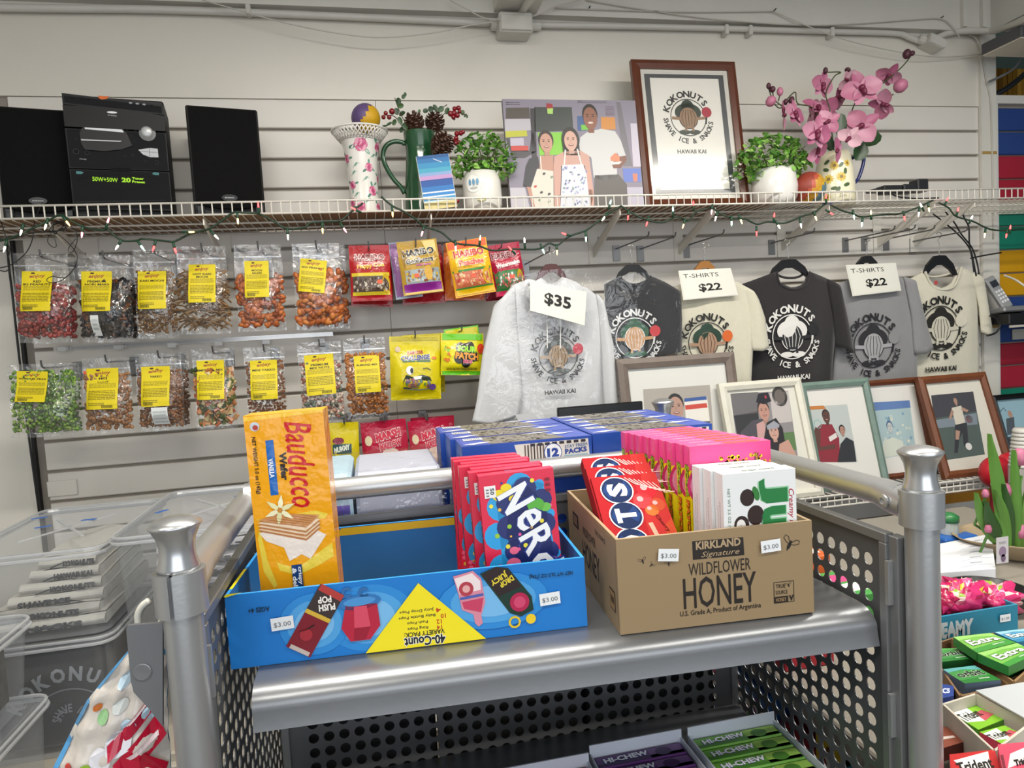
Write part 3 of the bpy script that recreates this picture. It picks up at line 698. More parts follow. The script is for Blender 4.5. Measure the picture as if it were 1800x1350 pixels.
# ---- honey carton
KFL, KFR = (.258, .728, ZSH+.0005), (.497, .711, ZSH+.0005); KH = .112
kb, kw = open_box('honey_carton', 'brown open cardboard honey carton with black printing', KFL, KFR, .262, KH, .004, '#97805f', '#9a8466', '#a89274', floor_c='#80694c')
def KU(x, y):
    f = (x-1088)/341.0; top = 949-37*f; bot = 1118-40*f; return f*kw, (bot-y)/(bot-top)*KH
fn = FRONT(0); p = PR(fn); INK = '#231d18'
u0, v0 = KU(1217, 985); u1, v1 = KU(1306, 944); uc, vc = KU(1262, 963)
p.poly([KU(1217, 951), KU(1217, 984), KU(1307, 975), KU(1306, 943)][::-1], INK)
p.up().txt('KIRKLAND', uc, vc+.0055, .055, .0095, '#b09878', 0, .035); p.txt('Signature', uc+.002, vc-.0065, .047, .0085, '#b09878', 0, .0, .35)
u, v = KU(1263, 996); p.txt('WILDFLOWER', u, v, .076, .0145, INK, 0, .0)
u, v = KU(1262, 1038); p.txt('HONEY', u, v, .090, .037, INK, 0, .008)
u, v = KU(1262, 1074); p.txt('U.S. Grade A, Product of Argentina', u, v, .100, .0078, INK, 0, .01)
def bee(cx, cy, s, a):
    R_ = lambda x, y: (cx+(x*math.cos(a)-y*math.sin(a))*s, cy+(x*math.sin(a)+y*math.cos(a))*s)
    for sg in (-1, 1):
        p.line([R_(0, .1), R_(sg*.5, .7), R_(sg*.9, .75), R_(sg*.95, .4), R_(sg*.5, .1), R_(0, 0)], .07*s, INK)
    p.poly([R_(-.16, .15), R_(.16, .15), R_(.2, -.3), R_(0, -.8), R_(-.2, -.3)], INK); p.circ(*R_(0, .28), .15*s, INK, n=8)
u, v = KU(1388, 955); bee(u, v, .011, -.5); p.line([KU(1338, 964), KU(1350, 970), KU(1362, 966), KU(1372, 960)], .0012, INK)
for x, y, s_, a_ in ((1131, 986, .005, .3), (1146, 993, .0038, -.9), (1175, 991, .0045, .2)): u, v = KU(x, y); bee(u, v, s_, a_)
u, v = KU(1375, 1041); e = .0125
p.line([(u-e, v-e), (u+e, v-e), (u+e, v+e), (u-e, v+e), (u-e, v-e)], .0009, INK)
p.txt('TRUE', u-.004, v+.0075, .012, .0048, INK, 0, .01); p.txt('SOURCE', u-.003, v, .015, .0048, INK, 0, .01); p.rect(u-e, v-e, u+.005, v-.005, INK); p.up().txt('HONEY', u-.004, v-.0088, .013, .0045, '#b8946a'); p.txt('V', u+.009, v-.008, .006, .007, INK, 0, .05); bee(u+.006, v+.008, .004, .2)
p.build('front_print', kb)
for x, y, a_ in ((1174, 974, -6), (1352, 957, 3)): u, v = KU(x, y); price_tag(kb, fn, u, v, .0245, .0145, a_)
# left side printing
s = PR(lambda u, v, d: Vector((-d, .262-u, v)))
s.rect(.006, .006, .256, .106, '#97805f'); s.up(); s.rect(.035, .070, .070, .090, INK); s.rect(.04, .073, .065, .087, '#7d6444', L=1); s.txt('WILDFLOWER', .13, .078, .07, .012, INK); s.txt('HONEY', .135, .047, .09, .034, INK, 0, .008); s.txt('THE SOURCE', .19, .095, .05, .006, INK); s.rect(.225, .02, .248, .045, INK); s.rect(.2265, .0215, .2465, .0435, '#96764e', L=1); s.txt('TRUE', .2365, .033, .015, .008, INK, 0, .02, L=2)
s.build('side_print', kb)
KM = WORLDM[kb]
def KL(x, y, z): return KM @ Vector((x, y, z))
# ---- reclining red cherry boxes with round lettered discs
DW, DH, DD = .090, .165, .018
def dots_box(label, loc, R, first=None):
    if first is not None:
        c = copy_tree(first, Matrix.Translation(loc) @ R); c['label'] = label; return c
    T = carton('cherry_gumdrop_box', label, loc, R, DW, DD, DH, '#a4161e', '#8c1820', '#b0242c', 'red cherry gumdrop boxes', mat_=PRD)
    p = PR(FRONT(0)); rr = random.Random(2)
    p.poly([(.052, .0), (DW, .0), (DW, .165), (.07, .165), (.055, .09)], '#b02a28')
    p.poly([(.07, .0), (DW, .0), (DW, .09), (.078, .08)], '#bc4a24')
    p.L = 2
    for cx, cy, r, c in ((.070, .138, .014, '#c4202c'), (.060, .120, .013, '#cf3a40'), (.078, .112, .010, '#b5492a'), (.068, .104, .009, '#c96a2e')): p.circ(cx, cy, r, c, n=14); p.circ(cx-.003, cy+.003, r*.35, '#eaa0a0', n=8, L=1)
    for i in range(7): a0 = .045+i*.006; p.line([(a0, .160-i*.002), (a0+.012, .148-i*.003), (a0+.026, .142-i*.002)], .0011, '#f2c9c4', 2)
    p.L = 4
    for cx, cy, ch in ((.030, .140, 'S'), (.032, .099, 'T'), (.030, .058, 'O'), (.032, .017, 'D')):
        p.circ(cx, cy, .0222, '#eef0f2', n=24); p.circ(cx, cy, .0205, '#12264e', n=24, L=1)
        p.poly([(cx, cy), (cx+.013, cy+.014), (cx+.0195, cy), (cx+.013, cy-.012)], '#1c3a70', 2); p.poly([(cx, cy), (cx-.013, cy-.014), (cx-.0195, cy), (cx-.013, cy+.012)], '#1c3a70', 2)
        p.txt(ch, cx, cy, .022, .027, '#f4f2ea', 90, .05, L=3)
    p.line([(.060, .085), (.064, .06), (.074, .045)], .006, '#e0a08a'); p.txt('Cherry', .0755, .083, .028, .006, '#6e1216', -70, .02)
    p.build('front_print', T, PRD); return T
d0 = None
for i, (x, y, z, lb) in enumerate(((.004, .008, .058, 'front red cherry gumdrop box reclining in the honey carton'), (-.003, .030, .060, 'middle red cherry gumdrop box reclining in the honey carton'), (-.002, .054, .064, 'rear red cherry gumdrop box reclining in the honey carton'))):
    R = rot(rz=-4.2) @ rot(rx=-50) @ rot(ry=0)
    c = dots_box(lb, KL(.008+x*.3, .012+y*.85, .048+.010*i), R, d0); d0 = d0 or c
# ---- sour candy boxes
SW, SH, SD = .110, .192, .0188
def sour_box(label, loc, R, first=None):
    if first is not None:
        c = copy_tree(first, Matrix.Translation(loc) @ R); c['label'] = label; return c
    T = carton('sour_candy_box', label, loc, R, SW, SD, SH, '#f2dc12', '#f2dc12', '#e8478c', 'pink and yellow sour candy boxes')
    s = PR(lambda u, v, d: Vector((-d, SD-u, v)))
    s.rect(0, SH-.030, SD, SH, '#ee4f9a'); s.speck(.0015, SH-.048, SD-.0015, SH-.026, 16, .0013, ['#ee5a3c', '#f2dc12', '#e8478c'], 4, L=1)
    s.L = 3; s.txt('SOUR', SD*.5, SH-.046, .044, .0105, '#8fc22a', -90, .05, outline='#2b3a10'); s.txt('PATCH', SD*.5, SH-.096, .050, .0105, '#e8702a', -90, .05, outline='#5a1a10'); s.txt('KIDS', SD*.5, SH-.143, .036, .0105, '#d8324a', -90, .05, outline='#5a1020')
    s.build('side_print', T)
    p = PR(FRONT(0)); p.rect(0, 0, SW, SH-.03, '#f2dc12'); p.rect(0, SH-.030, SW, SH, '#ea4a90'); p.speck(.03, SH-.046, SW, SH-.016, 110, .0022, ['#f2dc12', '#f0a41c', '#ea4a90'], 6, L=1)
    p.L = 3; p.circ(.022, SH-.050, .027, '#cf2468', n=20); p.circ(.022, SH-.050, .023, '#f090b8', n=20, L=1); p.circ(.024, SH-.082, .018, '#cf2468', n=16); p.circ(.024, SH-.082, .014, '#f2a4c4', n=16, L=1)
    p.txt('NEW LOOK', SW-.02, SH-.022, .006, .018, '#4a4410', 0, .02, L=1)
    p.circ(.018, .055, .010, '#1a1612', n=10); p.rect(.012, .02, .026, .05, '#1a1612'); p.build('front_print', T)
    t = PR(top_fn(SH)); t.rect(0, 0, SW, SD, '#e55a94'); t.up().txt('SOUR PATCH', .03, SD/2, .03, .006, '#f8b8d2', 180, .02); t.lines(.05, .004, .10, .015, 3, '#c8742c', 5); t.build('top_print', T)
    return T
s0 = None
for i in range(9):
    lb = ['nearest pink and yellow sour candy box in the honey carton', 'second sour candy box from the front of the row', 'third sour candy box from the front of the row', 'fourth sour candy box from the front of the row', 'middle sour candy box of the nine in the row', 'fourth sour candy box from the back of the row', 'third sour candy box from the back of the row', 'second sour candy box from the back of the row', 'rearmost pink and yellow sour candy box in the row'][i]
    c = sour_box(lb, KL(.124-.0046*i+(.0015 if i % 2 else 0), .0805+i*.0196, .0045), rot(rz=-3.6+(.2 if i % 2 else -.2)), s0); s0 = s0 or c
# ---- mint boxes
JW, JH, JD = .092, .170, .023
j0 = None
for i, lb in enumerate(('front white mint candy box with big green lettering', 'middle white mint candy box of three', 'rear white mint candy box before the sour candy row')):
    loc = KL(.134-.005*i, .008+i*.0235, .0042); R = rot(rz=-3.5, ry=.3*i)
    if j0: c = copy_tree(j0, Matrix.Translation(loc) @ R); c['label'] = lb; continue
    T = j0 = carton('mint_candy_box', lb, loc, R, JW, JD, JH, '#e6e9ea', '#e2e4e8', '#eceeee', 'white mint candy boxes')
    p = PR(FRONT(0))
    for ch, cy, hh in (('J', .146, .036), ('u', .114, .030), ('n', .082, .030), ('i', .060, .020), ('o', .036, .026)): p.txt(ch, .063, cy, .030 if ch == 'J' else .026, hh, '#1d7a3c', -90, .05, outline='#8fcaa0', ow=.03)
    p.txt('Creamy mints', .085, .115, .062, .009, '#b0243c', -90, .01, .3)
    for cx, cy, r in ((.030, .140, .009), (.040, .118, .0105), (.022, .108, .0095), (.036, .085, .011), (.02, .07, .011)): p.circ(cx, cy, r, '#2a1712', r*1.15, n=16)
    p.circ(.021, .107, .0058, '#e9e6e2', .0078, n=14, L=1); p.circ(.0205, .105, .003, '#b9b4ae', L=2); p.circ(.041, .144, .004, '#2f7a34', .009, 15)
    p.txt('NET WT 3.5 OZ (99 g) (MAX)', .0065, .115, .075, .0045, '#6f8a7c', -90, .01)
    p.build('front_print', T)
    t = PR(top_fn(JH)); t.txt('Junior Mints', .05, JD*.45, .042, .0075, '#2a6a44', 180, .03); t.build('top_print', T)
    s = PR(lambda u, v, d: Vector((-d, JD-u, v))); s.txt('Nutrition Facts', JD*.6, .11, .05, .0022, '#8b8f96', -90); s.txt('ingredients sugar corn syrup', JD*.35, .1, .06, .0022, '#8b8f96', -90); s.circ(JD*.7, .075, .003, '#2a1712', .007); s.build('side_print', T)
# ---- blue cookie boxes behind the cross rail
ZR = ZSH-.022
def cookie_box(label, x0, x1, y0, dy, ztop, rz, seed, facing):
    w = x1-x0; h = ztop-ZR
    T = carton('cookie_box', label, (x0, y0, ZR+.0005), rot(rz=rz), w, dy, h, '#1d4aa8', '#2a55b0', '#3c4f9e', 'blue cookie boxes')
    t = PR(top_fn(h)); t.rect(.004, .003, w-.004, dy-.003, '#4a5cae'); t.L = 2
    t.poly([(w*.22, .004), (w*.80, .004), (w*.70, dy-.004), (w*.16, dy-.004)], '#77736c')
    t.speck(w*.24, .006, w*.70, dy-.006, 130, .0028, ['#4a4640', '#8d8a84', '#a5a29c', '#5d5a54'], seed, L=1)
    t.poly([(w*.02, dy*.15), (w*.16, dy*.3), (w*.24, dy*.24), (w*.1, dy*.08)], '#e3e6ee', 2); t.rect(w*.05, dy*.62, w*.2, dy*.88, '#dfe2ea', L=2)
    for i in range(9): t.rect(w*(.06+.014*i), dy*.66, w*(.066+.014*i), dy*.84, '#3a3a48', L=3)
    t.poly([(w*.70, dy*.5), (w*.80, dy*.45), (w*.94, dy*.62), (w*.82, dy*.6), (w*.76, dy*.72), (w*.78, dy*.58)], '#eceef4', 3)
    t.poly([(w*.55, dy*.85), (w*.68, dy*.8), (w*.8, dy*.92), (w*.66, dy*.9)], '#dfe3f0', 3)
    t.build('top_print', T)
    s = PR(lambda u, v, d: Vector((-d, dy-u, v))); s.rect(.003, .003, dy-.003, h-.003, '#3b5fae'); s.poly([(.01, .02), (dy*.6, .02), (dy-.01, h*.6), (dy*.4, h*.55)], '#8ea6d2', 1); s.txt('OREO', dy*.5, h*.45, .1, .03, '#e6ecf8', -90, .05, L=2); s.build('side_print', T)
    if facing:
        p = PR(FRONT(0)); a = w*.46
        p.poly([(a, h-.042-.02), (a-.014, h-.004), (w-.006, h-.004), (w-.003, h-.062), (a+.02, h-.062)], '#ded8d0')
        for i in range(7): xx = a+.002+i*.005; p.rect(xx, h-.055+.001*(7-i), xx+.0024, h-.006, '#3b2d2a' if i % 2 else '#6d5c56', L=1)
        for i in range(8): xx = a+.012+i*.012; p.rect(xx, h-.009, xx+.008, h-.0045, '#2b2a36', L=2)
        cx, cz = w-.066, h-.0215; p.circ(cx, cz, .0150, '#1d3f94', n=28, L=3); p.circ(cx, cz, .0138, '#e9ecf0', n=28, L=4); p.txt('12', cx, cz, .0195, .0145, '#1d3f94', 0, .06, L=5)
        p.txt('STAY FRESH', w-.027, h-.0135, .038, .0055, '#4f6f9e', 3, .02, L=3); p.txt('PACKS', w-.0275, h-.0215, .037, .0085, '#1d3f94', 3, .05, L=3)
        p.rect(w-.048, h-.041, w-.008, h-.028, '#8fb3c4', L=3)
        for i in range(9): p.line([(w-.046+i*.0042, h-.040), (w-.042+i*.0042, h-.030)], .0008, '#4d6a80', 4)
        p.build('front_print', T)
    return T
DYC = .088
for r in range(3):
    cookie_box(['front left blue cookie box reading twelve packs behind the rail', 'middle left blue cookie box of the stack behind the rail', 'rear left blue cookie box of the stack behind the rail'][r], .128-.008*r, .340, 1.052+r*(DYC+.002), DYC, 1.333, 0, 3+r, r == 0)
    cookie_box(['front right blue cookie box beside the pink candy row', 'middle right blue cookie box before the picture frames', 'rear right blue cookie box nearest the cart back knob'][r], .345, .558-.002*r, 1.062+r*(DYC+.002), DYC, 1.333, 0, 13+r, r == 0)
# ================================================================= upper wire shelf
ZU = 1.897; YL = 2.10
WIREW = mat('#d8d5cc', .4, var=.03)
sh = thing('wire_shelf', 'long white wire shelf mounted high across the slat wall', 'shelf', (.7, 2.25, ZU))
XA, XB = -1.35, 3.2
b = MB()
MB().tube([(XA, YL, ZU+.034), (XB, YL, ZU+.034)], .0032, 8).build('lip_rail', WIREW, sh, world=True, smooth=True)
MB().tube([(XA, YL, ZU), (XB, YL, ZU)], .0032, 8).build('lip_rail', WIREW, sh, world=True, smooth=True)
n = int((XB-XA)/.0268)
for i in range(n):
    x = XA+i*.0268
    b.tube([(x, YL-.001, ZU+.034), (x, YL-.001, ZU-.001), (x, YL+.006, ZU-.0035), (x, 2.395, ZU-.0035)], .0019, 5)
b.build('shelf_wires', WIREW, sh, world=True, kind='stuff')
for y in (2.20, 2.30, 2.392): MB().tube([(XA, y, ZU-.0075), (XB, y, ZU-.0075)], .003, 6).build('cross_rod', WIREW, sh, world=True)
MB().box(XA, 1.38, YL+.012, 2.39, ZU-.001, ZU+.003).build('liner_board', mat('#8a6a4c', .7, var=.12, vscale=9), sh, world=True)
for px, py in ((88, 380), (358, 378), (757, 370), (1088, 362), (1255, 360), (1455, 355), (1640, 352), (1710, 347)):
    x = PY(px, py, YL+.02).x
    pts = [(YL+.012, ZU-.008), (YL+.05, ZU-.010), (2.398, ZU-.090), (2.398, ZU-.125), (2.385, ZU-.125), (YL+.012, ZU-.026)]
    m = MB(); q = len(pts)
    vs = [(x-.002, y, z) for y, z in pts]+[(x+.002, y, z) for y, z in pts]
    m.add(vs, [tuple(range(q-1, -1, -1)), tuple(range(q, 2*q))]+[(i, (i+1) % q, (i+1) % q+q, i+q) for i in range(q)])
    m.box(x-.018, x+.018, 2.396, 2.3995, ZU-.15, ZU-.01)
    m.build('bracket', WIREW, sh, world=True)
ZI = ZU+.0032        # things stand on the liner
ZW = ZU-.0012        # things stand on the bare wires
def wrect(x0, y0, x1, y1, Y):
    xm, ym = (x0+x1)/2, (y0+y1)/2
    return PY(x0, ym, Y).x, PY(x1, ym, Y).x, PY(xm, y1, Y).z, PY(xm, y0, Y).z
BLK = mat('#0a0a0c', .6, bump=.03, bscale=300, var=.1)
BLKG = mat('#060607', .9, bump=.3, bscale=700, var=.1, vscale=200, spec=.2)
def speaker(label, px0, px1, ptop, rz):
    x0, x1, _, z1 = wrect(px0, ptop, px1, 350, 2.15); w = x1-x0; h = z1-ZI
    T = thing('speaker', label, 'speaker', ((x0+x1)/2, 2.235, ZI), rot(rz=rz), 'stereo speakers')
    MB().box(-w/2, w/2, -.08, .13, 0, h, b=.004).build('cabinet', BLK, T)
    pts = [(-w/2+.006, h-.008), (w/2-.006, h-.008), (w/2-.006, .045)]
    for k in range(1, 10): a = math.pi*k/10; pts.append(((w/2-.006)*math.cos(a), .045-.024*math.sin(a)))
    pts.append((-w/2+.006, .045))
    MB().prism(pts, -.094, -.0805).build('grille', BLKG, T)
    MB().lathe([(.024, 0), (.022, .003), (0, .003)], 20, xf=Matrix.Translation((.0, -.0945, .052)) @ rot(rx=90) @ Matrix.Diagonal((1, .45, 1, 1))).build('badge', mat('#0a0a0b', .25), T)
    p = PR(FRONT(-.0978)); p.txt('MAGNAVOX', 0, .052, .026, .0036, '#b9bcc0', 0, .02); p.build('badge_print', T)
    for s in (-1, 1): MB().box(s*w*.46-.02*(s > 0), s*w*.46+.02*(s < 0), -.092, -.081, .002, .03, b=.002).build('foot', mat('#2a2c30', .3), T)
    return T
speaker('black bookshelf speaker left of the stereo', -16, 108, 188, 12)
speaker('black bookshelf speaker right of the stereo', 322, 447, 187, 12)
# ---- mini stereo, leaning back slightly
x0, x1, _, z1 = wrect(122, 162, 291, 350, 2.13); w = x1-x0; h = z1-ZI-.012
T = thing('stereo_system', 'black mini stereo system with grey volume knob between two speakers', 'stereo', ((x0+x1)/2, 2.13, ZI), rot(rz=10))
MB().box(-w/2, w/2, .012, .17, .0, h, b=.004).build('cabinet', BLK, T)
fp = MB(); fp.prism([(-w/2, .02), (w/2, .02), (w/2, h*.39), (-w/2, h*.39)], .0, .012); fp.build('cassette_deck', mat('#0e0f11', .55, spec=.3), T)
MB().prism([(-w/2, h*.40), (w/2, h*.40), (w/2+.001, h*.72), (-w/2-.001, h*.72)], .0, .012).build('tuner_panel', mat('#101214', .55, spec=.3), T)
MB().prism([(-w/2, h*.73), (w/2, h*.73), (w/2, h*.86), (0, h*.90), (-w/2, h*.90)], -.006, .012).build('disc_drawer', mat('#08080a', .5, spec=.3), T)
MB().prism([(-w/2, h*.91), (w/2, h*.87), (w/2, h*.955), (-w/2, h*1.0)], -.002, .014).build('top_panel', mat('#121316', .55, spec=.3), T)
FX = lambda px, py: ((px-116-(py-160)*.05)/181*w-w/2, h-(py-158-(px-116)*.055)/192*h)
def dpts(L): return [FX(100+x/6.43, 150+y/6.43) for x, y in L]
MB().prism(dpts([(290, 560), (330, 620), (560, 640), (760, 625), (880, 590), (830, 480), (760, 390), (340, 360), (280, 450)]), -.004, .002).build('display_window', mat('#050507', .35, spec=.3), T)
p = PR(FRONT(-.0045))
p.poly(dpts([(335, 390), (345, 415), (790, 455), (770, 425)]), '#c8ccd0'); p.poly(dpts([(290, 515), (300, 528), (740, 548), (760, 540)]), '#b4b8bc'); p.build('display_bands', T)  # two pale slanted bands across the display window
u, v = FX(100+1066/6.43, 150+465/6.43)
MB().lathe([(.022, 0), (.021, .004), (.0165, .0045), (.0155, .016), (.010, .0185), (0, .019)], 26, xf=Matrix.Translation((u, 0, v)) @ rot(rx=90)).build('volume_knob', mat('#a9abad', .35, .3), T, smooth=True)
p = PR(FRONT(-.0003)); p.rect(-w*.49, .025, w*.49, h*.385, '#0e0f11'); p.rect(-w*.49, h*.405, w*.49, h*.715, '#101214'); p.rect(-w*.1, h*.38, w*.1, h*.41, '#050506'); p.up()
p.poly(dpts([(945, 630), (1080, 615), (1180, 625), (1185, 715), (1080, 710), (1000, 680)]), '#b9bcbf'); p.line(dpts([(1078, 612), (1080, 712)]), .0008, '#24262a', 1); p.line(dpts([(950, 645), (1180, 665)]), .0008, '#24262a', 1)
for x, y, r in ((225, 632, .0065), (350, 648, .005), (790, 690, .003), (878, 684, .003), (1025, 756, .0035), (1160, 765, .0045), (925, 432, .003), (825, 438, .003), (870, 490, .003), (902, 542, .003), (265, 455, .003), (238, 505, .003)):
    u, v = FX(100+x/6.43, 150+y/6.43); p.circ(u, v, r, '#08090a', n=12); p.ring(u, v, r*.9, r*1.15, '#3b3d42', n=12)
for x, y, t_, ww_ in ((200, 330, 'MAGNAVOX', .024),): u, v = FX(100+x/6.43, 150+y/6.43); p.txt(t_, u, v, ww_, .004, '#e8eaec', -1, .03)
u, v = FX(100+300/6.43, 150+712/6.43); p.txt('FW48', u, v, .016, .004, '#8d9096', -1, .02)
p.txt('50W+50W', *FX(100+540/6.43, 150+925/6.43), .062, .012, '#a6e03a', -2, .02); p.txt('20', *FX(100+785/6.43, 150+938/6.43), .023, .0135, '#a6e03a', -2, .05); p.txt('Tuner', *FX(100+925/6.43, 150+927/6.43), .030, .0065, '#a6e03a', -2, .05); p.txt('Preset', *FX(100+930/6.43, 150+962/6.43), .032, .0065, '#a6e03a', -2, .05)
el = dpts([(225, 905), (400, 885), (700, 880), (1000, 900), (1170, 945), (1150, 975), (960, 1010), (720, 1045), (560, 1015), (400, 965), (235, 925), (225, 905)]); p.line(el, .0012, '#050506')
p.line(dpts([(703, 800), (720, 1130)]), .0015, '#050506')
for x in range(200, 1240, 86): p.line(dpts([(x, 1140), (x+4, 1200)]), .0008, '#060607')
p.line(dpts([(180, 1140), (1250, 1165)]), .001, '#3a3c40'); p.poly(dpts([(215, 830), (275, 835), (300, 848), (275, 860), (215, 858)]), '#4d7d80'); p.poly(dpts([(1180, 875), (1120, 868), (1095, 882), (1120, 895), (1180, 900)]), '#4d7d80')
p.build('control_print', T, PRD)
p = PR(FRONT(-.0066)); p.circ(*FX(100+665/6.43, 150+252/6.43), .0125, '#d5d8da', .0028); p.txt('CD CHANGER', *FX(100+665/6.43, 150+284/6.43), .022, .003, '#c3c6c9', -3); p.build('drawer_print', T)
p = PR(FRONT(-.0026)); p.poly([(-w*.48, h*.925), (w*.48, h*.885), (w*.48, h*.94), (-w*.48, h*.98)], '#121316'); p.up(); p.poly(dpts([(515, 80), (640, 85), (610, 112), (550, 118), (515, 100)]), '#c8693a')
for x, y in ((885, 152), (965, 160), (1045, 168)): p.circ(*FX(100+x/6.43, 150+y/6.43), .0045, '#8f9296', .0025)
for x, y in ((218, 108), (328, 112), (405, 116), (1135, 182)): p.circ(*FX(100+x/6.43, 150+y/6.43), .003, '#070708')
p.build('button_print', T, PRD)
# ---- floral vase with a painted ball
def prof_px(cx, pts, Y, zbase=None):
    """profile from pixels: (y, half width) -> (r, z)"""
    out = []
    for y, hw in pts:
        a = PY(cx-hw, y, Y); c = PY(cx+hw, y, Y); out.append(((c.x-a.x)/2, a.z*.5+c.z*.5))
    return out
c = PY(637, 300, 2.22)
pr = prof_px(637, [(232, 49), (243, 44), (249, 35), (262, 31), (285, 28), (310, 26.5), (340, 26), (360, 27)], 2.22)
pr = [(r, z-ZI) for r, z in pr][::-1]; pr[0] = (pr[0][0], 0)
T = thing('flower_vase', 'white porcelain vase painted with pink roses and flared lattice rim', 'vase', (c.x, 2.22, ZI))
PORC = mat('#e3e1da', .16, coat=.4, var=.02)
sp_ = smooth_path([Vector((r, 0, z)) for r, z in pr[:6]], 4); prof = [(q.x, q.z) for q in sp_]
prof += [(prof[-1][0]-.004, prof[-1][1]), (pr[3][0]-.006, pr[3][1]), (pr[1][0]-.006, .01), (0, .01)]
MB().lathe([(0, 0)]+prof, 40).build('vase_body', PORC, T, smooth=True)
# lattice rim from slanted bars
r0, zz0 = pr[5]; r1, zz1 = pr[7]; b = MB(); N = 40
for i in range(N):
    for s in (-1, 1):
        a0 = 2*math.pi*i/N; a1 = a0+s*2*math.pi*1.6/N
        b.tube([(r0*math.cos(a0), r0*math.sin(a0), zz0-.002), ((r0+r1)/2*1.02*math.cos((a0+a1)/2), (r0+r1)/2*1.02*math.sin((a0+a1)/2), (zz0+zz1)/2), (r1*math.cos(a1), r1*math.sin(a1), zz1)], .0022, 5)
for r_, z_ in ((r0, zz0), (r1, zz1)): b.tube([(r_*math.cos(2*math.pi*k/40), r_*math.sin(2*math.pi*k/40), z_) for k in range(40)], .0032, 6, closed=True)
b.build('lattice_rim', PORC, T, smooth=True)
def vrad(z):
    P = prof[:len(sp_)]
    for (ra, za), (rb, zb) in zip(P, P[1:]):
        if za <= z <= zb: return ra+(rb-ra)*(z-za)/max(zb-za, 1e-6)
    return P[-1][0]
vfn = lambda u, v, d: Vector(((vrad(v)+d)*math.sin(u/.05), -(vrad(v)+d)*math.cos(u/.05), v))
p = PR(vfn, .0004)
VH = zz0
for cu, cv, r in ((0, .90, .018), (.022, .62, .012), (-.04, .40, .012), (.032, .32, .014), (-.012, .10, .016), (.06, .9, .014), (-.055, .75, .012), (.055, .12, .012), (.07, .5, .012), (-.045, .18, .012)):
    cv *= VH
    for k in range(6): a = k*math.pi/3+cu*40; p.circ(cu+r*.55*math.cos(a), cv+r*.55*math.sin(a), r*.6, ['#d07a9a', '#c45a84', '#dd9ab0'][k % 3], n=9, L=k % 3)
    p.circ(cu, cv, r*.5, '#b03c6c', n=9, L=3)
    for k in range(3):
        a = 1.1+k*2.2+cu*20; p.circ(cu+r*1.5*math.cos(a), cv+r*1.5*math.sin(a), r*.62, ['#5f8f7c', '#3f6f60', '#7fa896'][k], r*.3, math.degrees(a), n=9)
for cu, cv in ((-.025, .28), (.01, .48), (.045, .42), (-.02, .66), (.04, .78), (-.03, .56), (.015, .2)): p.line([(cu-.012, cv*VH-.01), (cu, cv*VH+.004), (cu+.012, cv*VH+.002)], .001, '#4f7a62'); p.circ(cu, cv*VH, .008, '#6a9a86', .003, 40, n=8, L=1)
p.build('rose_painting', T)
def painted_ball(label, px, py, rpx, Y, zbase, fn):
    c = PY(px, py, Y); r = (PY(px+rpx, py, Y).x-c.x); z = (zbase+r) if zbase else c.z
    b = MB(); nu, nv = 28, 18
    b.ball((0, 0, 0), r, nu, nv)
    b.c = []
    for f in b.f:
        q = sum((b.v[i] for i in f), Vector())/len(f)/r; b.c.append(fn(q))
    b.v = [v+Vector((0, 0, r)) for v in b.v]
    return b.build('painted_ball', printmat('painted_ball_paint', .5, .25, 60), None, loc=(c.x, Y, z-r), label=label, cat='ball', smooth=True)
painted_ball('purple and yellow painted ball resting on the floral vase', 643, 207, 25.5, 2.22, ZI+zz1+.001-.004, lambda q: '#5a4674' if q.x*.8-q.z*.5+.1*math.sin(q.z*14) < -.02 else '#c79a10')
# ---- green pitcher
c = PY(741, 300, 2.25)
pr = prof_px(739, [(234, 28), (240, 27.5), (255, 26), (268, 25), (290, 27), (320, 30), (350, 32), (365, 33)], 2.25); pr = [(r, z-ZI) for r, z in pr][::-1]; pr[0] = (pr[0][0], 0)
T = thing('green_pitcher', 'dark green glazed ceramic pitcher holding pine cones and berries', 'pitcher', (c.x, 2.25, ZI))
GG = mat('#1d4a2c', .18, coat=.5, var=.15, vscale=20)
q = [(v.x, v.z) for v in smooth_path([Vector((r, 0, z)) for r, z in pr], 3)]
MB().lathe([(0, 0)]+q+[(q[-1][0]-.006, q[-1][1]), (q[-6][0]-.008, q[-6][1]-.05), (0, q[-6][1]-.05)], 36).build('pitcher_body', GG, T, smooth=True)
ph = pr[-1][1]
w = [PY(x, y, 2.25) for x, y in ((712, 254), (706, 250), (692, 249), (679, 256), (673, 272), (678, 292), (692, 315), (704, 328), (711, 340))]
MB().tube(smooth_path(w, 4), .0075, 10).build('handle', GG, T, world=True, smooth=True)
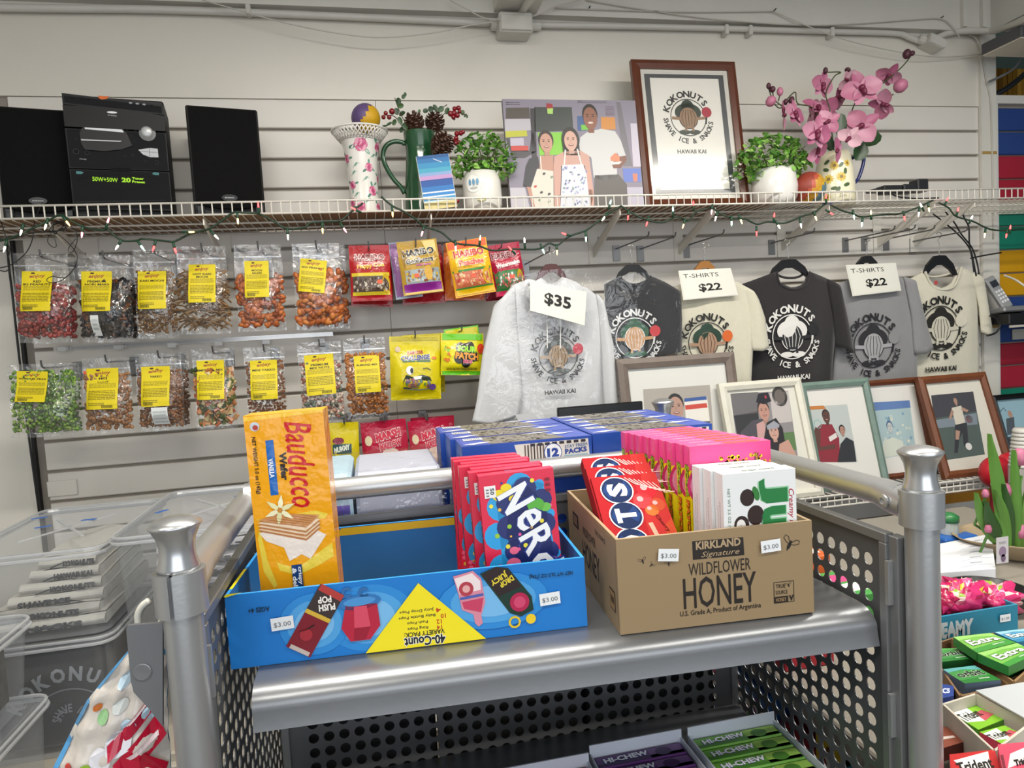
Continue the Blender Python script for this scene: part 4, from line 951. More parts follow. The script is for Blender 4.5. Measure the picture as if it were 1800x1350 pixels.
# ---- pine cone & berry spray standing in the pitcher
T = thing('pine_cone_spray', 'spray of pine cones, red berries and eucalyptus leaves in green pitcher', 'dried flowers', PY(739, 236, 2.25))
CONE = mat('#4a2e20', .6, var=.25, vscale=60); LEAF = mat('#33502f', .45, var=.2, vscale=30); BERRY = mat('#7d0f1c', .2, var=.2, coat=.4); TWIG = mat('#4b3a2c', .7)
def cone(px, py, rpx, Y, tilt):
    c = PY(px, py, Y); r = PY(px+rpx, py, Y).x-c.x; M = Matrix.Translation(c) @ rot(ry=tilt, rx=tilt*.4); b = MB()
    b.ball((0, 0, 0), (r*.55, r*.55, r*.95), 10, 7)
    for i in range(9):
        t = -0.95+i*.23; rr = r*1.02*math.sqrt(max(0, 1-(t*.92)**2))
        m = max(4, int(9*rr/r))
        for k in range(m):
            a = 2*math.pi*(k+.5*(i % 2))/m; cx, cy = math.cos(a), math.sin(a); ti = t*r
            p0 = Vector((cx*rr*.45, cy*rr*.45, ti-.004)); tang = Vector((-cy, cx, 0)); tip = Vector((cx*rr, cy*rr, ti+r*.16)); wd = r*.26
            b.add([p0-tang*wd*.5, p0+tang*wd*.5, tip+tang*wd*.8-Vector((0, 0, r*.05)), tip+Vector((0, 0, r*.05)), tip-tang*wd*.8-Vector((0, 0, r*.05)), p0+Vector((0, 0, -r*.12)), tip-Vector((0, 0, r*.13))],
                  [(0, 1, 2, 3, 4), (1, 5, 6, 2), (5, 0, 4, 6), (2, 6, 3), (3, 6, 4)])
    b.v = [M @ v for v in b.v]; b.build('pine_cone', CONE, T, world=True)
cone(729, 216, 17, 2.25, -14); cone(764, 216, 17, 2.27, 12); cone(777, 254, 20, 2.16, 45)
def leafp(T, px, py, lpx, wpx, ang, Y, m, name='leaf', cup=.25):
    c = PY(px, py, Y); s = PY(px+10, py, Y).x-c.x; s /= 10; L = lpx*s/2; Wd = wpx*s/2; b = MB(); M = Matrix.Translation(c) @ rot(ry=-ang) @ rot(rx=rnd.uniform(-30, 30))
    out = [(math.cos(2*math.pi*k/10)*L, math.sin(2*math.pi*k/10)*Wd) for k in range(10)]
    vs = [(x, -abs(z)*cup, z) for x, z in out]+[(-L*.6, .001, 0), (L*.6, .001, 0), (0, .001, 0)]
    b.add(vs, [tuple([k, (k+1) % 10, 12]) for k in range(10)], xf=M)
    return b.build(name, m, T, world=True, smooth=True)
for px, py, l, wd, a in ((700, 178, 13, 11, 70), (709, 170, 9, 7, 60), (712, 166, 8, 6, 80), (704, 186, 12, 9, 20), (697, 196, 13, 9, 100), (707, 200, 13, 10, 40), (703, 212, 14, 9, 110), (693, 215, 12, 8, 60), (684, 218, 12, 6, 30), (675, 222, 13, 5, 10), (712, 222, 13, 10, 120), (706, 228, 12, 8, 60), (748, 195, 10, 9, 30), (757, 192, 11, 10, 60), (765, 190, 13, 9, 110), (775, 192, 13, 10, 40), (786, 195, 13, 9, 70), (737, 196, 8, 5, 80), (813, 198, 10, 8, 90), (818, 203, 8, 4, 50), (821, 205, 6, 4, 80), (797, 206, 12, 6, 110), (760, 205, 14, 9, 20), (822, 244, 10, 8, 30)):
    leafp(T, px, py, l, wd, a, 2.25+rnd.uniform(-.02, .02), mat(rnd.choice(['#33502f', '#2a4429', '#48663a', '#3c5a38']), .45))
for px, py, r in ((689, 196, 5.5), (678, 199, 4), (674, 206, 4), (684, 206, 4.2), (792, 200, 5), (799, 191, 4), (806, 190, 4.5), (798, 199, 5), (804, 203, 4.5), (797, 206, 4), (808, 196, 3.6), (803, 235, 4.5), (810, 234, 4.5), (802, 243, 4.2), (806, 250, 4), (801, 252, 4), (814, 232, 3.6), (798, 247, 3.6), (799, 344, 3.5), (804, 353, 4)):
    c = PY(px, py, 2.235 if py < 300 else 2.13); s = PY(px+r, py, c.y).x-c.x; MB().ball(c, s, 12, 8).build('berry', BERRY, T, world=True, smooth=True)
for pts in ([(730, 240), (712, 215), (700, 190), (694, 172)], [(735, 240), (745, 215), (760, 200), (786, 184)], [(760, 240), (785, 236), (797, 240), (803, 246)], [(752, 238), (775, 205), (795, 196), (820, 202)], [(716, 236), (695, 206), (680, 203)]):
    MB().tube(pxpath(pts, 2.25, 4), .0014, 5).build('twig', TWIG, T, world=True)
# ---- ocean painting card
def tilted(name, label, cat, BL, BR, TLp, Y0, ztarget=None, group=None):
    """flat thing leaning back: bottom edge at depth Y0, its left edge keeps the same x; returns thing, w, h (local x right, z up the face, -y front)"""
    a = PY(BL[0], BL[1], Y0); c = PY(BR[0], BR[1], Y0); tl = PX(TLp[0], TLp[1], a.x)
    ux = Vector((c.x-a.x, 0, 0)).normalized(); up = tl-a; h = up.length; up.normalize()
    n = ux.cross(up).normalized()     # towards the viewer
    M = Matrix(((ux.x, -n.x, up.x, a.x), (ux.y, -n.y, up.y, a.y), (ux.z, -n.z, up.z, a.z), (0, 0, 0, 1)))
    o = bpy.data.objects.new(name, None); o.empty_display_size = .02; COL.objects.link(o); place(o, M); meta(o, label, cat, group)
    return o, (c.x-a.x), h
a = PY(747, 368, 2.118); c_ = PY(805, 366, 2.118); t_ = PY(732, 273, 2.13); w = c_.x-a.x; h = (t_-a).length
T = thing('ocean_painting', 'small blue painted canvas of an ocean sunset leaning on green pitcher', 'painting', (a.x, 2.118, ZI), rot(ry=-5.5, rx=-5))
MB().box(0, w, 0, .006, 0, h).build('canvas', mat('#dddad2', .6), T)
p = PR(FRONT(0)); st = [(0, '#d9c98a'), (.13, '#cfe0e0'), (.16, '#3f8fc0'), (.22, '#e8eef0'), (.245, '#2f7fc0'), (.30, '#e6eef2'), (.325, '#2370b4'), (.42, '#1a4f98'), (.53, '#1d3f82'), (.545, '#b78fc0'), (.62, '#7f9fc8'), (.68, '#3f9cb8'), (.76, '#2a86b4'), (.86, '#1d6aa4'), (.94, '#17508a'), (1, '#17508a')]
for (v0, c0), (v1, _) in zip(st, st[1:]): p.rect(.001, v0*h, w-.001, v1*h, c0)
p.up().line([(w*.5, h*.93), (w*.75, h*.85)], .0022, '#cfd4d8'); p.build('painting_print', T, PRM)
# ---- potted greenery
def foliage(T, cx, cy, rx, ry, Y, n, seed, greens, dome=.75):
    rr = random.Random(seed); c = PY(cx, cy, Y); s = (PY(cx+10, cy, Y).x-c.x)/10
    for g, gc in enumerate(greens):
        b = MB(); b2 = None
        for _ in range(n):
            while True:
                x, y, z = rr.uniform(-1, 1), rr.uniform(-1, 1), rr.uniform(-1, 1)
                if .25 < x*x+y*y+z*z < 1: break
            P = c+Vector((x*rx*s, y*rx*s*.55, z*ry*s-(x*x)*ry*s*.45)); L = rr.uniform(4.2, 7.2)*s; Wd = L*.62
            M = Matrix.Translation(P) @ Matrix.Rotation(rr.uniform(0, 6.28), 4, 'Z') @ Matrix.Rotation(rr.uniform(-.6, 1.1), 4, 'Y') @ Matrix.Rotation(rr.uniform(-.8, .8), 4, 'X')
            b.add([(-L, 0, 0), (-L*.3, -Wd, L*.2), (L*.6, -Wd*.8, L*.2), (L, 0, 0), (L*.6, Wd*.8, L*.2), (-L*.3, Wd, L*.2), (0, 0, -.0005)], [(0, 1, 6), (1, 2, 6), (2, 3, 6), (3, 4, 6), (4, 5, 6), (5, 0, 6)], xf=M)
        b.build('foliage', mat(gc, .4, var=.25, vscale=40), T, world=True, kind='stuff')
    b = MB()
    for _ in range(26):
        a = rr.uniform(0, 6.28); k = rr.uniform(.3, .9); P = c+Vector((math.cos(a)*rx*s*k, math.sin(a)*rx*s*.5*k, rr.uniform(-.1, .7)*ry*s)); q = c+Vector((0, 0, -ry*s*1.1)); b.tube([q, (q+P)/2+Vector((0, 0, .01)), P], .0009, 4)
    b.build('stems', mat('#4d5a2c', .6), T, world=True, kind='stuff')
GRN = ['#5f9a3a', '#7cb048', '#4a7a30', '#9ac464']
c = PY(847, 330, 2.18); r = PY(847+34, 330, 2.18).x-c.x; zt = PY(847, 305, 2.18).z-ZI
T = thing('owl_planter', 'white ceramic planter with round leaf sticker and bushy green plant', 'potted plant', (c.x, 2.18, ZI), rot(rz=-12), group='white planters')
MB().lathe([(0, 0), (r*.86, 0), (r*.97, zt*.15), (r, zt*.4), (r*.97, zt*.75), (r*.86, zt), (r*.78, zt), (r*.8, zt*.7), (0, zt*.7)], 32).build('pot', mat('#e4e2da', .2, coat=.3, bump=.15, bscale=40, var=.03), T, smooth=True)
for s in (-1, 1): MB().lathe([(.012, 0), (.008, .012), (0, .02)], 8, xf=Matrix.Translation((s*r*.7, -.01, zt*.93)) @ rot(ry=s*25)).build('ear', mat('#e4e2da', .2, coat=.3), T, smooth=True)
pf = lambda u, v, d: Vector(((r+.001+d)*math.sin(u/r), -(r+.001+d)*math.cos(u/r), v))
p = PR(pf); p.circ(-.023, zt*.66, .027, '#f0efe9', n=24)
for k in (-1, 0, 1): p.circ(-.023+k*.0125, zt*.66+.004, .0045, '#6f9fc0', .010, n=12, L=1)
p.lines(-.036, zt*.66-.016, -.01, zt*.66-.010, 2, '#aab4ba'); p.build('leaf_sticker', T)
MB().tube([(-.012, -r, zt*.25), (0, -r-.003, zt*.19), (.012, -r, zt*.25)], .003, 6).build('beak', mat('#d9d39a', .4), T)
foliage(T, 851, 273, 58, 42, 2.18, 120, 3, GRN)
c = PY(1361, 325, 2.17); r = PY(1361+35, 325, 2.17).x-c.x; zt = PY(1361, 299, 2.17).z-ZI
T = thing('round_planter', 'round white pot with bushy green plant before the framed emblem', 'potted plant', (c.x, 2.17, ZI), group='white planters')
MB().lathe([(0, 0), (r*.80, 0), (r*.96, zt*.2), (r, zt*.5), (r*.93, zt*.85), (r*.82, zt), (r*.74, zt), (r*.78, zt*.7), (0, zt*.7)], 32).build('pot', mat('#e8e7e2', .15, coat=.5, bump=.1, bscale=60, var=.02), T, smooth=True)
foliage(T, 1358, 278, 66, 40, 2.17, 120, 9, ['#669c3e', '#80b24c', '#4c7d30', '#9cc568'])
# ---- rainbow ball
def rain(q):
    t = q.x*.9-q.z*.55-q.y*.2
    return '#8f3a2c' if t < -.25 else '#b5503a' if t < -.05 else '#c2922a' if t < .35 else '#cfa628' if t < .5 else '#5d7f8a'
painted_ball('small rainbow painted ball between white pot and sunflower pitcher', 1422, 330, 25, 2.15, ZW+.003, rain)
# ---- sunflower pitcher with orchid
c = PY(1467, 320, 2.2); prp = prof_px(1467, [(270, 22), (278, 24), (300, 27), (325, 29), (345, 29.5), (358, 29)], 2.2); prp = [(r, z-ZW) for r, z in prp][::-1]; prp[0] = (prp[0][0], 0)
T = thing('sunflower_pitcher', 'cream pitcher painted with sunflowers and blue handle', 'pitcher', (c.x, 2.2, ZW), rot(rz=-33))
CREAM = mat('#efe9cc', .18, coat=.4, var=.04)
MB().lathe([(0, 0)]+prp+[(prp[-1][0]-.005, prp[-1][1]), (prp[2][0]-.006, prp[-1][1]-.06), (0, prp[-1][1]-.06)], 36).build('pitcher_body', CREAM, T, smooth=True)
R0 = prp[2][0]; PH = prp[-1][1]
MB().tube(smooth_path([PY(x, y, 2.2) for x, y in ((1488, 285), (1500, 277), (1516, 276), (1518, 284), (1513, 303), (1506, 318), (1493, 327))], 4), .0062, 8).build('handle', mat('#232c66', .25, coat=.3), T, world=True, smooth=True)
def prad(z):
    for (ra, za), (rb, zb) in zip(prp, prp[1:]):
        if za <= z <= zb: return ra+(rb-ra)*(z-za)/max(zb-za, 1e-6)
    return R0
p = PR(lambda u, v, d: Vector(((prad(v)+d)*math.sin(u/R0), -(prad(v)+d)*math.cos(u/R0), v)), .0004)
for cu, cv, r_ in ((-.004, .72, .0165), (-.024, .48, .0165), (.018, .50, .0165), (-.03, .15, .012), (.045, .75, .012)):
    cv *= PH
    for k in range(11): a = k*2*math.pi/11; p.circ(cu+r_*.62*math.cos(a), cv+r_*.62*math.sin(a), r_*.45, '#d9c04e' if k % 2 else '#cfae3a', r_*.2, math.degrees(a), n=8)
    p.circ(cu, cv, r_*.38, '#8a6a34', n=10, L=1)
for cu, cv, a in ((-.032, .8, 30), (-.034, .66, -20), (.02, .72, 40), (.034, .6, 80), (-.006, .30, 0), (.006, .27, 60), (.036, .35, 20)): p.circ(cu, cv*PH, .012, '#4d6240', .0065, a, n=10)
p.txt('Sun', .02, .16*PH, .026, .012, '#6d6f4a', 0, 0, .3); p.rect(-.05, .004, .05, .012, '#3d4378', sub=8); p.build('sunflower_painting', T)
T = thing('orchid_spray', 'pink artificial orchid stems with dark buds in the sunflower pitcher', 'flowers', PY(1470, 285, 2.2))
PET = [mat(c, .45, var=.12, vscale=50) for c in ('#b8708c', '#ac6080', '#c488a0', '#d0a4b2')]; PEDGE = mat('#dba9b8', .45); LIP = mat('#6a1c3c', .45); OSTEM = mat('#3f4a26', .5); ODARK = mat('#4a2230', .5); OLEAF = mat('#22401f', .35, var=.2)
def petal(parent, M, L, Wd, m, cupv=.25):
    b = MB(); nu, nv = 5, 6; 
    def fn(u, v):
        x = v*L; half = Wd*math.sin(math.pi*min(1, .12+v*.86))**.7; y = (u*2-1)*half
        return (x, -cupv*(y*y)/max(Wd, 1e-6)+.06*L*math.sin(v*3)-.002, y)
    b.grid(fn, nu, nv, xf=M); return b.build('petal', m, parent, world=True, smooth=True)
def flower(px, py, rpx, Y, face, spin, light=0, n=5):
    """face = (rx, rz) tilt in degrees away from the viewer"""
    c = PY(px, py, Y); r = PY(px+rpx, py, Y).x-c.x
    B = Matrix.Translation(c) @ rot(rz=face[1]) @ rot(rx=face[0]) @ rot(ry=spin)
    ctr = MB(); ctr.ball((0, -.10*r, 0), (r*.17, r*.17, r*.17), 8, 6); ctr.ball((0, -.16*r, -.22*r), (r*.13, r*.15, r*.22), 8, 6); ctr.v = [B @ v for v in ctr.v]
    o = ctr.build('flower', LIP, T, world=True, smooth=True)
    angs = [(0, .50, 1.0), (180, .50, 1.0), (90, .32, .95), (215+20, .30, .85), (305, .30, .85)][:n]
    for k, (a, wd, ln) in enumerate(angs):
        m = PET[(k+int(px)) % 3] if not light else PET[3]
        petal(o, B @ rot(ry=-a), r*ln*1.05, r*wd, m, .3)
for f in ((1445, 149, 23, 2.17, (10, 15), 8), (1514, 156, 31, 2.12, (-10, -15), -14), (1562, 132, 20, 2.18, (50, -30), 30), (1553, 183, 22, 2.15, (30, -60), -70, 0, 4), (1376, 203, 22, 2.12, (0, 50), 80, 0, 4), (1396, 200, 24, 2.14, (-10, 25), 10), (1435, 233, 28, 2.08, (5, 10), 10), (1437, 190, 25, 2.18, (-35, 10), 30), (1424, 203, 20, 2.18, (0, 70), 20), (1456, 214, 20, 2.11, (-10, -20), 60), (1452, 196, 22, 2.2, (20, -40), 130), (1514, 222, 28, 2.14, (-5, -35), 60, 0, 4), (1493, 243, 19, 2.1, (0, -40), 40, 1, 3), (1470, 264, 19, 2.1, (10, 30), 60, 0, 3), (1436, 267, 21, 2.12, (25, 20), 150, 0, 4), (1474, 171, 19, 2.2, (30, 20), 240), (1489, 140, 16, 2.15, (40, -10), 120, 1, 4)): flower(*f)
def bud(px, py, rx, ry, ang, Y, m):
    c = PY(px, py, Y); s = (PY(px+10, py, Y).x-c.x)/10
    MB().ball((0, 0, 0), (rx*s, rx*s, ry*s), 10, 8, xf=Matrix.Translation(c) @ rot(ry=ang)).build('bud', m, T, world=True, smooth=True)
for a in ((1351, 151, 3.6, 5, 0), (1358, 157, 4.6, 5, 0), (1381, 179, 4, 4.6, 10), (1391, 176, 4.6, 6, 20), (1451, 124, 3.6, 5, 0), (1490, 123, 4.6, 3.6, 20), (1594, 95, 6, 7.5, 15), (1603, 94, 4, 4.6, 60)): bud(*a, 2.16, ODARK)
for a in ((1371, 161, 5, 7, 0), (1355, 178, 8, 9, 40), (1583, 151, 10, 11, 50)): bud(*a, 2.15, PET[0])
for pts in ([(1474, 285), (1480, 235), (1497, 195), (1513, 163), (1535, 158), (1556, 143), (1585, 118), (1600, 100)], [(1468, 285), (1462, 230), (1458, 190), (1452, 165), (1466, 135), (1478, 127), (1455, 127)], [(1466, 285), (1450, 230), (1428, 190), (1402, 182), (1398, 162), (1384, 174), (1372, 190), (1360, 180), (1351, 155)], [(1535, 160), (1548, 175), (1570, 166)], [(1368, 178), (1372, 164)], [(1380, 190), (1362, 176), (1358, 160)]):
    MB().tube(pxpath(pts, 2.17, 5), .0022, 6).build('stem', OSTEM, T, world=True, smooth=True)
for px, py, l, wd, a in ((1478, 222, 40, 17, 86), (1531, 244, 34, 26, 35), (1511, 267, 30, 24, 60), (1507, 232, 28, 14, 110), (1455, 250, 30, 16, 120)):
    leafp(T, px, py, l, wd, a, 2.17, OLEAF, cup=.35)
# ---- canvas photo print
def face(p, cx, cy, w, h, skin, hair, style=0, smile='#7a2f2a'):
    k = lambda c, s: tuple(min(1, v*s) for v in hexc(c))
    if style == 1: p.circ(cx, cy+h*.05, w*.66, hair, h*.64, n=20); p.rect(cx-w*.62, cy-h*.75, cx+w*.62, cy+h*.05, hair)
    elif style == 2: p.circ(cx, cy+h*.12, w*.58, hair, h*.54, n=20)
    else: p.circ(cx, cy+h*.16, w*.53, hair, h*.47, n=20)
    p.rect(cx-w*.2, cy-h*.68, cx+w*.2, cy-h*.3, k(skin, .85), L=1); p.circ(cx, cy-h*.02, w*.48, skin, h*.5, n=20, L=2)
    for s in (-1, 1): p.circ(cx+s*w*.2, cy+h*.06, w*.075, '#2a201c', h*.028, n=8, L=3); p.rect(cx+s*w*.2-w*.1, cy+h*.125, cx+s*w*.2+w*.1, cy+h*.15, hair, L=3)
    p.poly([(cx-w*.04, cy+h*.05), (cx+w*.04, cy+h*.05), (cx+w*.08, cy-h*.1), (cx-w*.08, cy-h*.1)], k(skin, .88), 3)
    p.circ(cx, cy-h*.23, w*.2, smile, h*.055, n=10, L=3); p.rect(cx-w*.13, cy-h*.235, cx+w*.13, cy-h*.205, '#e9ddd4', L=4)
T, w, h = tilted('photo_canvas', 'canvas photo print of three people, two wearing floral aprons', 'photo print', (899, 371), (1133, 364), (883, 174), 2.18)
MB().box(0, w, 0, .02, 0, h).build('canvas', mat('#8f8c96', .6), T)
p = PR(FRONT(0))
def CU(x, y): # zoom px (880,160,scale 6.75) -> face coords, perspective removed bilinearly
    X, Y_ = 880+x/6.75, 160+y/6.75; t = (Y_-174)/(371-174); xl = 883+16*t; xr = 1117+16*t; f = (X-xl)/(xr-xl)
    return max(0, min(1, f))*w, max(0, min(1, 1-(Y_-(174+5*f))/(371-174-9*f+.01*0)))*h
cp = lambda pts, c, L=0: p.poly([CU(*q) for q in pts], c, L)
cp([(20, 95), (1600, 120), (1710, 1400), (100, 1400)], '#857f8e')
cp([(390, 195), (830, 200), (850, 480), (390, 490)], '#3a403e', 1); cp([(60, 200), (330, 200), (340, 330), (60, 330)], '#4f4a44', 1); cp([(50, 335), (340, 335), (360, 470), (50, 480)], '#b4b0b8', 1); cp([(340, 210), (400, 210), (420, 800), (360, 800)], '#3a373c', 1)
cp([(55, 480), (300, 470), (310, 540), (60, 555)], '#b7b83a', 2); cp([(110, 565), (265, 560), (270, 650), (115, 655)], '#b9b2c2', 2); cp([(120, 655), (320, 655), (320, 710), (125, 712)], '#c2453e', 2); cp([(60, 560), (110, 560), (130, 800), (280, 800), (420, 720), (400, 500), (360, 500), (330, 720), (110, 720)], '#4a464c', 1)
cp([(430, 500), (720, 495), (740, 760), (450, 770)], '#7fc23c', 2); cp([(895, 310), (1000, 300), (1000, 480), (900, 480)], '#3d5a8a', 2); cp([(940, 410), (1030, 410), (1030, 470), (945, 475)], '#6fb83c', 3); cp([(1180, 320), (1350, 325), (1360, 470), (1185, 470)], '#c8853a', 2)
cp([(530, 150), (600, 160), (610, 210), (530, 215)], '#9a2f36', 2); cp([(540, 215), (610, 210), (605, 280), (545, 275)], '#a5cc6a', 2); cp([(1370, 140), (1420, 150), (1560, 900), (1450, 900)], '#6e6a72', 1); cp([(1540, 400), (1620, 400), (1670, 910), (1570, 910)], '#c2bccb', 2)
cp([(1440, 930), (1660, 930), (1665, 1090), (1455, 1090)], '#5a72c0', 2); cp([(1560, 990), (1620, 990), (1620, 1085), (1570, 1085)], '#c8785a', 3); cp([(1490, 1150), (1690, 1150), (1700, 1400), (1490, 1400)], '#b4b0c0', 2); cp([(110, 1150), (280, 1150), (340, 1400), (110, 1400)], '#b9b6be', 2)
p.lines(*CU(60, 165), *CU(220, 120), 2, '#5a5560'); p.lines(*CU(900, 150), *CU(1250, 120), 2, '#6a6470'); p.lines(*CU(1240, 300), *CU(1340, 180), 6, '#b06a80')
p.L = 5
# right figure: white shirt
cp([(1100, 1010), (1390, 1000), (1490, 1120), (1500, 1400), (1090, 1400)], '#55504e'); cp([(1010, 500), (1180, 460), (1350, 490), (1420, 600), (1480, 780), (1400, 790), (1370, 740), (1370, 1030), (1240, 1075), (1090, 1040), (1060, 800), (910, 700), (930, 560)], '#c9c9c8')
cp([(1400, 790), (1480, 785), (1490, 830), (1420, 920), (1330, 930), (1310, 890), (1390, 870)], '#7a4a3a', 1); cp([(1290, 800), (1350, 745), (1400, 790), (1405, 850), (1340, 855), (1295, 840)], '#e0805a', 2); cp([(1290, 840), (1430, 850), (1400, 880), (1310, 885)], '#d9d6d2', 2)
u, v = CU(1050, 330); p.L = 6; face(p, u, v, .050, .075, '#8a5844', '#1d1816', 0, '#c8a8a0')
p.L = 11
cp([(430, 780), (330, 810), (290, 900), (260, 1130), (350, 1150), (400, 1000), (450, 900)], '#33333a'); cp([(300, 1140), (350, 1145), (430, 1400), (370, 1400)], '#b98a78'); cp([(455, 780), (610, 770), (615, 1000), (440, 1000)], '#b98a78'); cp([(420, 930), (480, 940), (610, 960), (615, 1400), (400, 1400), (350, 1150)], '#d2cdc0', 1)
for q in ((500, 990), (400, 1140), (470, 1210), (560, 1230), (590, 1030), (450, 1300), (560, 1320)): u, v = CU(*q); p.circ(u, v, .006, rnd.choice(['#b8453e', '#3d3a3a', '#7a8a6a']), .004, 30, n=8, L=2)
p.line([CU(455, 780), CU(470, 940)], .004, '#d8d2c8', 2); u, v = CU(525, 620); face(p, u, v, .044, .063, '#c0917e', '#2f2522', 2)
p.L = 16
cp([(620, 790), (730, 730), (930, 720), (1030, 780), (1090, 1250), (1040, 1400), (980, 900), (700, 900), (690, 1250), (620, 1260), (610, 900)], '#c4988a'); cp([(690, 1240), (620, 1250), (620, 1400), (690, 1400)], '#c4988a'); cp([(1020, 1180), (1085, 1180), (1090, 1400), (1040, 1400)], '#c4988a'); cp([(710, 890), (960, 880), (1000, 1000), (1040, 1400), (690, 1400)], '#d0d2da', 1)
for _ in range(60): u, v = CU(rnd.uniform(720, 1000), rnd.uniform(910, 1380)); p.circ(u, v, .0045, rnd.choice(['#7d84b4', '#8fa6a0', '#a9a0c0', '#9fb0c8']), .003, rnd.uniform(0, 90), n=6, L=2)
p.line([CU(750, 710), CU(735, 900)], .005, '#d9d6d4', 2); p.line([CU(890, 700), CU(940, 890)], .005, '#d9d6d4', 2); u, v = CU(812, 600); face(p, u, v, .046, .066, '#cda392', '#241e1e', 1)
p.build('photo_print', T)
# ---- emblem print used on the certificate, shirts and bins
def emblem(p, cx, cy, r, ink, nut='#8a6a52', ball='#b03040', cap='#2c3a30', nutless=False, bg=None, skip_left=0):
    p.ring(cx, cy, r*.80, r*.84, ink)
    p.arc('KOKONUTS', cx, cy, r*1.05, r*.30, 98, 17.0, ink, .035, wk=.78)
    p.arc('SHAVE ICE & SNACKS', cx, cy, r*1.06, r*.235, 266, 9.5, ink, .03, inside=True, wk=.68)
    p.txt('HAWAII KAI', cx, cy-r*1.52, r*1.35, r*.19, ink, 0, .03)
    p.L += 1
    p.circ(cx, cy+r*.22, r*.62, cap, r*.42, n=22); p.circ(cx+.0*r, cy+r*.5, r*.3, cap, r*.3, n=14)
    p.L += 1
    p.circ(cx, cy-r*.02, r*.45, ink, r*.50, n=24); p.circ(cx, cy-r*.02, r*.415, nut, r*.465, n=24, L=1)
    for k in range(-2, 3): p.line([(cx+k*r*.10, cy+r*.34), (cx+k*r*.16, cy+r*.0), (cx+k*r*.11, cy-r*.38)], r*.022, ink, 2)
    for s in (-1, 1): p.line([(cx+s*r*.4, cy-r*.05), (cx+s*r*.78, cy-r*.02)], r*.13, nut, 1); p.circ(cx+s*r*.24, cy-r*.66, r*.27, cap, r*.11, n=12, L=1); p.line([(cx+s*r*.15, cy-r*.4), (cx+s*r*.18, cy-r*.62)], r*.10, nut, 1)
    p.circ(cx+r*.88, cy+r*.24, r*.235, ball, n=18, L=2); p.line([(cx+r*.86, cy+r*.02), (cx+r*.80, cy-r*.3)], r*.06, ink, 1)
    p.L += 1
WOODB = mat('#5a2c18', .3, coat=.3, var=.25, vscale=18)
def pic_frame(T, w, h, fw, m, matc, depth=.018, fd=.006):
    b = MB()
    for pts in ([(0, 0), (w, 0), (w-fw, fw), (fw, fw)], [(w, 0), (w, h), (w-fw, h-fw), (w-fw, fw)], [(w, h), (0, h), (fw, h-fw), (w-fw, h-fw)], [(0, h), (0, 0), (fw, fw), (fw, h-fw)]):
        o = len(b.v); (a, b_, c, d) = pts
        mid = lambda p_, q_, t: (p_[0]+(q_[0]-p_[0])*t, p_[1]+(q_[1]-p_[1])*t)
        m0, m1 = mid(a, d, .5), mid(b_, c, .5)
        vs = [(a[0], depth, a[1]), (b_[0], depth, b_[1]), (a[0], 0, a[1]), (b_[0], 0, b_[1]), (m0[0], -fd, m0[1]), (m1[0], -fd, m1[1]), (d[0], 0, d[1]), (c[0], 0, c[1]), (d[0], depth*.6, d[1]), (c[0], depth*.6, c[1])]
        mb = MB(); mb.add(vs, [(0, 1, 3, 2), (2, 3, 5, 4), (4, 5, 7, 6), (6, 7, 9, 8), (8, 9, 1, 0)]); mb.build('frame_rail', m, T)
    MB().box(fw*.5, w-fw*.5, depth*.5, depth*.9, fw*.5, h-fw*.5).build('mat_board', mat(matc, .7, var=.03), T)
    MB().box(fw*.8, w-fw*.8, depth*.22, depth*.26, fw*.8, h-fw*.8).build('glass', GLASS, T)
    return FRONT(depth*.5)
T, w, h = tilted('framed_emblem', 'brown wooden frame with round shop emblem print and grey inner border', 'picture frame', (1135, 366), (1319, 358), (1109, 104), 2.2)
fn = pic_frame(T, w, h, .030, WOODB, '#dedbd0')
p = PR(fn, .0002); p.rect(.036, .036, w-.036, h-.036, '#d2d0c8'); p.up().rect(.046, .046, w-.046, h-.046, '#4a4d50'); p.up().rect(.066, .066, w-.066, h-.060, '#e6e4dc'); p.up()
emblem(p, w*.5, h*.615, .080, '#1c1c1e', '#94765a', '#a8283c'); p.build('emblem_print', T)
# small wire light clips, adapters
T = thing('power_adapter', 'black power adapter and plugs lying on the right end of shelf', 'adapter', PY(1590, 330, 2.3))
for x0, y0, x1, y1, nm in ((1548, 327, 1580, 341, 'adapter_body'), (1583, 325, 1606, 340, 'adapter_body'), (1607, 316, 1626, 338, 'plug_block'), (1530, 333, 1547, 338, 'plug_tip')):
    a0, a1, c0, c1 = wrect(x0, y0, x1, y1, 2.3); MB().box(a0, a1, 2.28, 2.33, c0, c1, b=.004).build(nm, DK, T, world=True)
MB().tube(pxpath([(1560, 338), (1580, 346), (1610, 349), (1650, 348)], 2.26, 4), .003, 6).build('cord', DK, T, world=True)
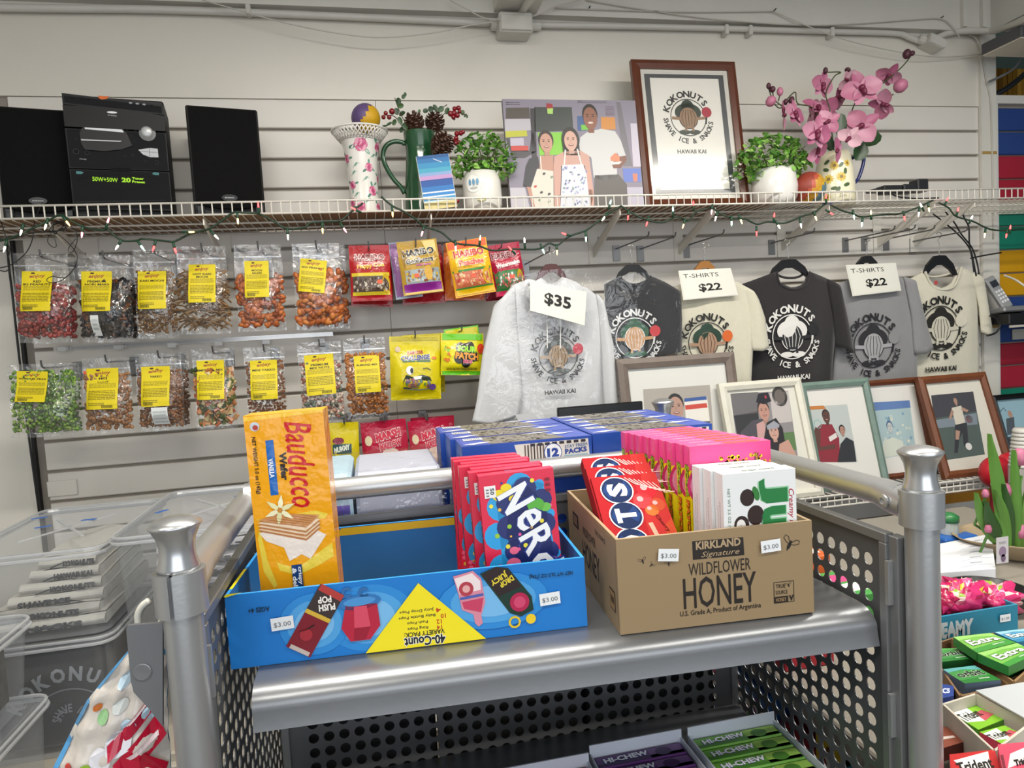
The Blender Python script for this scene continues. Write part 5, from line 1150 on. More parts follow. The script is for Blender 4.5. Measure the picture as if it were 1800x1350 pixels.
# ================================================================= hanging bags on the slat wall
HOOKM = mat('#6e6f70', .35, .8); PLATE = mat('#8f9091', .35, .7)
def hook(px, py, Y, label, group='slat wall hooks', up=.022, tag=None, dark=False, zoff=0):
    """peg hook: plate in the slat groove, wire out to depth Y with an upturned tip whose bend shows at the pixel"""
    c = PY(px, py, Y); T = thing('wall_hook', label, 'hook', (c.x, W, c.z), None, group)
    MB().box(-.014, .014, -.004, 0, -.045, .012, b=.001).build('plate', PLATE, T)
    L = W-Y
    MB().tube([(0, -.002, .0), (0, -L*.5, 0), (0, -L+.012, 0), (0, -L, .004), (0, -L-.004, up)], .0026, 6).build('prong', HOOKM, T)
    return c
def bagframe(TLp, TRp, BRp, BLp, Y):
    a, b, c, d = [PY(p[0], p[1], Y) for p in (TLp, TRp, BRp, BLp)]
    base = (c+d)/2; top = (a+b)/2; up = top-base; h = up.length; up.normalize(); ux = Vector((up.z, 0, -up.x))
    w = ((b-a).length+(c-d).length)/2; fw = Vector((0, 1, 0))
    M = Matrix(((ux.x, 0, up.x, base.x), (0, 1, 0, base.y), (ux.z, 0, up.z, base.z), (0, 0, 0, 1)))
    return M, w, h
def mk(name, label, cat, M, group):
    o = bpy.data.objects.new(name, None); o.empty_display_size = .02; COL.objects.link(o); place(o, M); meta(o, label, cat, group); return o
def pillow(w, h, D, seed, topflat=.12, botflat=.06, wr=.0025):
    rr = random.Random(seed); ph = [rr.uniform(0, 6.28) for _ in range(6)]; am = [rr.uniform(.4, 1) for _ in range(6)]
    def d(x, z):
        u = max(-1, min(1, 2*x/w)); v = z/h
        t = max(0, min(1, (v-botflat)/.22)); s = max(0, min(1, (1-topflat-v)/.45)); t = t*t*(3-2*t); s = s*s*(3-2*s)
        base = D*(1-u**4)*t*s
        wrk = wr*(am[0]*math.sin(40*x+25*z+ph[0])+am[1]*math.sin(-55*x+34*z+ph[1])+am[2]*math.sin(90*x+ph[2])*(1-v)+am[3]*math.sin(70*z+20*x+ph[3])*.6)*(.3+.7*(1-abs(u)))
        return base+wrk
    return d
CONT = {}
def contents(T, w, h, d, kind, cols, hc, seed, rpx=.0045):
    rr = random.Random(seed); groups = {}
    N = int(w*.9*hc/(rpx*rpx*(1.25 if kind != 'stick' else 2.4)))
    N = min(N, 620)
    b = MB()
    for i in range(N):
        x = rr.uniform(-.46, .46)*w; z = h*.07+rr.random()*hc; y = -max(.003, d(x, z)*rr.uniform(.35, .82))+.004
        if kind == 'ball': r = rpx*rr.uniform(.85, 1.1); b.ball((x, y, z), r, 6, 5, rr.choice(cols))
        elif kind == 'nut': r = rpx*rr.uniform(.8, 1.15); b.ball((0, 0, 0), (r*1.35, r*.8, r*.8), 6, 5, rr.choice(cols), xf=Matrix.Translation((x, y, z)) @ rot(ry=rr.uniform(0, 180), rx=rr.uniform(-40, 40)))
        elif kind == 'stick':
            L = rpx*rr.uniform(2, 4.5); a = rr.uniform(-.9, .9); q = Vector((math.cos(a), rr.uniform(-.2, .2), math.sin(a)))*L; m = Vector((0, 0, L*.25)); P = Vector((x, y, z)); b.tube([P-q, P+m, P+q], rpx*.42, 5, rr.choice(cols))
        elif kind == 'flake':
            r = rpx*rr.uniform(.7, 1.6); b.box(-r, r, -r*.35, r*.35, -r*.7, r*.7, rr.choice(cols), xf=Matrix.Translation((x, y, z)) @ rot(ry=rr.uniform(0, 180), rx=rr.uniform(-60, 60), rz=rr.uniform(-60, 60)))
    b.build('contents', PRG, T, smooth=kind != 'flake', kind='stuff')
def nutbag(label, q, lab, kind, cols, hc_px, name_lines, seed, rpx=.0045, Y=2.2, extra=None, lab_rot=0, group='clear bags of dried snacks', bare=False):
    x0, y0, x1, y1 = q
    tl = .055*(y1-y0)
    M, w, h = bagframe((x0-tl*.5, y0), (x1-tl*.5-3, y0-2), (x1+tl*.5, y1-4), (x0+tl*.5, y1), Y)
    T = mk('snack_bag', label, 'snack bag', M, group)
    D = .030; d = pillow(w, h, D, seed, .20, .03, .0018)
    hc = hc_px/(y1-y0)*h
    contents(T, w, h, d, kind, cols, hc, seed, rpx)
    f = MB(); f.grid(lambda u, v: ((u-.5)*w*(1-.02*math.sin(v*9+seed)), -d((u-.5)*w, v*h), v*h), 14, 20)
    f.grid(lambda u, v: ((.5-u)*w*(1-.02*math.sin(v*9+seed)), .012*math.sin(math.pi*v)*(1-(2*u-1)**2), v*h), 6, 8)
    f.build('bag_film', BAGFILM, T, smooth=True)
    # zip strip near the top
    z = MB(); z.grid(lambda u, v: ((u-.5)*w*.98, -d((u-.5)*w, h*.86)-.001, h*(.852+.016*v)), 8, 1); z.build('zip_strip', film('zip_film', .30, .2, .2, 30, haze=.22) if 'zip' not in CONT else CONT['zip'], T); CONT['zip'] = T.children[-1].data.materials[0]
    if bare: return T
    # yellow label
    cx = (x0+x1)/2; sx = w/(x1-x0); sz = h/(y1-y0)
    lx0, ly0, lx1, ly1 = lab; yc = (ly0+ly1)/2; sh_ = .055*((y1+y0)/2-yc)
    u0 = (lx0-cx+sh_)*sx; u1 = (lx1-cx+sh_)*sx; v1 = (y1-ly0)*sz; v0 = (y1-ly1)*sz; uc, vc = (u0+u1)/2, (v0+v1)/2; lw, lh = u1-u0, v1-v0
    ca, sa = math.cos(math.radians(lab_rot)), math.sin(math.radians(lab_rot))
    def lf(u, v, dd):
        xx = uc+u*ca-v*sa; zz = vc+u*sa+v*ca; return Vector((xx, -d(xx, zz)-.0028-dd, zz))
    p = PR(lf, .00035); p.rect(-lw/2, -lh/2, lw/2, lh/2, '#dcc80c', sub=8); p.up()
    p.circ(-lw*.14, lh*.45, lw*.07, '#4a2418', lh*.022, n=10)
    p.txt('enjoy', 0, lh*.37, lw*.52, lh*.11, '#a85a30', 4, .03, .2)
    for i, t_ in enumerate(name_lines): p.txt(t_, 0, lh*(.245-.075*i), lw*min(.9, .085*len(t_)), lh*.055, '#241d10', 0, .03)
    p.lines(-lw*.43, lh*.02, lw*.43, lh*.14, 4, '#9a8a1c', seed); p.lines(-lw*.43, -lh*.26, lw*.43, -lh*.03, 6, '#847510', seed+5)
    p.lines(-lw*.42, -lh*.40, lw*.1, -lh*.32, 2, '#847510', seed+9)
    for i in range(10): p.rect(lw*(.02+.034*i)-lw*.42*(seed % 2), -lh*.47, lw*(.02+.034*i+.018)-lw*.42*(seed % 2), -lh*.40, '#2a2410')
    p.build('label_print', T, PRM)
    if extra:
        e = PR(lambda u, v, dd: Vector((u, -d(u, v)-.0012-dd, v))); extra(e, cx, sx, y1, sz); e.build('packet', T, PRM)
    return T
def packet(px0, py0, px1, py1, c='#d9dcdc'):
    def f(e, cx, sx, yb, sz): e.rect((px0-cx)*sx, (yb-py1)*sz, (px1-cx)*sx, (yb-py0)*sz, c, sub=4); e.up().lines((px0-cx)*sx+.004, (yb-py1)*sz+.005, (px1-cx)*sx-.004, (yb-py0)*sz-.005, 4, '#b4bcbc', 3)
    return f
def sticker(px0, py0, px1, py1): return packet(px0, py0, px1, py1, '#e0562c')
hk = 'slat hook carrying the '
A = [
 ('clear bag of red coated peanuts, leftmost of the upper row', (27, 446, 124, 604), (42, 478, 96, 549), 'ball', ['#8c3632', '#782826', '#9c4640'], 92, ['RED', 'IKI PEANUTS'], 1, .0066),
 ('clear bag of dark seaweed mix with small white packet', (140, 448, 232, 603), (146, 478, 200, 549), 'flake', ['#22262c', '#2f2a28', '#6a4226', '#14161a', '#39332e'], 100, ['PREMIUM', 'NORI MAKI'], 2, .006),
 ('clear bag of small brown seeds, third in the upper row', (238, 440, 312, 597), (245, 478, 296, 545), 'ball', ['#6b4a22', '#7d5a2c', '#57391a'], 108, ['KAKI MOCHI'], 3, .0042),
 ('clear bag of thin brown snack sticks, fourth in the upper row', (315, 434, 402, 589), (334, 466, 382, 534), 'stick', ['#7a5c38', '#8d6c44', '#66492a'], 100, ['HOT KAKI', 'MOCHI'], 4, .0062),
 ('clear bag of orange arare crackers with label set high', (415, 431, 500, 584), (432, 460, 475, 525), 'nut', ['#a8582a', '#b9682f', '#8f4822'], 88, ['MOCHI', 'ARARE'], 5, .0095),
 ('clear bag of large orange crackers with slanted label, rightmost of the upper row', (517, 429, 602, 580), (527, 457, 574, 516), 'nut', ['#b5622a', '#c27634', '#9c5020'], 92, ['ISO PEANUT'], 6, .0105),
]
for i, a in enumerate(A):
    nutbag(a[0], a[1], a[2], a[3], a[4], a[5], a[6], a[7], a[8], Y=2.19, lab_rot=-7 if i == 5 else 0, extra=packet(163, 556, 178, 592) if i == 1 else None)
    x0, y0, x1, y1 = a[1]; hook((x0+x1)/2-4, y0+6, 2.18, hk+['red peanut bag', 'dark seaweed mix bag', 'brown seed bag', 'snack stick bag', 'high labelled orange cracker bag', 'slant labelled orange cracker bag'][i])
B = [
 ('clear bag of bright green peas, leftmost of the lower row', (16, 640, 140, 770), (31, 653, 86, 706), 'ball', ['#557a2a', '#6c9038', '#3f5f1e', '#8aa64c'], 108, ['WASABI PEAS'], 11, .0048),
 ('clear bag of round tan nuts beside the green peas', (147, 630, 234, 764), (155, 648, 212, 719), 'ball', ['#8f6440', '#a0744c', '#7c5434'], 96, ['IKI', 'CORN'], 12, .0062),
 ('clear bag of fine brown nuts with white packet below label', (241, 622, 324, 760), (251, 645, 302, 714), 'nut', ['#7a4e2a', '#8c5c34', '#684022'], 100, ['YAKKO'], 13, .0045),
 ('clear bag of multicoloured rice cracker mix', (341, 614, 416, 756), (348, 634, 397, 702), 'flake', ['#b07040', '#c8986a', '#3d4a30', '#a85a3a', '#c9b78a', '#5f6a34'], 96, ['IMPERIAL MIX'], 14, .0068),
 ('clear bag of tiny brown crackers partly behind the wafer pack', (432, 611, 504, 745), (442, 634, 490, 702), 'ball', ['#7c4c2a', '#8b5a34', '#6b4022'], 100, ['MINI YAKKO'], 15, .0036),
 ('clear bag of pink and white coated nuts', (527, 602, 604, 745), (538, 624, 590, 694), 'ball', ['#b08a78', '#c9b8a8', '#8f5548', '#5d6a5c', '#d8c8b8'], 96, ['PREMIUM', 'MIX NUTS'], 16, .0058),
 ('clear bag of roasted orange nuts, rightmost of the lower row', (607, 595, 682, 737), (624, 626, 669, 690), 'nut', ['#a8682e', '#b87a3a', '#8f5424'], 104, ['ALMOND MIX'], 17, .0058),
]
for i, a in enumerate(B):
    nutbag(a[0], a[1], a[2], a[3], a[4], a[5], a[6], a[7], a[8], Y=2.17, lab_rot=-3 if i == 0 else 2 if i == 5 else 0, extra=packet(270, 716, 298, 747) if i == 2 else sticker(150, 652, 162, 657) if i == 1 else None)
    x0, y0, x1, y1 = a[1]; hook((x0+x1)/2-4, y0+7, 2.16, hk+['green pea bag', 'round tan nut bag', 'fine brown nut bag', 'rice cracker mix bag', 'tiny brown cracker bag', 'pink and white nut bag', 'roasted nut bag'][i])
# bags hanging behind the front ones
for lb, q, kind, cols, hc, seed, r in (('second bag of red peanuts behind the leftmost upper bag', (52, 450, 136, 606), 'ball', ['#782826', '#8c3632'], 90, 31, .0066), ('second bag of seaweed mix showing behind its front bag', (165, 450, 243, 604), 'flake', ['#2a221e', '#553422', '#1a1a1c'], 96, 32, .006),
        ('second bag of green peas behind the leftmost lower bag', (60, 640, 146, 768), 'ball', ['#557a2a', '#3f5f1e', '#6c9038'], 100, 33, .0048), ('second bag of fine brown nuts behind its front bag', (262, 622, 336, 758), 'nut', ['#6a4526', '#5a381c'], 96, 34, .0045), ('second bag of orange crackers behind the rightmost upper bag', (530, 432, 612, 582), 'nut', ['#a4592a', '#8c4a20'], 90, 35, .010)):
    nutbag(lb, q, None, kind, cols, hc, [], seed, r, Y=2.25, bare=True)
# price rail clips between the two rows
MB().box(-.965, -.12, 2.372, 2.3735, PY(300, 604, 2.372).z-.004, PY(300, 604, 2.372).z+.010).build('price_rail', film('rail_plastic', .2, .15, 0, 10, haze=.15), None, world=True, loc=(-.5, 2.372, PY(300, 604, 2.372).z), label='clear plastic price rail between the two rows of snack bags', cat='price rail')
for i, px in enumerate((110, 208, 302, 384, 468, 565)):
    c = PY(px, 611-i*3, 2.36); MB().box(c.x-.013, c.x+.013, 2.352, 2.371, c.z-.012, c.z+.004, b=.002).build('rail_clip', mat('#d6d8d8', .15), None, world=True, loc=c, label='shiny rail clip, %s along the clear price rail' % ['leftmost', 'second from left', 'third from left', 'third from right', 'second from right', 'rightmost'][i], cat='clip', group='price rail clips')
# ---- printed candy bags
def candybag(label, TLp, TRp, BRp, BLp, Y, base, draw, seed, D=.016, group='printed candy bags', foil=None):
    M, w, h = bagframe(TLp, TRp, BRp, BLp, Y); T = mk('candy_bag', label, 'candy bag', M, group)
    d = pillow(w, h, D, seed, .10, .04, .0018)
    f = MB(); f.grid(lambda u, v: ((u-.5)*w*(1-.012*math.sin(v*11+seed)), -d((u-.5)*w, v*h), v*h), 14, 18, base); f.grid(lambda u, v: ((.5-u)*w, .5*d((u-.5)*w, v*h)+.001, v*h), 10, 10, base)
    f.build('bag_body', foil or PRF, T, smooth=True)
    p = PR(lambda u, v, dd: Vector(((u-.5)*w*.985, -d((u-.5)*w, v*h)-.0012-dd, v*h)), .00035); draw(p); p.build('bag_print', T, foil or PRF)
    return T
def winband(p, y0, y1, cols, seed, x0=.05, x1=.95, n=70, r=.028):
    p.rect(x0, y0, x1, y1, cols[0], sub=8); p.speck(x0+.03, y0+.03, x1-.03, y1-.03, n, r, cols[1:], seed, L=1); p.up(2)
def d_cola(p):
    p.rect(.02, .02, .98, .12, '#a51a20', sub=6); winband(p, .16, .44, ['#5a4a40', '#3a2a22', '#8a7a6a', '#c9bca8', '#4a3a30'], 4); p.rect(.03, .44, .97, .50, '#d8c030', sub=6); p.rect(.03, .10, .97, .16, '#d8c030', sub=6); p.circ(.88, .3, .1, '#c9a628', .18); p.up()
    p.txt('HARIBO', .5, .78, .74, .12, '#7d1218', 0, .05, outline='#e8d8d4'); p.up(2); p.txt('Happy Cola', .52, .62, .68, .10, '#e8b83a', 3, .03); p.rect(.66, .30, .78, .37, '#f0582c')
def d_gold(p):
    p.rect(.02, .44, .98, .99, '#b8922e', sub=8); p.up(); p.poly([(.62, .98), (.95, .98), (.98, .5), (.8, .55)], '#e3cf86'); p.poly([(.05, .9), (.3, .55), (.1, .5)], '#8f6c1c')
    winband(p, .20, .46, ['#9fa8a8', '#c9a82a', '#8a4a2a', '#b8c2c4', '#7a6a5a'], 7, .10, .96); p.rect(.03, .03, .98, .20, '#8a2a8c', sub=6); p.rect(.03, .01, .98, .05, '#d8b85a', sub=6, L=1); p.circ(.68, .38, .10, '#d0a020', .14, L=1); p.up(2)
    p.txt('HARIBO', .5, .78, .80, .13, '#15130f', 2, .06, outline='#f2ead2'); p.up(2); p.txt('Goldbears', .5, .625, .70, .10, '#1a1712', 2, .05, outline='#f2ead2'); p.up(2); p.txt('Wild Berry', .58, .53, .40, .055, '#b04aa0', 0, .03); p.rect(.32, .31, .44, .38, '#f0582c')
def d_peach(p):
    p.rect(.02, .44, .98, .88, '#e6b412', sub=8); p.rect(.02, .86, .98, .99, '#e0622a', sub=6, L=1); p.rect(.02, .44, .98, .48, '#3f8a3a', sub=6, L=1); winband(p, .16, .44, ['#c86a4a', '#d88a5a', '#e0a06a', '#b8483a', '#e8c89a'], 9); p.rect(.03, .03, .98, .13, '#e0b414', sub=6); p.rect(.03, .13, .98, .16, '#3f8a3a', sub=6); p.circ(.84, .32, .09, '#d8b020', .15, L=1); p.up(2)
    p.txt('HARIBO', .5, .77, .76, .13, '#b8281e', 0, .05, outline='#f6e8c8'); p.up(2); p.txt('Peaches', .52, .60, .62, .11, '#d0402a', 0, .05, outline='#f8e2c0'); p.rect(.44, .31, .57, .38, '#f0582c', L=2)
def d_melon(p):
    p.rect(.02, .46, .98, .99, '#a81f3c', sub=8); p.rect(.02, .44, .98, .48, '#2f7a34', sub=6, L=1); winband(p, .14, .44, ['#4f7a4a', '#c84a4a', '#dfe8da', '#3a6a3a', '#e07a70'], 12); p.rect(.03, .10, .97, .14, '#2f7a34', sub=6); p.rect(.02, .01, .98, .10, '#c8305a', sub=6); p.circ(.84, .3, .1, '#c9a628', .17, L=1); p.up(2)
    p.txt('HARIBO', .45, .78, .8, .13, '#6e0f22', 0, .05, outline='#e6c8cc'); p.up(2); p.txt('Watermelon', .52, .60, .78, .09, '#e8dcd8', 4, .05); p.rect(.52, .31, .66, .38, '#f0582c', L=2)
candybag('red cola gummy bag, leftmost of the four printed gummy bags', (612, 432), (684, 430), (689, 527), (619, 531), 2.19, '#a8181e', d_cola, 41)
candybag('shiny gold gummy bear bag with purple bottom band', (699, 424), (764, 421), (783, 515), (707, 518), 2.17, '#b8922e', d_gold, 42)
candybag('yellow and orange peach gummy bag', (782, 423), (855, 421), (871, 514), (802, 523), 2.17, '#e6a41a', d_peach, 43)
candybag('dark pink watermelon gummy bag, rightmost gummy bag', (856, 429), (912, 428), (927, 516), (872, 521), 2.20, '#b0203e', d_melon, 44)
plain = lambda c1, c2: (lambda p: (p.rect(.03, .03, .97, .97, c1, sub=8), p.rect(.03, .03, .97, .14, c2, sub=5, L=1)))
candybag('pale blue and white gummy bag peeking out left of the gold bag', (690, 425), (722, 424), (752, 526), (688, 522), 2.23, '#b9c8dc', plain('#a878b0', '#8fb8d8'), 45)
candybag('red gummy bag hanging behind the cola bag', (616, 436), (690, 434), (690, 537), (618, 541), 2.25, '#9c141c', plain('#a8181e', '#8c1018'), 46)
candybag('red gummy bag hanging behind the gold bag', (700, 432), (775, 430), (785, 532), (708, 536), 2.26, '#9c141c', plain('#a8181e', '#8c1018'), 47)
candybag('orange gummy bag hanging behind the peach bag', (780, 430), (848, 428), (852, 525), (782, 531), 2.25, '#c8561e', plain('#d0702a', '#b8481a'), 48)
candybag('dark red gummy bag hanging behind the watermelon bag', (845, 432), (905, 430), (918, 526), (852, 528), 2.27, '#8f1a30', plain('#a02040', '#801428'), 49)
for px, py, l in ((648, 437, 'red cola gummy bag'), (731, 432, 'gold gummy bear bag'), (819, 430, 'peach gummy bag'), (882, 434, 'watermelon gummy bag')): hook(px, py, 2.15, hk+l)
def d_yellow(p):
    p.rect(.03, .93, .97, .99, '#b8a80e', sub=5); p.rect(.03, .02, .97, .12, '#c4b40c', sub=5); p.up()
    p.txt('CHALLENGE', .5, .665, .58, .075, '#2d3a80', 2, .05, outline='#e8e8e0'); p.txt('SUPER SOUR', .5, .745, .32, .055, '#a8283c', 3, .05); p.rect(.24, .595, .80, .63, '#5d7a5a', L=1); p.circ(.15, .80, .055, '#c9b49a', .045); p.up(2)
    mp = [(.24, .30), (.30, .40), (.46, .36), (.62, .40), (.78, .36), (.88, .18), (.55, .15), (.24, .18)]; p.poly(mp, '#3c4438'); p.speck(.30, .20, .78, .33, 34, .028, ['#5a7a3a', '#8a4a5a', '#6a4a80', '#b8823a', '#4a6a5a'], 5, L=1); p.poly([(.44, .37), (.62, .38), (.60, .33), (.47, .32)], '#e6e6e0', 2)
    p.circ(.38, .47, .075, '#ecece6', .07); p.circ(.415, .465, .03, '#16140f', .045, L=1); p.line([(.64, .49), (.72, .50), (.80, .47)], .012, '#2a2612'); p.circ(.88, .655, .05, '#e8763a', .02, L=2); p.circ(.83, .20, .07, '#6a4a90', .05, L=3)
candybag('bright yellow sour candy bag with cartoon mouth window', (686, 592), (771, 590), (777, 702), (686, 703), 2.17, '#d2c20c', d_yellow, 51, .022)
candybag('yellow candy bag hanging behind the mouth window bag', (708, 590), (774, 585), (785, 690), (712, 694), 2.24, '#c2b20c', plain('#c8b80c', '#b0a00c'), 52)
def d_sour(p):
    p.rect(.02, .84, .98, .99, '#6cc21c', sub=6); p.rect(.02, .01, .98, .10, '#5cb81c', sub=6); p.up()
    for cx, cy, r in ((.45, .66, .12), (.68, .70, .10), (.42, .42, .13), (.76, .46, .12), (.58, .30, .11), (.58, .56, .2)): p.circ(cx, cy, r, '#1b1a12', r*1.1, n=12)
    p.up(); p.txt('SOUR', .60, .63, .46, .15, '#8ed02c', -4, .06, outline='#14150c'); p.up(2); p.txt('PATCH', .60, .46, .56, .16, '#e89a3a', -4, .06, outline='#14150c'); p.up(2); p.txt('KIDS', .62, .33, .22, .08, '#d83a6a', -4, .05, outline='#f2e8e0'); p.circ(.94, .64, .09, '#d8442c', .12); p.speck(.06, .3, .22, .7, 12, .03, ['#d87a2a', '#e0a02a', '#7ab82a'], 5); p.lines(.12, .13, .85, .19, 2, '#5a5a14', 4)
candybag('green edged yellow sour gummy bag hanging at a slant', (773, 582), (852, 590), (846, 664), (778, 655), 2.16, '#dcd018', d_sour, 53)
candybag('bright green topped gummy bag behind the slanted sour bag', (780, 577), (840, 574), (852, 650), (790, 655), 2.23, '#6cc21c', plain('#d0c818', '#5cb81c'), 54)
for px, py, l in ((730, 593, 'yellow mouth window bag'), (812, 582, 'slanted sour gummy bag')): hook(px, py, 2.15, hk+l)
def d_marsh(p):
    p.rect(.03, .02, .97, .42, '#d8b0a4', sub=6); p.circ(.25, .42, .22, '#b81c3c', .20, L=1); p.circ(.6, .38, .20, '#e0c4b8', .12, L=2); p.circ(.14, .66, .08, '#d8c8a8', .09, L=1); p.up(3); p.txt('MARSH', .58, .74, .56, .15, '#c02040', 8, .06, outline='#f0dcdc'); p.up(2); p.txt('MALLOW', .62, .56, .5, .13, '#c02040', 8, .06, outline='#f0dcdc'); p.circ(.80, .22, .12, '#c9c4c0', .16, L=2)
candybag('pink marshmallow bag behind the cart, left of two', (633, 741), (713, 738), (722, 832), (642, 836), 2.2, '#b01c3c', d_marsh, 55)
candybag('pink marshmallow bag behind the cart, right of two', (718, 739), (786, 735), (800, 828), (724, 832), 2.2, '#b01c3c', d_marsh, 56)
candybag('dark pink bag hanging behind the right marshmallow bag', (722, 736), (797, 729), (802, 815), (726, 820), 2.27, '#b8203e', plain('#c02846', '#a01834'), 57)
def d_yb(p): p.rect(.1, .45, .75, .62, '#2c4a50', sub=3); p.up(); p.txt('NUMMY', .42, .54, .55, .10, '#d8e0d0', 6, .06); p.rect(.12, .36, .72, .43, '#5d7a5a'); p.circ(.3, .68, .2, '#7d2838', .06)
candybag('yellow candy bag peeking out right of the wafer pack', (578, 745), (629, 740), (634, 838), (582, 842), 2.18, '#cdbb0c', d_yb, 58)
for px, py, l in ((676, 742, 'left marshmallow bag'), (752, 740, 'right marshmallow bag'), (605, 746, 'lower yellow candy bag')): hook(px, py, 2.16, hk+l)
# ================================================================= shirts, lower shelf, frames
def resample(pts, n):
    P = [Vector((p[0], p[1])) for p in pts]; L = [0]
    for a, b in zip(P, P[1:]): L.append(L[-1]+(b-a).length)
    out = []
    for i in range(n):
        t = L[-1]*i/(n-1)
        for k in range(len(P)-1):
            if t <= L[k+1]+1e-9:
                f = (t-L[k])/max(L[k+1]-L[k], 1e-9); out.append(P[k].lerp(P[k+1], f)); break
    return out
class Cloth:
    def __init__(s, Y, seed, amp=.006, freq=1.0):
        rr = random.Random(seed); s.Y = Y; s.k = [(rr.uniform(18, 60)*freq, rr.uniform(-14, 14), rr.uniform(0, 6.28), rr.uniform(.4, 1)) for _ in range(5)]; s.amp = amp; s.mk = None
    def y(s, x, z, q=1.0):
        v = sum(a*math.sin(fx*x+fz*z+p) for fx, fz, p, a in s.k)/2.2
        if s.mk: v *= 1-.93*math.exp(-((x-s.mk[0])**2+(z-s.mk[1])**2)/(s.mk[2]**2))
        return s.Y-s.amp*v
    def patch(s, rows, nu=22, per=8, grow=None):
        R = [resample(r, nu) for r in rows]; b = MB(); vs = []; m = (len(rows)-1)*per
        for j in range(m+1):
            k = min(j//per, len(rows)-2); f = (j-k*per)/per
            for i in range(nu):
                q = R[k][i].lerp(R[k+1][i], f); w = PY(q.x, q.y, s.Y); u = i/(nu-1)
                bulge = .012*math.sin(math.pi*u)
                vs.append((w.x, s.y(w.x, w.z, .35+.65*(j/m))-bulge, w.z))
        fs = [(j*nu+i, (j+1)*nu+i, (j+1)*nu+i+1, j*nu+i+1) for j in range(m) for i in range(nu-1)]
        b.add(vs, fs); return b
def cloth_mat(c, rough=.9): return mat(c, rough, bump=.35, bscale=420, sheen=.3, var=.06, vscale=60)
def garment(name, label, Y, seed, col, torso, sleeves, collar, cat='shirt', group='shop t-shirts', amp=.006, em=None):
    z = PY(torso[-1][0][0], torso[-1][0][1], Y)
    T = thing(name, label, cat, (PY((torso[-1][0][0]+torso[-1][-1][0])/2, torso[-1][0][1], Y).x, Y, z.z), None, group)
    c = Cloth(Y, seed, amp); m = cloth_mat(col)
    if em: q_ = PY(em[0], em[1], Y); c.mk = (q_.x, q_.z, .105)
    def fin(b, nm):
        o = b.build(nm, m, T, world=True, smooth=True); md = o.modifiers.new('thick', 'SOLIDIFY'); md.thickness = .014; md.offset = -1; return o
    fin(c.patch(torso), 'torso')
    for i, s in enumerate(sleeves):
        c2 = Cloth(Y-.006, seed+9+i, amp*.7); fin(c2.patch(s, 12, 8), 'sleeve')
    if collar:
        for nm, pts, dy, r in (('collar', collar[0], -.012, .0045),) + ((('collar_back', collar[1], .010, .0045),) if len(collar) > 1 else ()):
            w = [PY(p[0], p[1], Y)+Vector((0, dy, 0)) for p in pts]; MB().tube(smooth_path(w, 5), r, 8).build(nm, m, T, world=True, smooth=True)
    return T, c
def emb_on(T, c, px, py, rpx, ink, fnz=.014, name='emblem_print', rot_=0, **kw):
    o = PY(px, py, c.Y); s = (PY(px+10, py, c.Y).x-o.x)/10
    p = PR(lambda u, v, d: Vector((o.x+u, c.y(o.x+u, o.z+v, .65)-fnz-d, o.z+v)), .0003); emblem(p, 0, 0, rpx*s, ink, **kw)
    p.mb.v = [WORLDM[T].inverted() @ v for v in p.mb.v]; return p.build(name, T, PRM)
def hanger(label, px, py, wpx, hpx, Y, col, hooktop, group='coat hangers', name='coat_hanger'):
    c = PY(px, py, Y); s = (PY(px+10, py, Y).x-c.x)/10; T = thing(name, label, 'hanger', c, None, group)
    w, h = wpx*s, hpx*s
    pts = [(-w/2, -h), (-w*.38, -h*.45), (-w*.16, -h*.02), (0, 0), (w*.16, -h*.02), (w*.38, -h*.45), (w/2, -h), (w*.42, -h*1.02), (w*.28, -h*.72), (w*.1, -h*.48), (-w*.1, -h*.48), (-w*.28, -h*.72), (-w*.42, -h*1.02)]
    MB().prism(pts, -.006, .006).build('hanger_arm', mat(col, .35, var=.1), T)
    t = PY(hooktop[0], hooktop[1], Y)-c
    MB().tube(smooth_path([(0, 0, -.002), (t.x*.5, 0, t.z*.5), (t.x*.4-.003, 0, t.z*.75), (t.x+.012, 0, t.z*.86), (t.x+.010, 0, t.z*1.0), (t.x-.003, 0, t.z*1.03), (t.x-.012, 0, t.z*.97)], 5), .0016, 6).build('hanger_hook', mat('#b8b8b4', .25, .9), T, smooth=True)
    return T
# hoodie
YH = 2.125
T, c = garment('hoodie', 'white hoodie with round emblem in clear garment cover', YH, 3, '#cfd1d4', [
    [(898, 502), (930, 490), (955, 500), (978, 512), (1004, 504), (1030, 505), (1052, 522)], [(884, 590), (930, 596), (975, 598), (1020, 596), (1066, 588)], [(884, 680), (930, 690), (975, 690), (1020, 688), (1072, 676)], [(888, 748), (930, 752), (975, 750), (1030, 746), (1075, 738)]],
    [[[(900, 502), (884, 520), (872, 540)], [(908, 600), (870, 610), (850, 625)], [(914, 690), (862, 700), (838, 705)], [(908, 728), (862, 745), (830, 740)]], [[(1048, 516), (1060, 530), (1066, 545)], [(1056, 600), (1070, 604), (1078, 606)], [(1060, 690), (1076, 690), (1084, 690)], [(1062, 722), (1078, 722), (1088, 718)]]],
    ([(928, 496), (945, 520), (975, 535), (1004, 522), (1012, 506)],), 'hoodie', None, .010, em=(977, 625))
hood = MB(); cc = PY(968, 505, YH); s_ = (PY(978, 505, YH).x-cc.x)/10
hood.grid(lambda u, v: (cc.x+(u-.5)*100*s_*math.sin(.4+v*2.2), YH-.03*math.sin(math.pi*v)-.01, cc.z+(14-44*v-12*math.sin(math.pi*u))*s_), 14, 8)
o = hood.build('hood', cloth_mat('#cfd1d4'), T, world=True, smooth=True); md = o.modifiers.new('t', 'SOLIDIFY'); md.thickness = .01
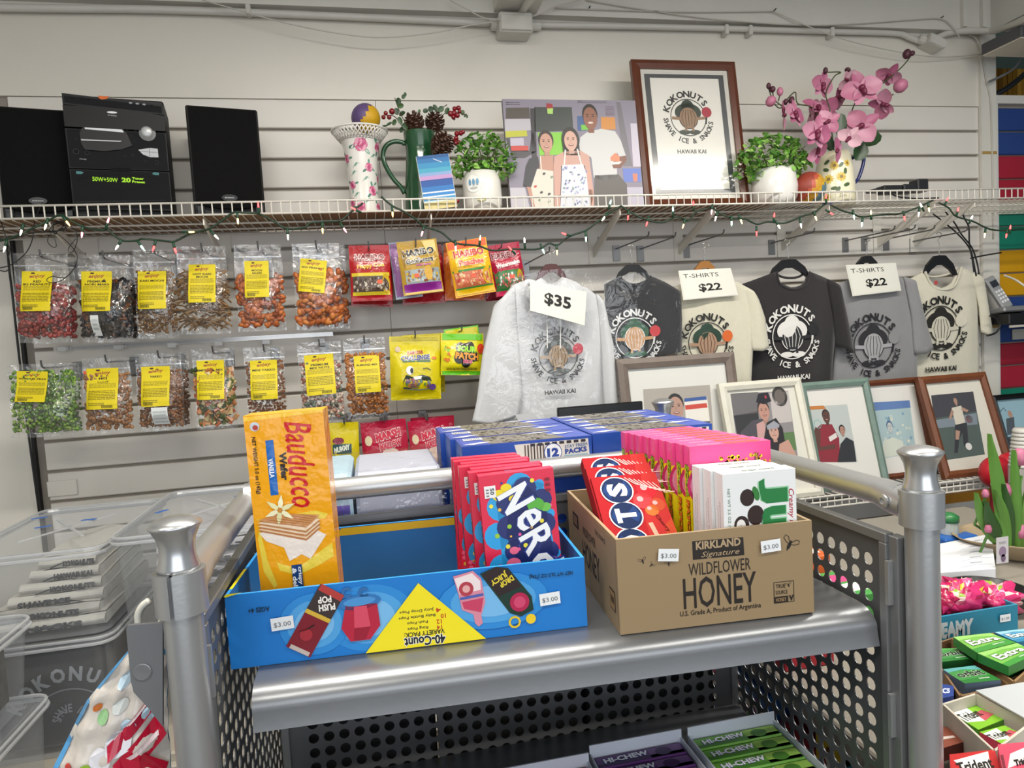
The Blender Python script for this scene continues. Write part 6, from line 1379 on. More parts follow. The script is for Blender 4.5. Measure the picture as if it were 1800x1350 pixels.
b = MB(); b.grid(lambda u, v: tuple(PY(905+150*u+10*v, 728+18*v, YH-.03)), 10, 3); b.build('hem', cloth_mat('#cfd1d4'), T, world=True)
for x in (961, 984): MB().tube([PY(x, 545, YH-.03), PY(x+1, 575, YH-.032), PY(x+1, 612, YH-.03)], .0022, 6).build('drawstring', mat('#e0e0e0', .8), T, world=True)
emb_on(T, c, 977, 625, 40, '#3a3b40', .028, nut='#9c8468', ball='#b84050', cap='#4a4f4c')
cv = MB()
rr = random.Random(4); k6 = [(rr.uniform(10, 60), rr.uniform(10, 60), rr.uniform(0, 6)) for _ in range(6)]
def cover(x0, x1, x2, x3, y0, y1, Y, amp):
    def f(u, v):
        q = PY((x0+(x1-x0)*u)*(1-v)+(x2+(x3-x2)*u)*v, y0+(y1-y0)*v-14*math.sin(math.pi*u)*(1-v), Y)
        return (q.x, Y-.016*math.sin(math.pi*u)-amp*sum(math.sin(a*q.x+b_*q.z+p_) for a, b_, p_ in k6)/3, q.z)
    return f
cv.grid(cover(902, 1072, 838, 1096, 488, 742, YH-.045, .006), 26, 34); cv.build('garment_cover', COVER, T, world=True, smooth=True)
hanger('dark red hanger top above the hoodie', 968, 464, 56, 30, YH-.002, '#4a1c1a', (968, 440))
def sign(label, quad, Y, draw, seed=1):
    a, b, cc_, d = [PY(q[0], q[1], Y) for q in quad]; T = thing('price_sign', label, 'sign', (cc_+d)/2, None, 'paper price signs')
    inv = WORLDM[T].inverted()
    f = lambda u, v: (d.lerp(cc_, u)).lerp(a.lerp(b, u), v)+Vector((0, -.004*math.sin(3*u+seed)*(1-v)-.0015, 0))
    g = MB(); g.grid(lambda u, v: f(u, v), 8, 6); o = g.build('paper', mat('#e3e2d8', .7, var=.02), T, world=True); md = o.modifiers.new('t', 'SOLIDIFY'); md.thickness = .0006
    p = PR(lambda u, v, dd: inv @ (f(u, v)+Vector((0, -.001-dd, 0)))); draw(p); p.build('sign_print', T, PRM)
sign('cream paper sign reading thirty five dollars on the hoodie', [(932, 494), (1031, 513), (1028, 572), (931, 546)], YH-.066, lambda p: p.txt('$35', .49, .52, .48, .42, '#15140f', 0, .03))
# black shirt in plastic
YS = 2.175
T, c = garment('t_shirt', 'black t-shirt in clear plastic with coloured emblem', YS, 5, '#1b1b1f', [[(1062, 500), (1086, 488), (1098, 496), (1114, 500), (1130, 495), (1142, 486), (1168, 496), (1196, 512)], [(1066, 560), (1110, 562), (1150, 562), (1199, 560)], [(1070, 628), (1110, 630), (1150, 628), (1199, 618)]], [], ([(1086, 488), (1098, 497), (1114, 501), (1130, 496), (1142, 486)],), em=(1113, 594))
emb_on(T, c, 1113, 594, 40, '#d8d8d8', .016, nut='#c09468', ball='#c43a3e', cap='#2f5a44')
g = MB(); g.grid(cover(1062, 1192, 1062, 1204, 494, 632, YS-.03, .005), 20, 22); g.build('plastic_wrap', COVER, T, world=True, smooth=True)
hanger('black hanger in the plastic wrapped black t-shirt', 1111, 465, 62, 26, YS, '#141416', (1108, 432))
# cream shirt left
YS = 2.21
CREAMS = '#cfcbb8'
T, c = garment('t_shirt', 'cream t-shirt with orange ball emblem under left price sign', YS, 6, CREAMS, [[(1180, 508), (1212, 492), (1225, 498), (1242, 500), (1258, 497), (1270, 490), (1300, 498), (1322, 516)], [(1190, 570), (1240, 572), (1290, 572), (1324, 566)], [(1192, 660), (1240, 664), (1290, 664), (1320, 664)], [(1192, 720), (1240, 722), (1290, 722), (1322, 720)]],
    [[[(1304, 500), (1322, 512), (1334, 528)], [(1316, 560), (1334, 562), (1345, 560)], [(1322, 616), (1338, 617), (1352, 611)]]], ([(1212, 492), (1225, 500), (1242, 503), (1258, 499), (1270, 490)],), em=(1240, 603))
emb_on(T, c, 1240, 603, 40, '#1b1a18', .016, nut='#a08068', ball='#d0642c', cap='#1f3a2c')
hanger('wooden brown hanger above the left price sign', 1238, 459, 44, 24, YS, '#9a6a34', (1240, 428))
def shirts_sign(p): p.rect(.02, .02, .98, .98, '#e3e2d8', sub=4); p.up(); p.txt('T-SHIRTS', .40, .80, .66, .14, '#34332f', 0, .0); p.txt('$22', .52, .36, .42, .30, '#151410', 0, .03)
sign('white folded t-shirt price sign above the left cream shirt', [(1192, 476), (1284, 471), (1298, 519), (1200, 528)], YS-.03, shirts_sign)
# black shirt
YS = 2.245
T, c = garment('t_shirt', 'faded black t-shirt with white emblem between the price signs', YS, 7, '#221f22', [[(1304, 500), (1362, 478), (1368, 498), (1390, 507), (1412, 500), (1420, 478), (1450, 488), (1476, 506)], [(1318, 570), (1390, 574), (1440, 572), (1470, 566)], [(1320, 640), (1390, 646), (1440, 645), (1464, 640)], [(1316, 705), (1390, 710), (1440, 710), (1462, 706)]],
    [[[(1454, 490), (1474, 502), (1481, 516)], [(1466, 556), (1482, 560), (1490, 562)], [(1470, 608), (1488, 614), (1501, 620)]]], ([(1362, 478), (1368, 500), (1390, 509), (1412, 502), (1420, 478)], [(1362, 478), (1380, 487), (1404, 487), (1420, 478)]), em=(1388, 592))
emb_on(T, c, 1388, 592, 42, '#dedcd8', .016, nut='#26262a', ball='#26262a', cap='#dedcd8')
hanger('black hanger in the faded black t-shirt', 1386, 456, 72, 28, YS, '#17171a', (1383, 422))
# grey shirt
YS = 2.28
T, c = garment('t_shirt', 'heather grey t-shirt with black emblem under right price sign', YS, 8, '#8a8a8c', [[(1470, 500), (1500, 488), (1512, 496), (1528, 500), (1545, 495), (1556, 486), (1580, 486), (1606, 498)], [(1474, 570), (1530, 574), (1575, 572), (1608, 566)], [(1466, 640), (1530, 645), (1575, 645), (1612, 636)], [(1460, 705), (1530, 708), (1575, 706), (1614, 700)]],
    [[[(1588, 486), (1604, 494), (1612, 506)], [(1602, 556), (1618, 556), (1626, 554)], [(1608, 622), (1626, 622), (1641, 612)]]], ([(1500, 488), (1512, 498), (1528, 502), (1545, 497), (1556, 486)],), em=(1530, 607))
emb_on(T, c, 1530, 607, 41, '#26262a', .016, nut='#a2a2a4', ball='#8a8a8c', cap='#2c2c30')
hanger('black clip hanger above the right price sign', 1523, 450, 44, 22, YS, '#1a1a1c', (1524, 418))
sign('white folded t-shirt price sign above the grey shirt', [(1486, 466), (1574, 462), (1585, 511), (1497, 521)], YS-.03, shirts_sign)
# cream shirt right
YS = 2.315
T, c = garment('t_shirt', 'cream t-shirt with black emblem at the right end', YS, 9, '#d3cfbd', [[(1598, 492), (1622, 478), (1636, 502), (1652, 508), (1672, 500), (1686, 470), (1706, 478), (1722, 492)], [(1604, 560), (1650, 564), (1690, 562), (1722, 556)], [(1606, 620), (1650, 625), (1690, 624), (1724, 618)], [(1606, 690), (1650, 692), (1690, 690), (1722, 684)]],
    [[[(1706, 478), (1724, 488), (1732, 502)], [(1720, 540), (1733, 542), (1739, 542)], [(1724, 584), (1737, 591), (1747, 586)]]], ([(1622, 478), (1634, 503), (1652, 510), (1674, 502), (1686, 470)], [(1622, 478), (1640, 486), (1668, 482), (1686, 470)]), em=(1648, 577))
emb_on(T, c, 1648, 577, 40, '#1d1c1a', .016, nut='#c9c5b4', ball='#d3cfbd', cap='#262420')
p = PR(lambda u, v, d: WORLDM[T].inverted() @ (PY(1645, 497, YS-.006)+Vector((u, -d, v)))); p.rect(-.008, -.008, .008, .008, '#b84a4a'); p.build('neck_tag', T, PRM)
hanger('black hanger in the right cream t-shirt', 1651, 449, 60, 30, YS, '#111113', (1650, 410))
for px, py, Y, l in ((966, 436, 2.06, 'hook above the white hoodie'), (1140, 409, 2.10, 'hook above the plastic wrapped black shirt'), (1187, 410, 2.10, 'empty hook left of the brown hanger'), (1272, 405, 2.12, 'hook above the left price sign'), (1431, 402, 2.14, 'hook above the faded black shirt'), (1572, 398, 2.14, 'empty hook above the right price sign, left of two'), (1608, 396, 2.14, 'empty hook above the right price sign, right of two'), (1642, 397, 2.16, 'hook above the right cream shirt'), (1700, 400, 2.14, 'hook above the last cream shirt near the post')):
    hook(px, py+6, Y, l, 'long garment hooks', up=.014)
# ---- lower wire shelf
ZL = .925
sh2 = thing('lower_wire_shelf', 'lower white wire shelf holding the row of picture frames', 'shelf', (1.4, 2.2, ZL))
XA2, XB2, YL2 = .45, PY(1752, 840, 1.94).x, 1.94
for z in (ZL, ZL-.018, ZL-.036): MB().tube([(XA2, YL2, z), (XB2, YL2, z)], .003, 6).build('lip_rail', WIREW, sh2, world=True)
b = MB()
for i in range(int((XB2-XA2)/.0268)+1):
    x = XA2+i*.0268; b.tube([(x, YL2-.001, ZL-.036), (x, YL2-.001, ZL), (x, 2.395, ZL)], .002, 5)
b.build('shelf_wires', WIREW, sh2, world=True, kind='stuff')
MB().tube([(XA2, 2.39, ZL-.004), (XB2, 2.39, ZL-.004)], .003, 6).build('cross_rod', WIREW, sh2, world=True)
for x in (.9, 1.7):
    MB().box(x-.002, x+.002, 2.0, 2.398, ZL-.06, ZL-.006).build('bracket', WIREW, sh2, world=True)
# ---- picture frames leaning on the wall
def lean(name, label, TLp, TRp, Yt, Y0, z0, group='picture frames on the lower shelf'):
    tl = PY(TLp[0], TLp[1], Yt); tr = PY(TRp[0], TRp[1], Yt); w = tr.x-tl.x
    zt = (tl.z+tr.z)/2; a = Vector((tl.x, Y0, z0)); up = Vector((0, Yt-Y0, zt-z0)); h = up.length; up.normalize(); ux = Vector((1, 0, 0)); n = ux.cross(up)
    M = Matrix(((1, -n.x, up.x, a.x), (0, -n.y, up.y, a.y), (0, -n.z, up.z, a.z), (0, 0, 0, 1)))
    T = mk(name, label, 'picture frame', M, group); inv = M.inverted()
    def U(x, y):
        q = inv @ PP(x, y, a, n); return (q.x, q.z)
    return T, w, h, U
ZF = ZL+.0025
def woodm(c, v=.2): return mat(c, .5, bump=.25, bscale=80, var=v, vscale=25)
T, w, h, U = lean('framed_photo', 'large grey-brown wood frame with white mat, furthest left', (1084, 631), (1290, 619), 2.10, 2.02, ZF)
fn = pic_frame(T, w, h, .034, woodm('#6e625a', .3), '#d9d9d4'); p = PR(fn, .0002)
pp = lambda pts, c, L=0: p.poly([U(*q) for q in pts], c, L)
pp([(1132, 684), (1250, 676), (1262, 830), (1142, 838)], '#a9a39a'); p.up(); pp([(1205, 702), (1245, 698), (1250, 740), (1208, 742)], '#e6e2da'); pp([(1205, 700), (1243, 696), (1245, 702), (1205, 706)], '#3a5a9a', 1); pp([(1206, 712), (1244, 708), (1246, 716), (1207, 720)], '#c84a3a', 1); pp([(1206, 742), (1250, 740), (1252, 790), (1208, 792)], '#3a4850'); u, v = U(1190, 716); face(p, u, v, .055, .075, '#b58f80', '#2a2624'); p.build('photo_print', T)
T, w, h, U = lean('framed_photo', 'white wooden frame with photo of couple, man in dark cap', (1263, 674), (1407, 663), 2.06, 1.95, ZF)
fn = pic_frame(T, w, h, .026, woodm('#cfcdc0', .12), '#d8d6cc'); p = PR(fn, .0002)
pp([(1286, 691), (1388, 686), (1405, 800), (1303, 815)], '#8a8688'); p.up(); pp([(1286, 691), (1335, 688), (1335, 725), (1292, 730)], '#6a686a'); pp([(1292, 730), (1335, 722), (1340, 770), (1300, 775)], '#2c2c2e'); pp([(1355, 690), (1388, 687), (1395, 740), (1362, 745)], '#bdb6b4'); u, v = U(1373, 696); p.circ(u, v, .028, '#3a3632', .034); p.circ(u, v, .019, '#6a625c', .024, L=1); pp([(1380, 760), (1398, 758), (1403, 790), (1384, 792)], '#5a7a4a')
p.up(2); pp([(1303, 760), (1325, 738), (1345, 735), (1352, 800), (1306, 815)], '#4a464e'); pp([(1332, 745), (1346, 738), (1354, 805), (1338, 808)], '#c49a96', 1); u, v = U(1345, 722); face(p, u, v, .040, .060, '#b98c7c', '#3a2c28'); p.up(5); pp([(1331, 706), (1335, 691), (1352, 689), (1358, 704), (1345, 710)], '#1c1c24'); u, v = U(1348, 697); p.txt('B', u, v, .007, .010, '#c43a4a', 0, .03, L=1)
p.up(); pp([(1345, 770), (1350, 742), (1366, 734), (1378, 752), (1386, 800), (1360, 812)], '#231e20'); pp([(1372, 780), (1388, 772), (1402, 800), (1385, 812), (1370, 808)], '#c09484', 1); u, v = U(1362, 758); p.up(2); face(p, u, v, .036, .052, '#c69c8c', '#231e20', 3); p.up(5); pp([(1349, 748), (1362, 739), (1372, 746), (1371, 751), (1351, 755)], '#9a9ca6'); p.build('photo_print', T)
T, w, h, U = lean('framed_photo', 'weathered green frame with photo of man in red jersey', (1404, 674), (1526, 663), 2.08, 1.985, ZF)
fn = pic_frame(T, w, h, .024, woodm('#6b8178', .25), '#dcdad4'); p = PR(fn, .0002)
pp([(1420, 714), (1492, 710), (1511, 812), (1433, 810)], '#b9c0be'); p.up(); pp([(1420, 714), (1450, 712), (1455, 718), (1422, 720)], '#c07a3a'); u, v = U(1440, 745); p.ring(u, v, .012, .016, '#8fb8b4')
pp([(1434, 775), (1430, 760), (1446, 745), (1465, 745), (1478, 770), (1480, 812), (1440, 812)], '#8a2230'); pp([(1430, 770), (1436, 750), (1445, 755), (1445, 785), (1470, 780), (1472, 788), (1440, 792)], '#5d3a30', 1); pp([(1459, 768), (1472, 760), (1475, 768), (1462, 776)], '#d8d4d0', 1); u, v = U(1455, 732); p.up(); face(p, u, v, .028, .042, '#5a3a30', '#33221e'); p.up(5); pp([(1475, 812), (1480, 780), (1490, 768), (1503, 775), (1508, 811)], '#26262a'); u, v = U(1483, 756); face(p, u, v, .020, .030, '#b08474', '#201c1c', 2); p.build('photo_print', T)
T, w, h, U = lean('framed_photo', 'brown frame with pale blue faded photo behind green frame', (1515, 668), (1616, 664), 2.12, 2.04, ZF)
fn = pic_frame(T, w, h, .020, woodm('#5c2f16', .3), '#dddbd6'); p = PR(fn, .0002)
pp([(1532, 707), (1602, 703), (1614, 795), (1545, 808)], '#a9c0c4'); p.up(); pp([(1532, 707), (1602, 703), (1604, 716), (1534, 722)], '#5f7fb4'); p.speck(*U(1545, 800), *U(1600, 725), 40, .006, ['#c2d0c8', '#8fb0bc', '#d8d8c8', '#7fa0b8'], 7, L=1); p.up(2); pp([(1553, 805), (1555, 775), (1572, 768), (1590, 775), (1594, 798)], '#cfd4c8'); u, v = U(1567, 750); face(p, u, v, .022, .034, '#c2c4c0', '#3f5f88', 2, '#8a9aa8'); p.build('photo_print', T)
T, w, h, U = lean('framed_photo', 'brown wooden frame with photo of soccer player and ball', (1613, 664), (1732, 652), 2.08, 1.965, ZF)
fn = pic_frame(T, w, h, .026, woodm('#6a3a1e', .3), '#d6d2c6'); p = PR(fn, .0002)
pp([(1640, 694), (1714, 687), (1735, 798), (1661, 809)], '#4d5a54'); p.up(); pp([(1640, 694), (1714, 687), (1720, 722), (1645, 735)], '#3c3a40'); pp([(1647, 738), (1720, 725), (1722, 745), (1650, 752)], '#7a8690'); u, v = U(1707, 736); p.circ(u, v, .015, '#b07070'); p.up()
pp([(1682, 745), (1703, 742), (1706, 782), (1698, 784), (1695, 760), (1690, 770), (1687, 795), (1681, 796), (1682, 770)], '#2a2a2e'); pp([(1676, 716), (1693, 712), (1700, 742), (1683, 746)], '#cfc8b8', 1); pp([(1693, 714), (1706, 720), (1703, 724), (1692, 720)], '#a98672', 1); pp([(1676, 718), (1671, 735), (1674, 737), (1680, 724)], '#a98672', 1); pp([(1683, 755), (1691, 757), (1689, 772), (1683, 772)], '#b08c78', 1); u, v = U(1683, 705); face(p, u, v, .014, .022, '#b08a76', '#8a7460', 2); p.up(4); u, v = U(1706, 784); p.circ(u, v, .013, '#dcdcd8'); p.build('photo_print', T)
T, w, h, U = lean('framed_photo', 'black frame with pale blue photo at the right edge', (1742, 694), (1862, 686), 2.16, 2.09, PY(1760, 800, 2.09).z)
fn = pic_frame(T, w, h, .020, mat('#0c0c0e', .3), '#8fb0bc'); p = PR(fn, .0002)
pp([(1746, 706), (1850, 702), (1856, 790), (1758, 792)], '#93b6c4'); p.up(); p.line([U(*q) for q in ((1750, 722), (1756, 716), (1762, 722), (1768, 716), (1772, 722))], .003, '#30404a'); pp([(1772, 735), (1786, 732), (1788, 762), (1774, 764)], '#4a525a'); pp([(1752, 748), (1762, 745), (1766, 768), (1754, 772)], '#cfc8b8'); pp([(1758, 772), (1790, 764), (1792, 782), (1760, 786)], '#3a3e44')
for x, y in ((1779, 727), (1754, 742)): u, v = U(x, y); p.circ(u, v, .010, '#b08a76', .014, L=1)
p.build('photo_print', T)
# dark screen on the lower shelf
a0 = PY(980, 715, 1.97); a1 = PY(1130, 707, 1.97)
T = thing('dark_monitor', 'thin black screen standing behind the blue cookie boxes', 'monitor', ((a0.x+a1.x)/2, 1.975, ZF))
MB().box(a0.x, a1.x, 1.97, 1.985, ZF+.02, (a0.z+a1.z)/2, b=.003).build('screen', mat('#101214', .25), T, world=True)
MB().box((a0.x+a1.x)/2-.08, (a0.x+a1.x)/2+.08, 1.95, 2.03, ZF, ZF+.012).build('stand', mat('#151618', .4), T, world=True)
# phone on its base and small black shelf on the coloured slats
T = thing('phone_shelf', 'small black shelf on the coloured panels under the phone', 'shelf', PY(1790, 548, 2.3))
a0 = PY(1743, 553, 2.3); a1 = PY(1743, 572, 2.3); MB().box(a0.x+.02, 3.2, 2.24, 2.398, a1.z, a0.z, b=.004).build('shelf_board', mat('#131316', .4), T, world=True)
MB().box(a0.x+.02, 3.2, 2.238, 2.242, a1.z-.012, a1.z-.003).build('edge_strip', mat('#b9b4a8', .5), T, world=True)
zt = a0.z
T = thing('cordless_phone', 'silver cordless phone leaning in its base on the black shelf', 'phone', PY(1785, 540, 2.27))
bq = [PY(x, y, 2.25) for x, y in ((1750, 517), (1800, 520), (1812, 550), (1778, 548))]
cc = PY(1785, 530, 2.26)
MB().box(-.05, .09, -.05, .05, 0, .022, b=.005, xf=Matrix.Translation((cc.x, 2.31, zt+.001)) @ rot(rx=-8)).build('base', mat('#8f9092', .35, .4), T, world=True)
hs = Matrix.Translation((cc.x-.005, 2.29, zt+.02)) @ rot(ry=-20) @ rot(rx=-18)
MB().box(-.024, .024, -.012, .012, .0, .145, b=.006, xf=hs).build('handset', mat('#a6a8aa', .3, .4), T, world=True)
p = PR(lambda u, v, d: WORLDM[T].inverted() @ (hs @ Vector((u, -.0125-d, v)))); p.rect(-.016, .098, .016, .125, '#2a3038')
for r in range(4):
    for q in range(3): p.rect(-.017+q*.0125, .028+r*.015, -.008+q*.0125, .038+r*.015, '#d9dadb')
p.build('keypad', T)
MB().tube(smooth_path([PY(1766, 484, 2.3), PY(1785, 492, 2.3), PY(1800, 502, 2.28), PY(1812, 512, 2.28)], 5), .004, 7).build('cable', mat('#dcd9d0', .5), None, world=True, loc=PY(1766, 484, 2.3), label='white phone cord in front of the yellow panel', cat='cable')
T = MB(); a0, a1, c0, c1 = wrect(1738, 489, 1751, 511, 2.38); T.box(a0, a1, 2.366, 2.386, c0, c1, b=.002); T.build('wall_plug', mat('#c8c6c0', .5), None, world=True, loc=PY(1745, 500, 2.38), label='white plug box on the corner post beside the phone', cat='plug')
p0 = PY(1780, 578, 2.395); a0, a1, c0, c1 = wrect(1779, 578, 1815, 596, 2.395); MB().box(a0, a1, 2.393, 2.3965, c0, c1).build('paper_note', mat('#b8b6ac', .7), None, world=True, loc=p0, label='small paper note on the lower blue panel', cat='note')
BLKW = mat('#17181a', .5)
for i, pts in enumerate(([(1640, 376), (1665, 395), (1690, 418), (1706, 440), (1712, 465), (1716, 485)], [(1660, 370), (1678, 392), (1690, 412), (1708, 435), (1717, 460), (1721, 482)], [(1688, 366), (1696, 385), (1703, 400), (1704, 430), (1709, 455), (1712, 478)], [(1706, 454), (1730, 449), (1760, 444)])):
    wire(['black cable hanging from shelf end, outermost left of three', 'middle black cable hanging from the shelf end', 'rightmost black cable dropping from the shelf end', 'short black cable stretched across corner post'][i], pts, 2.30, .003, BLKW)
wire('black cord loop below the right cream shirt sleeve', [(1740, 555), (1752, 560), (1758, 572), (1750, 585), (1735, 590)], 2.26, .004, BLKW)
# ================================================================= fairy lights on the shelf
T = thing('fairy_lights', 'green string of small coloured fairy lights looped along the shelf', 'string lights', (.7, 2.08, ZU-.02))
GW = mat('#16301f', .5); YG = 2.078
paths = [
 [(-20, 426), (10, 421), (35, 412), (60, 400), (85, 388), (105, 378), (125, 388), (150, 400), (180, 405), (187, 402), (213, 422), (240, 423), (250, 420), (275, 422), (300, 425), (308, 424), (330, 413), (345, 408), (368, 402), (390, 388), (410, 374), (430, 374), (455, 376), (478, 387), (505, 402), (535, 400), (545, 392), (568, 390), (598, 388), (615, 374), (638, 357)],
 [(670, 346), (690, 362), (710, 372), (735, 388), (745, 398), (775, 408), (800, 427), (840, 432), (865, 440), (900, 438), (945, 438), (965, 428), (980, 431), (1000, 416), (1030, 405), (1050, 390), (1075, 372), (1092, 362)],
 [(1092, 362), (1110, 374), (1135, 386), (1165, 391), (1185, 382), (1200, 384), (1210, 388), (1225, 372), (1250, 365)],
 [(1250, 362), (1265, 375), (1290, 384), (1310, 385), (1330, 394), (1350, 390), (1380, 392), (1410, 380), (1430, 374), (1452, 357)],
 [(1460, 360), (1480, 370), (1500, 376), (1515, 381), (1555, 377), (1580, 376), (1610, 366), (1640, 352)],
 [(1650, 356), (1668, 366), (1680, 380), (1710, 389), (1728, 398), (1745, 404), (1770, 405), (1810, 402)]]
for pts in paths:
    w = pxpath([(x, y, YG+.006*math.sin(x*.9)) for x, y in pts], YG, 5)
    MB().tube(w, .0030, 6).build('cord', GW, T, world=True, smooth=True)
BC = {'r': '#ff3a3a', 'w': '#fff0d8', 'o': '#ffb060', 'g': '#b0ffd8', 'p': '#ff8a98', 'y': '#ffd880'}
bulbs = [(37, 408, 'w', 200), (80, 398, 'w', 200), (119, 392, 'o', 150), (144, 412, 'p', 190), (190, 388, 'p', 20), (206, 434, 'w', 215), (250, 435, 'g', 150), (270, 436, 'r', 200), (308, 440, 'r', 170), (336, 408, 'o', 90), (380, 416, 'w', 140), (418, 388, 'y', 180), (454, 361, 'r', 0), (506, 416, 'w', 180), (567, 405, 'o', 180), (606, 404, 'p', 150), (622, 367, 'r', 300), (690, 376, 'o', 180), (742, 410, 'p', 200), (801, 436, 'w', 180), (844, 419, 'y', 10), (897, 437, 'r', 320), (922, 423, 'w', 0), (955, 441, 'g', 160), (979, 443, 'o', 180), (992, 411, 'r', 290), (1030, 420, 'g', 180), (1061, 384, 'w', 220), (1073, 356, 'g', 20), (1104, 382, 'r', 190), (1137, 393, 'r', 200), (1183, 368, 'g', 0), (1201, 397, 'o', 200), (1219, 358, 'r', 0), (1251, 372, 'p', 190), (1258, 384, 'w', 200), (1286, 392, 'g', 180), (1303, 389, 'y', 160), (1330, 410, 'r', 180), (1361, 379, 'r', 10), (1369, 398, 'w', 150), (1408, 396, 'w', 170), (1434, 383, 'y', 160), (1452, 346, 'r', 0), (1461, 375, 'r', 120), (1501, 381, 'g', 170), (1515, 394, 'g', 190), (1531, 374, 'y', 0), (1590, 383, 'r', 170), (1615, 376, 'w', 190), (1619, 361, 'w', 330), (1633, 368, 'y', 170), (1665, 351, 'r', 30), (1684, 369, 'r', 20), (1708, 383, 'w', 30), (1731, 413, 'y', 190), (1769, 414, 'r', 190), (1776, 400, 'r', 10), (8, 437, 'w', 200)]
for px, py, cc_, ang in bulbs:
    c = PY(px, py, YG-.012); M = Matrix.Translation(c) @ rot(ry=ang)
    s = MB().lathe([(0, -.024), (.0034, -.024), (.0038, -.010), (.0032, -.006), (0, -.006)], 8, xf=M).build('socket', mat('#14402a', .45), T, world=True, smooth=True)
    MB().lathe([(.0022, -.007), (.0026, 0), (.0020, .005), (.0008, .009), (0, .010)], 8, xf=M).build('bulb', mat(BC[cc_], .2, emit=6), s, world=True, smooth=True)
# tangle of black antenna wire at the left end
t = thing('wire_tangle', 'tangled thin black antenna wire hanging under shelf left end', 'cable', PY(95, 400, 2.12))
rr = random.Random(8); pts = []
for k in range(44): a = k*.62; pts.append((98+20*math.cos(a)*(.6+.4*math.sin(k*.7)), 400+13*math.sin(a)*(.7+.3*math.cos(k*1.3))))
MB().tube(pxpath([(x, y, 2.12+.01*math.sin(i)) for i, (x, y) in enumerate(pts)], 2.12, 3), .0011, 5).build('coil', BLKW, t, world=True)
for q in ([(86, 412), (84, 425), (92, 434), (99, 433), (96, 420), (88, 410)], [(100, 410), (118, 425), (131, 440), (136, 455), (128, 475), (108, 493), (90, 497), (82, 492), (92, 486), (115, 488), (134, 468)], [(120, 395), (132, 405), (136, 420), (130, 440), (122, 443), (121, 435), (133, 420)]): MB().tube(pxpath(q, 2.12, 4), .0011, 5).build('loop', BLKW, t, world=True)
for i, q in enumerate(([(-5, 420), (20, 420), (45, 412), (80, 407), (100, 410)], [(75, 355), (62, 385), (57, 420), (45, 445), (20, 465), (-5, 472)], [(2, 390), (8, 410), (13, 425), (17, 440), (14, 455)], [(12, 390), (12, 425), (14, 450), (17, 480), (22, 520), (34, 630), (53, 785), (69, 902)], [(-5, 443), (8, 438), (14, 425)], [(-5, 474), (10, 477), (18, 470)])):
    wire(['black wire running left from the tangle to the corner', 'long black wire curving down from shelf lip on the left', 'short black wire crossing the corner knot', 'black cable running down the wall edge at the far left', 'black wire end left of the corner knot', 'black wire loop low at the left frame edge'][i], q, 2.372 if i == 3 else 2.13, .0035 if i == 3 else .0015, BLKW)
# ================================================================= clear storage bins on the left
def bin_box(label, x0, x1, y0, y1, z0, z1, seed, group='clear storage bins', tape=True):
    T = thing('storage_bin', label, 'storage bin', ((x0+x1)/2, (y0+y1)/2, z0), None, group)
    w, d, h = (x1-x0)/2, (y1-y0)/2, z1-z0; tp = .93
    def ring(k, z, r=.035):
        pts = []
        for cx, cy, a0 in ((w-r, d-r, 0), (-w+r, d-r, 90), (-w+r, -d+r, 180), (w-r, -d+r, 270)):
            for q in range(5): a = math.radians(a0+q*22.5); pts.append(((cx+r*math.cos(a))*k, (cy+r*math.sin(a))*k, z))
        return pts
    b = MB(); n = 20; R = [ring(tp, 0), ring(tp+.03, h*.5), ring(.985, h-.022), ring(1.0, h-.018), ring(1.0, h-.006)]
    vs = sum(R, []); fs = [(i*n+k, i*n+(k+1) % n, (i+1)*n+(k+1) % n, (i+1)*n+k) for i in range(len(R)-1) for k in range(n)]; fs.append(tuple(range(n-1, -1, -1)))
    b.add(vs, fs); b.build('tub', BINPLASTIC, T, smooth=False)
    l = MB(); L = [ring(1.015, h-.014), ring(1.02, h-.004), ring(1.01, h+.002), ring(.96, h+.002), ring(.95, h-.004)]
    vs = sum(L, []); fs = [(i*n+k, i*n+(k+1) % n, (i+1)*n+(k+1) % n, (i+1)*n+k) for i in range(len(L)-1) for k in range(n)]; fs.append(tuple((len(L)-1)*n+k for k in range(n)))
    l.add(vs, fs); lid = l.build('lid', BINPLASTIC, T)
    rimb = MB(); rimb.tube([Vector(p) for p in ring(1.02, h-.012)], .004, 6, closed=True); rimb.tube([Vector(p) for p in ring(1.012, h+.0)], .0035, 6, closed=True); rimb.build('lid_rim', film('bin_rim', .22, .3, .1, 10, (.9, .92, .95), haze=.38) if 'rim' not in CONT else CONT['rim'], lid); CONT['rim'] = lid.children[0].data.materials[0]
    # moulded cross ribs of the lid
    c = MB()
    for s in (-1, 1): c.box(-w*.8, w*.8, -.004, .004, h-.003, h+.0, xf=rot(rz=s*math.degrees(math.atan2(d, w))))
    c.build('lid_rib', CONT['rim'], lid)
    if tape:
        rr = random.Random(seed)
        for _ in range(3): x, y = rr.uniform(-.8, .8)*w, rr.uniform(-.8, .8)*d; MB().box(-.018, .018, -.006, .006, h+.0022, h+.003, xf=Matrix.Translation((x, y, 0)) @ rot(rz=rr.uniform(0, 60))).build('blue_tape', mat('#3a6fc4', .6), lid)
    return T
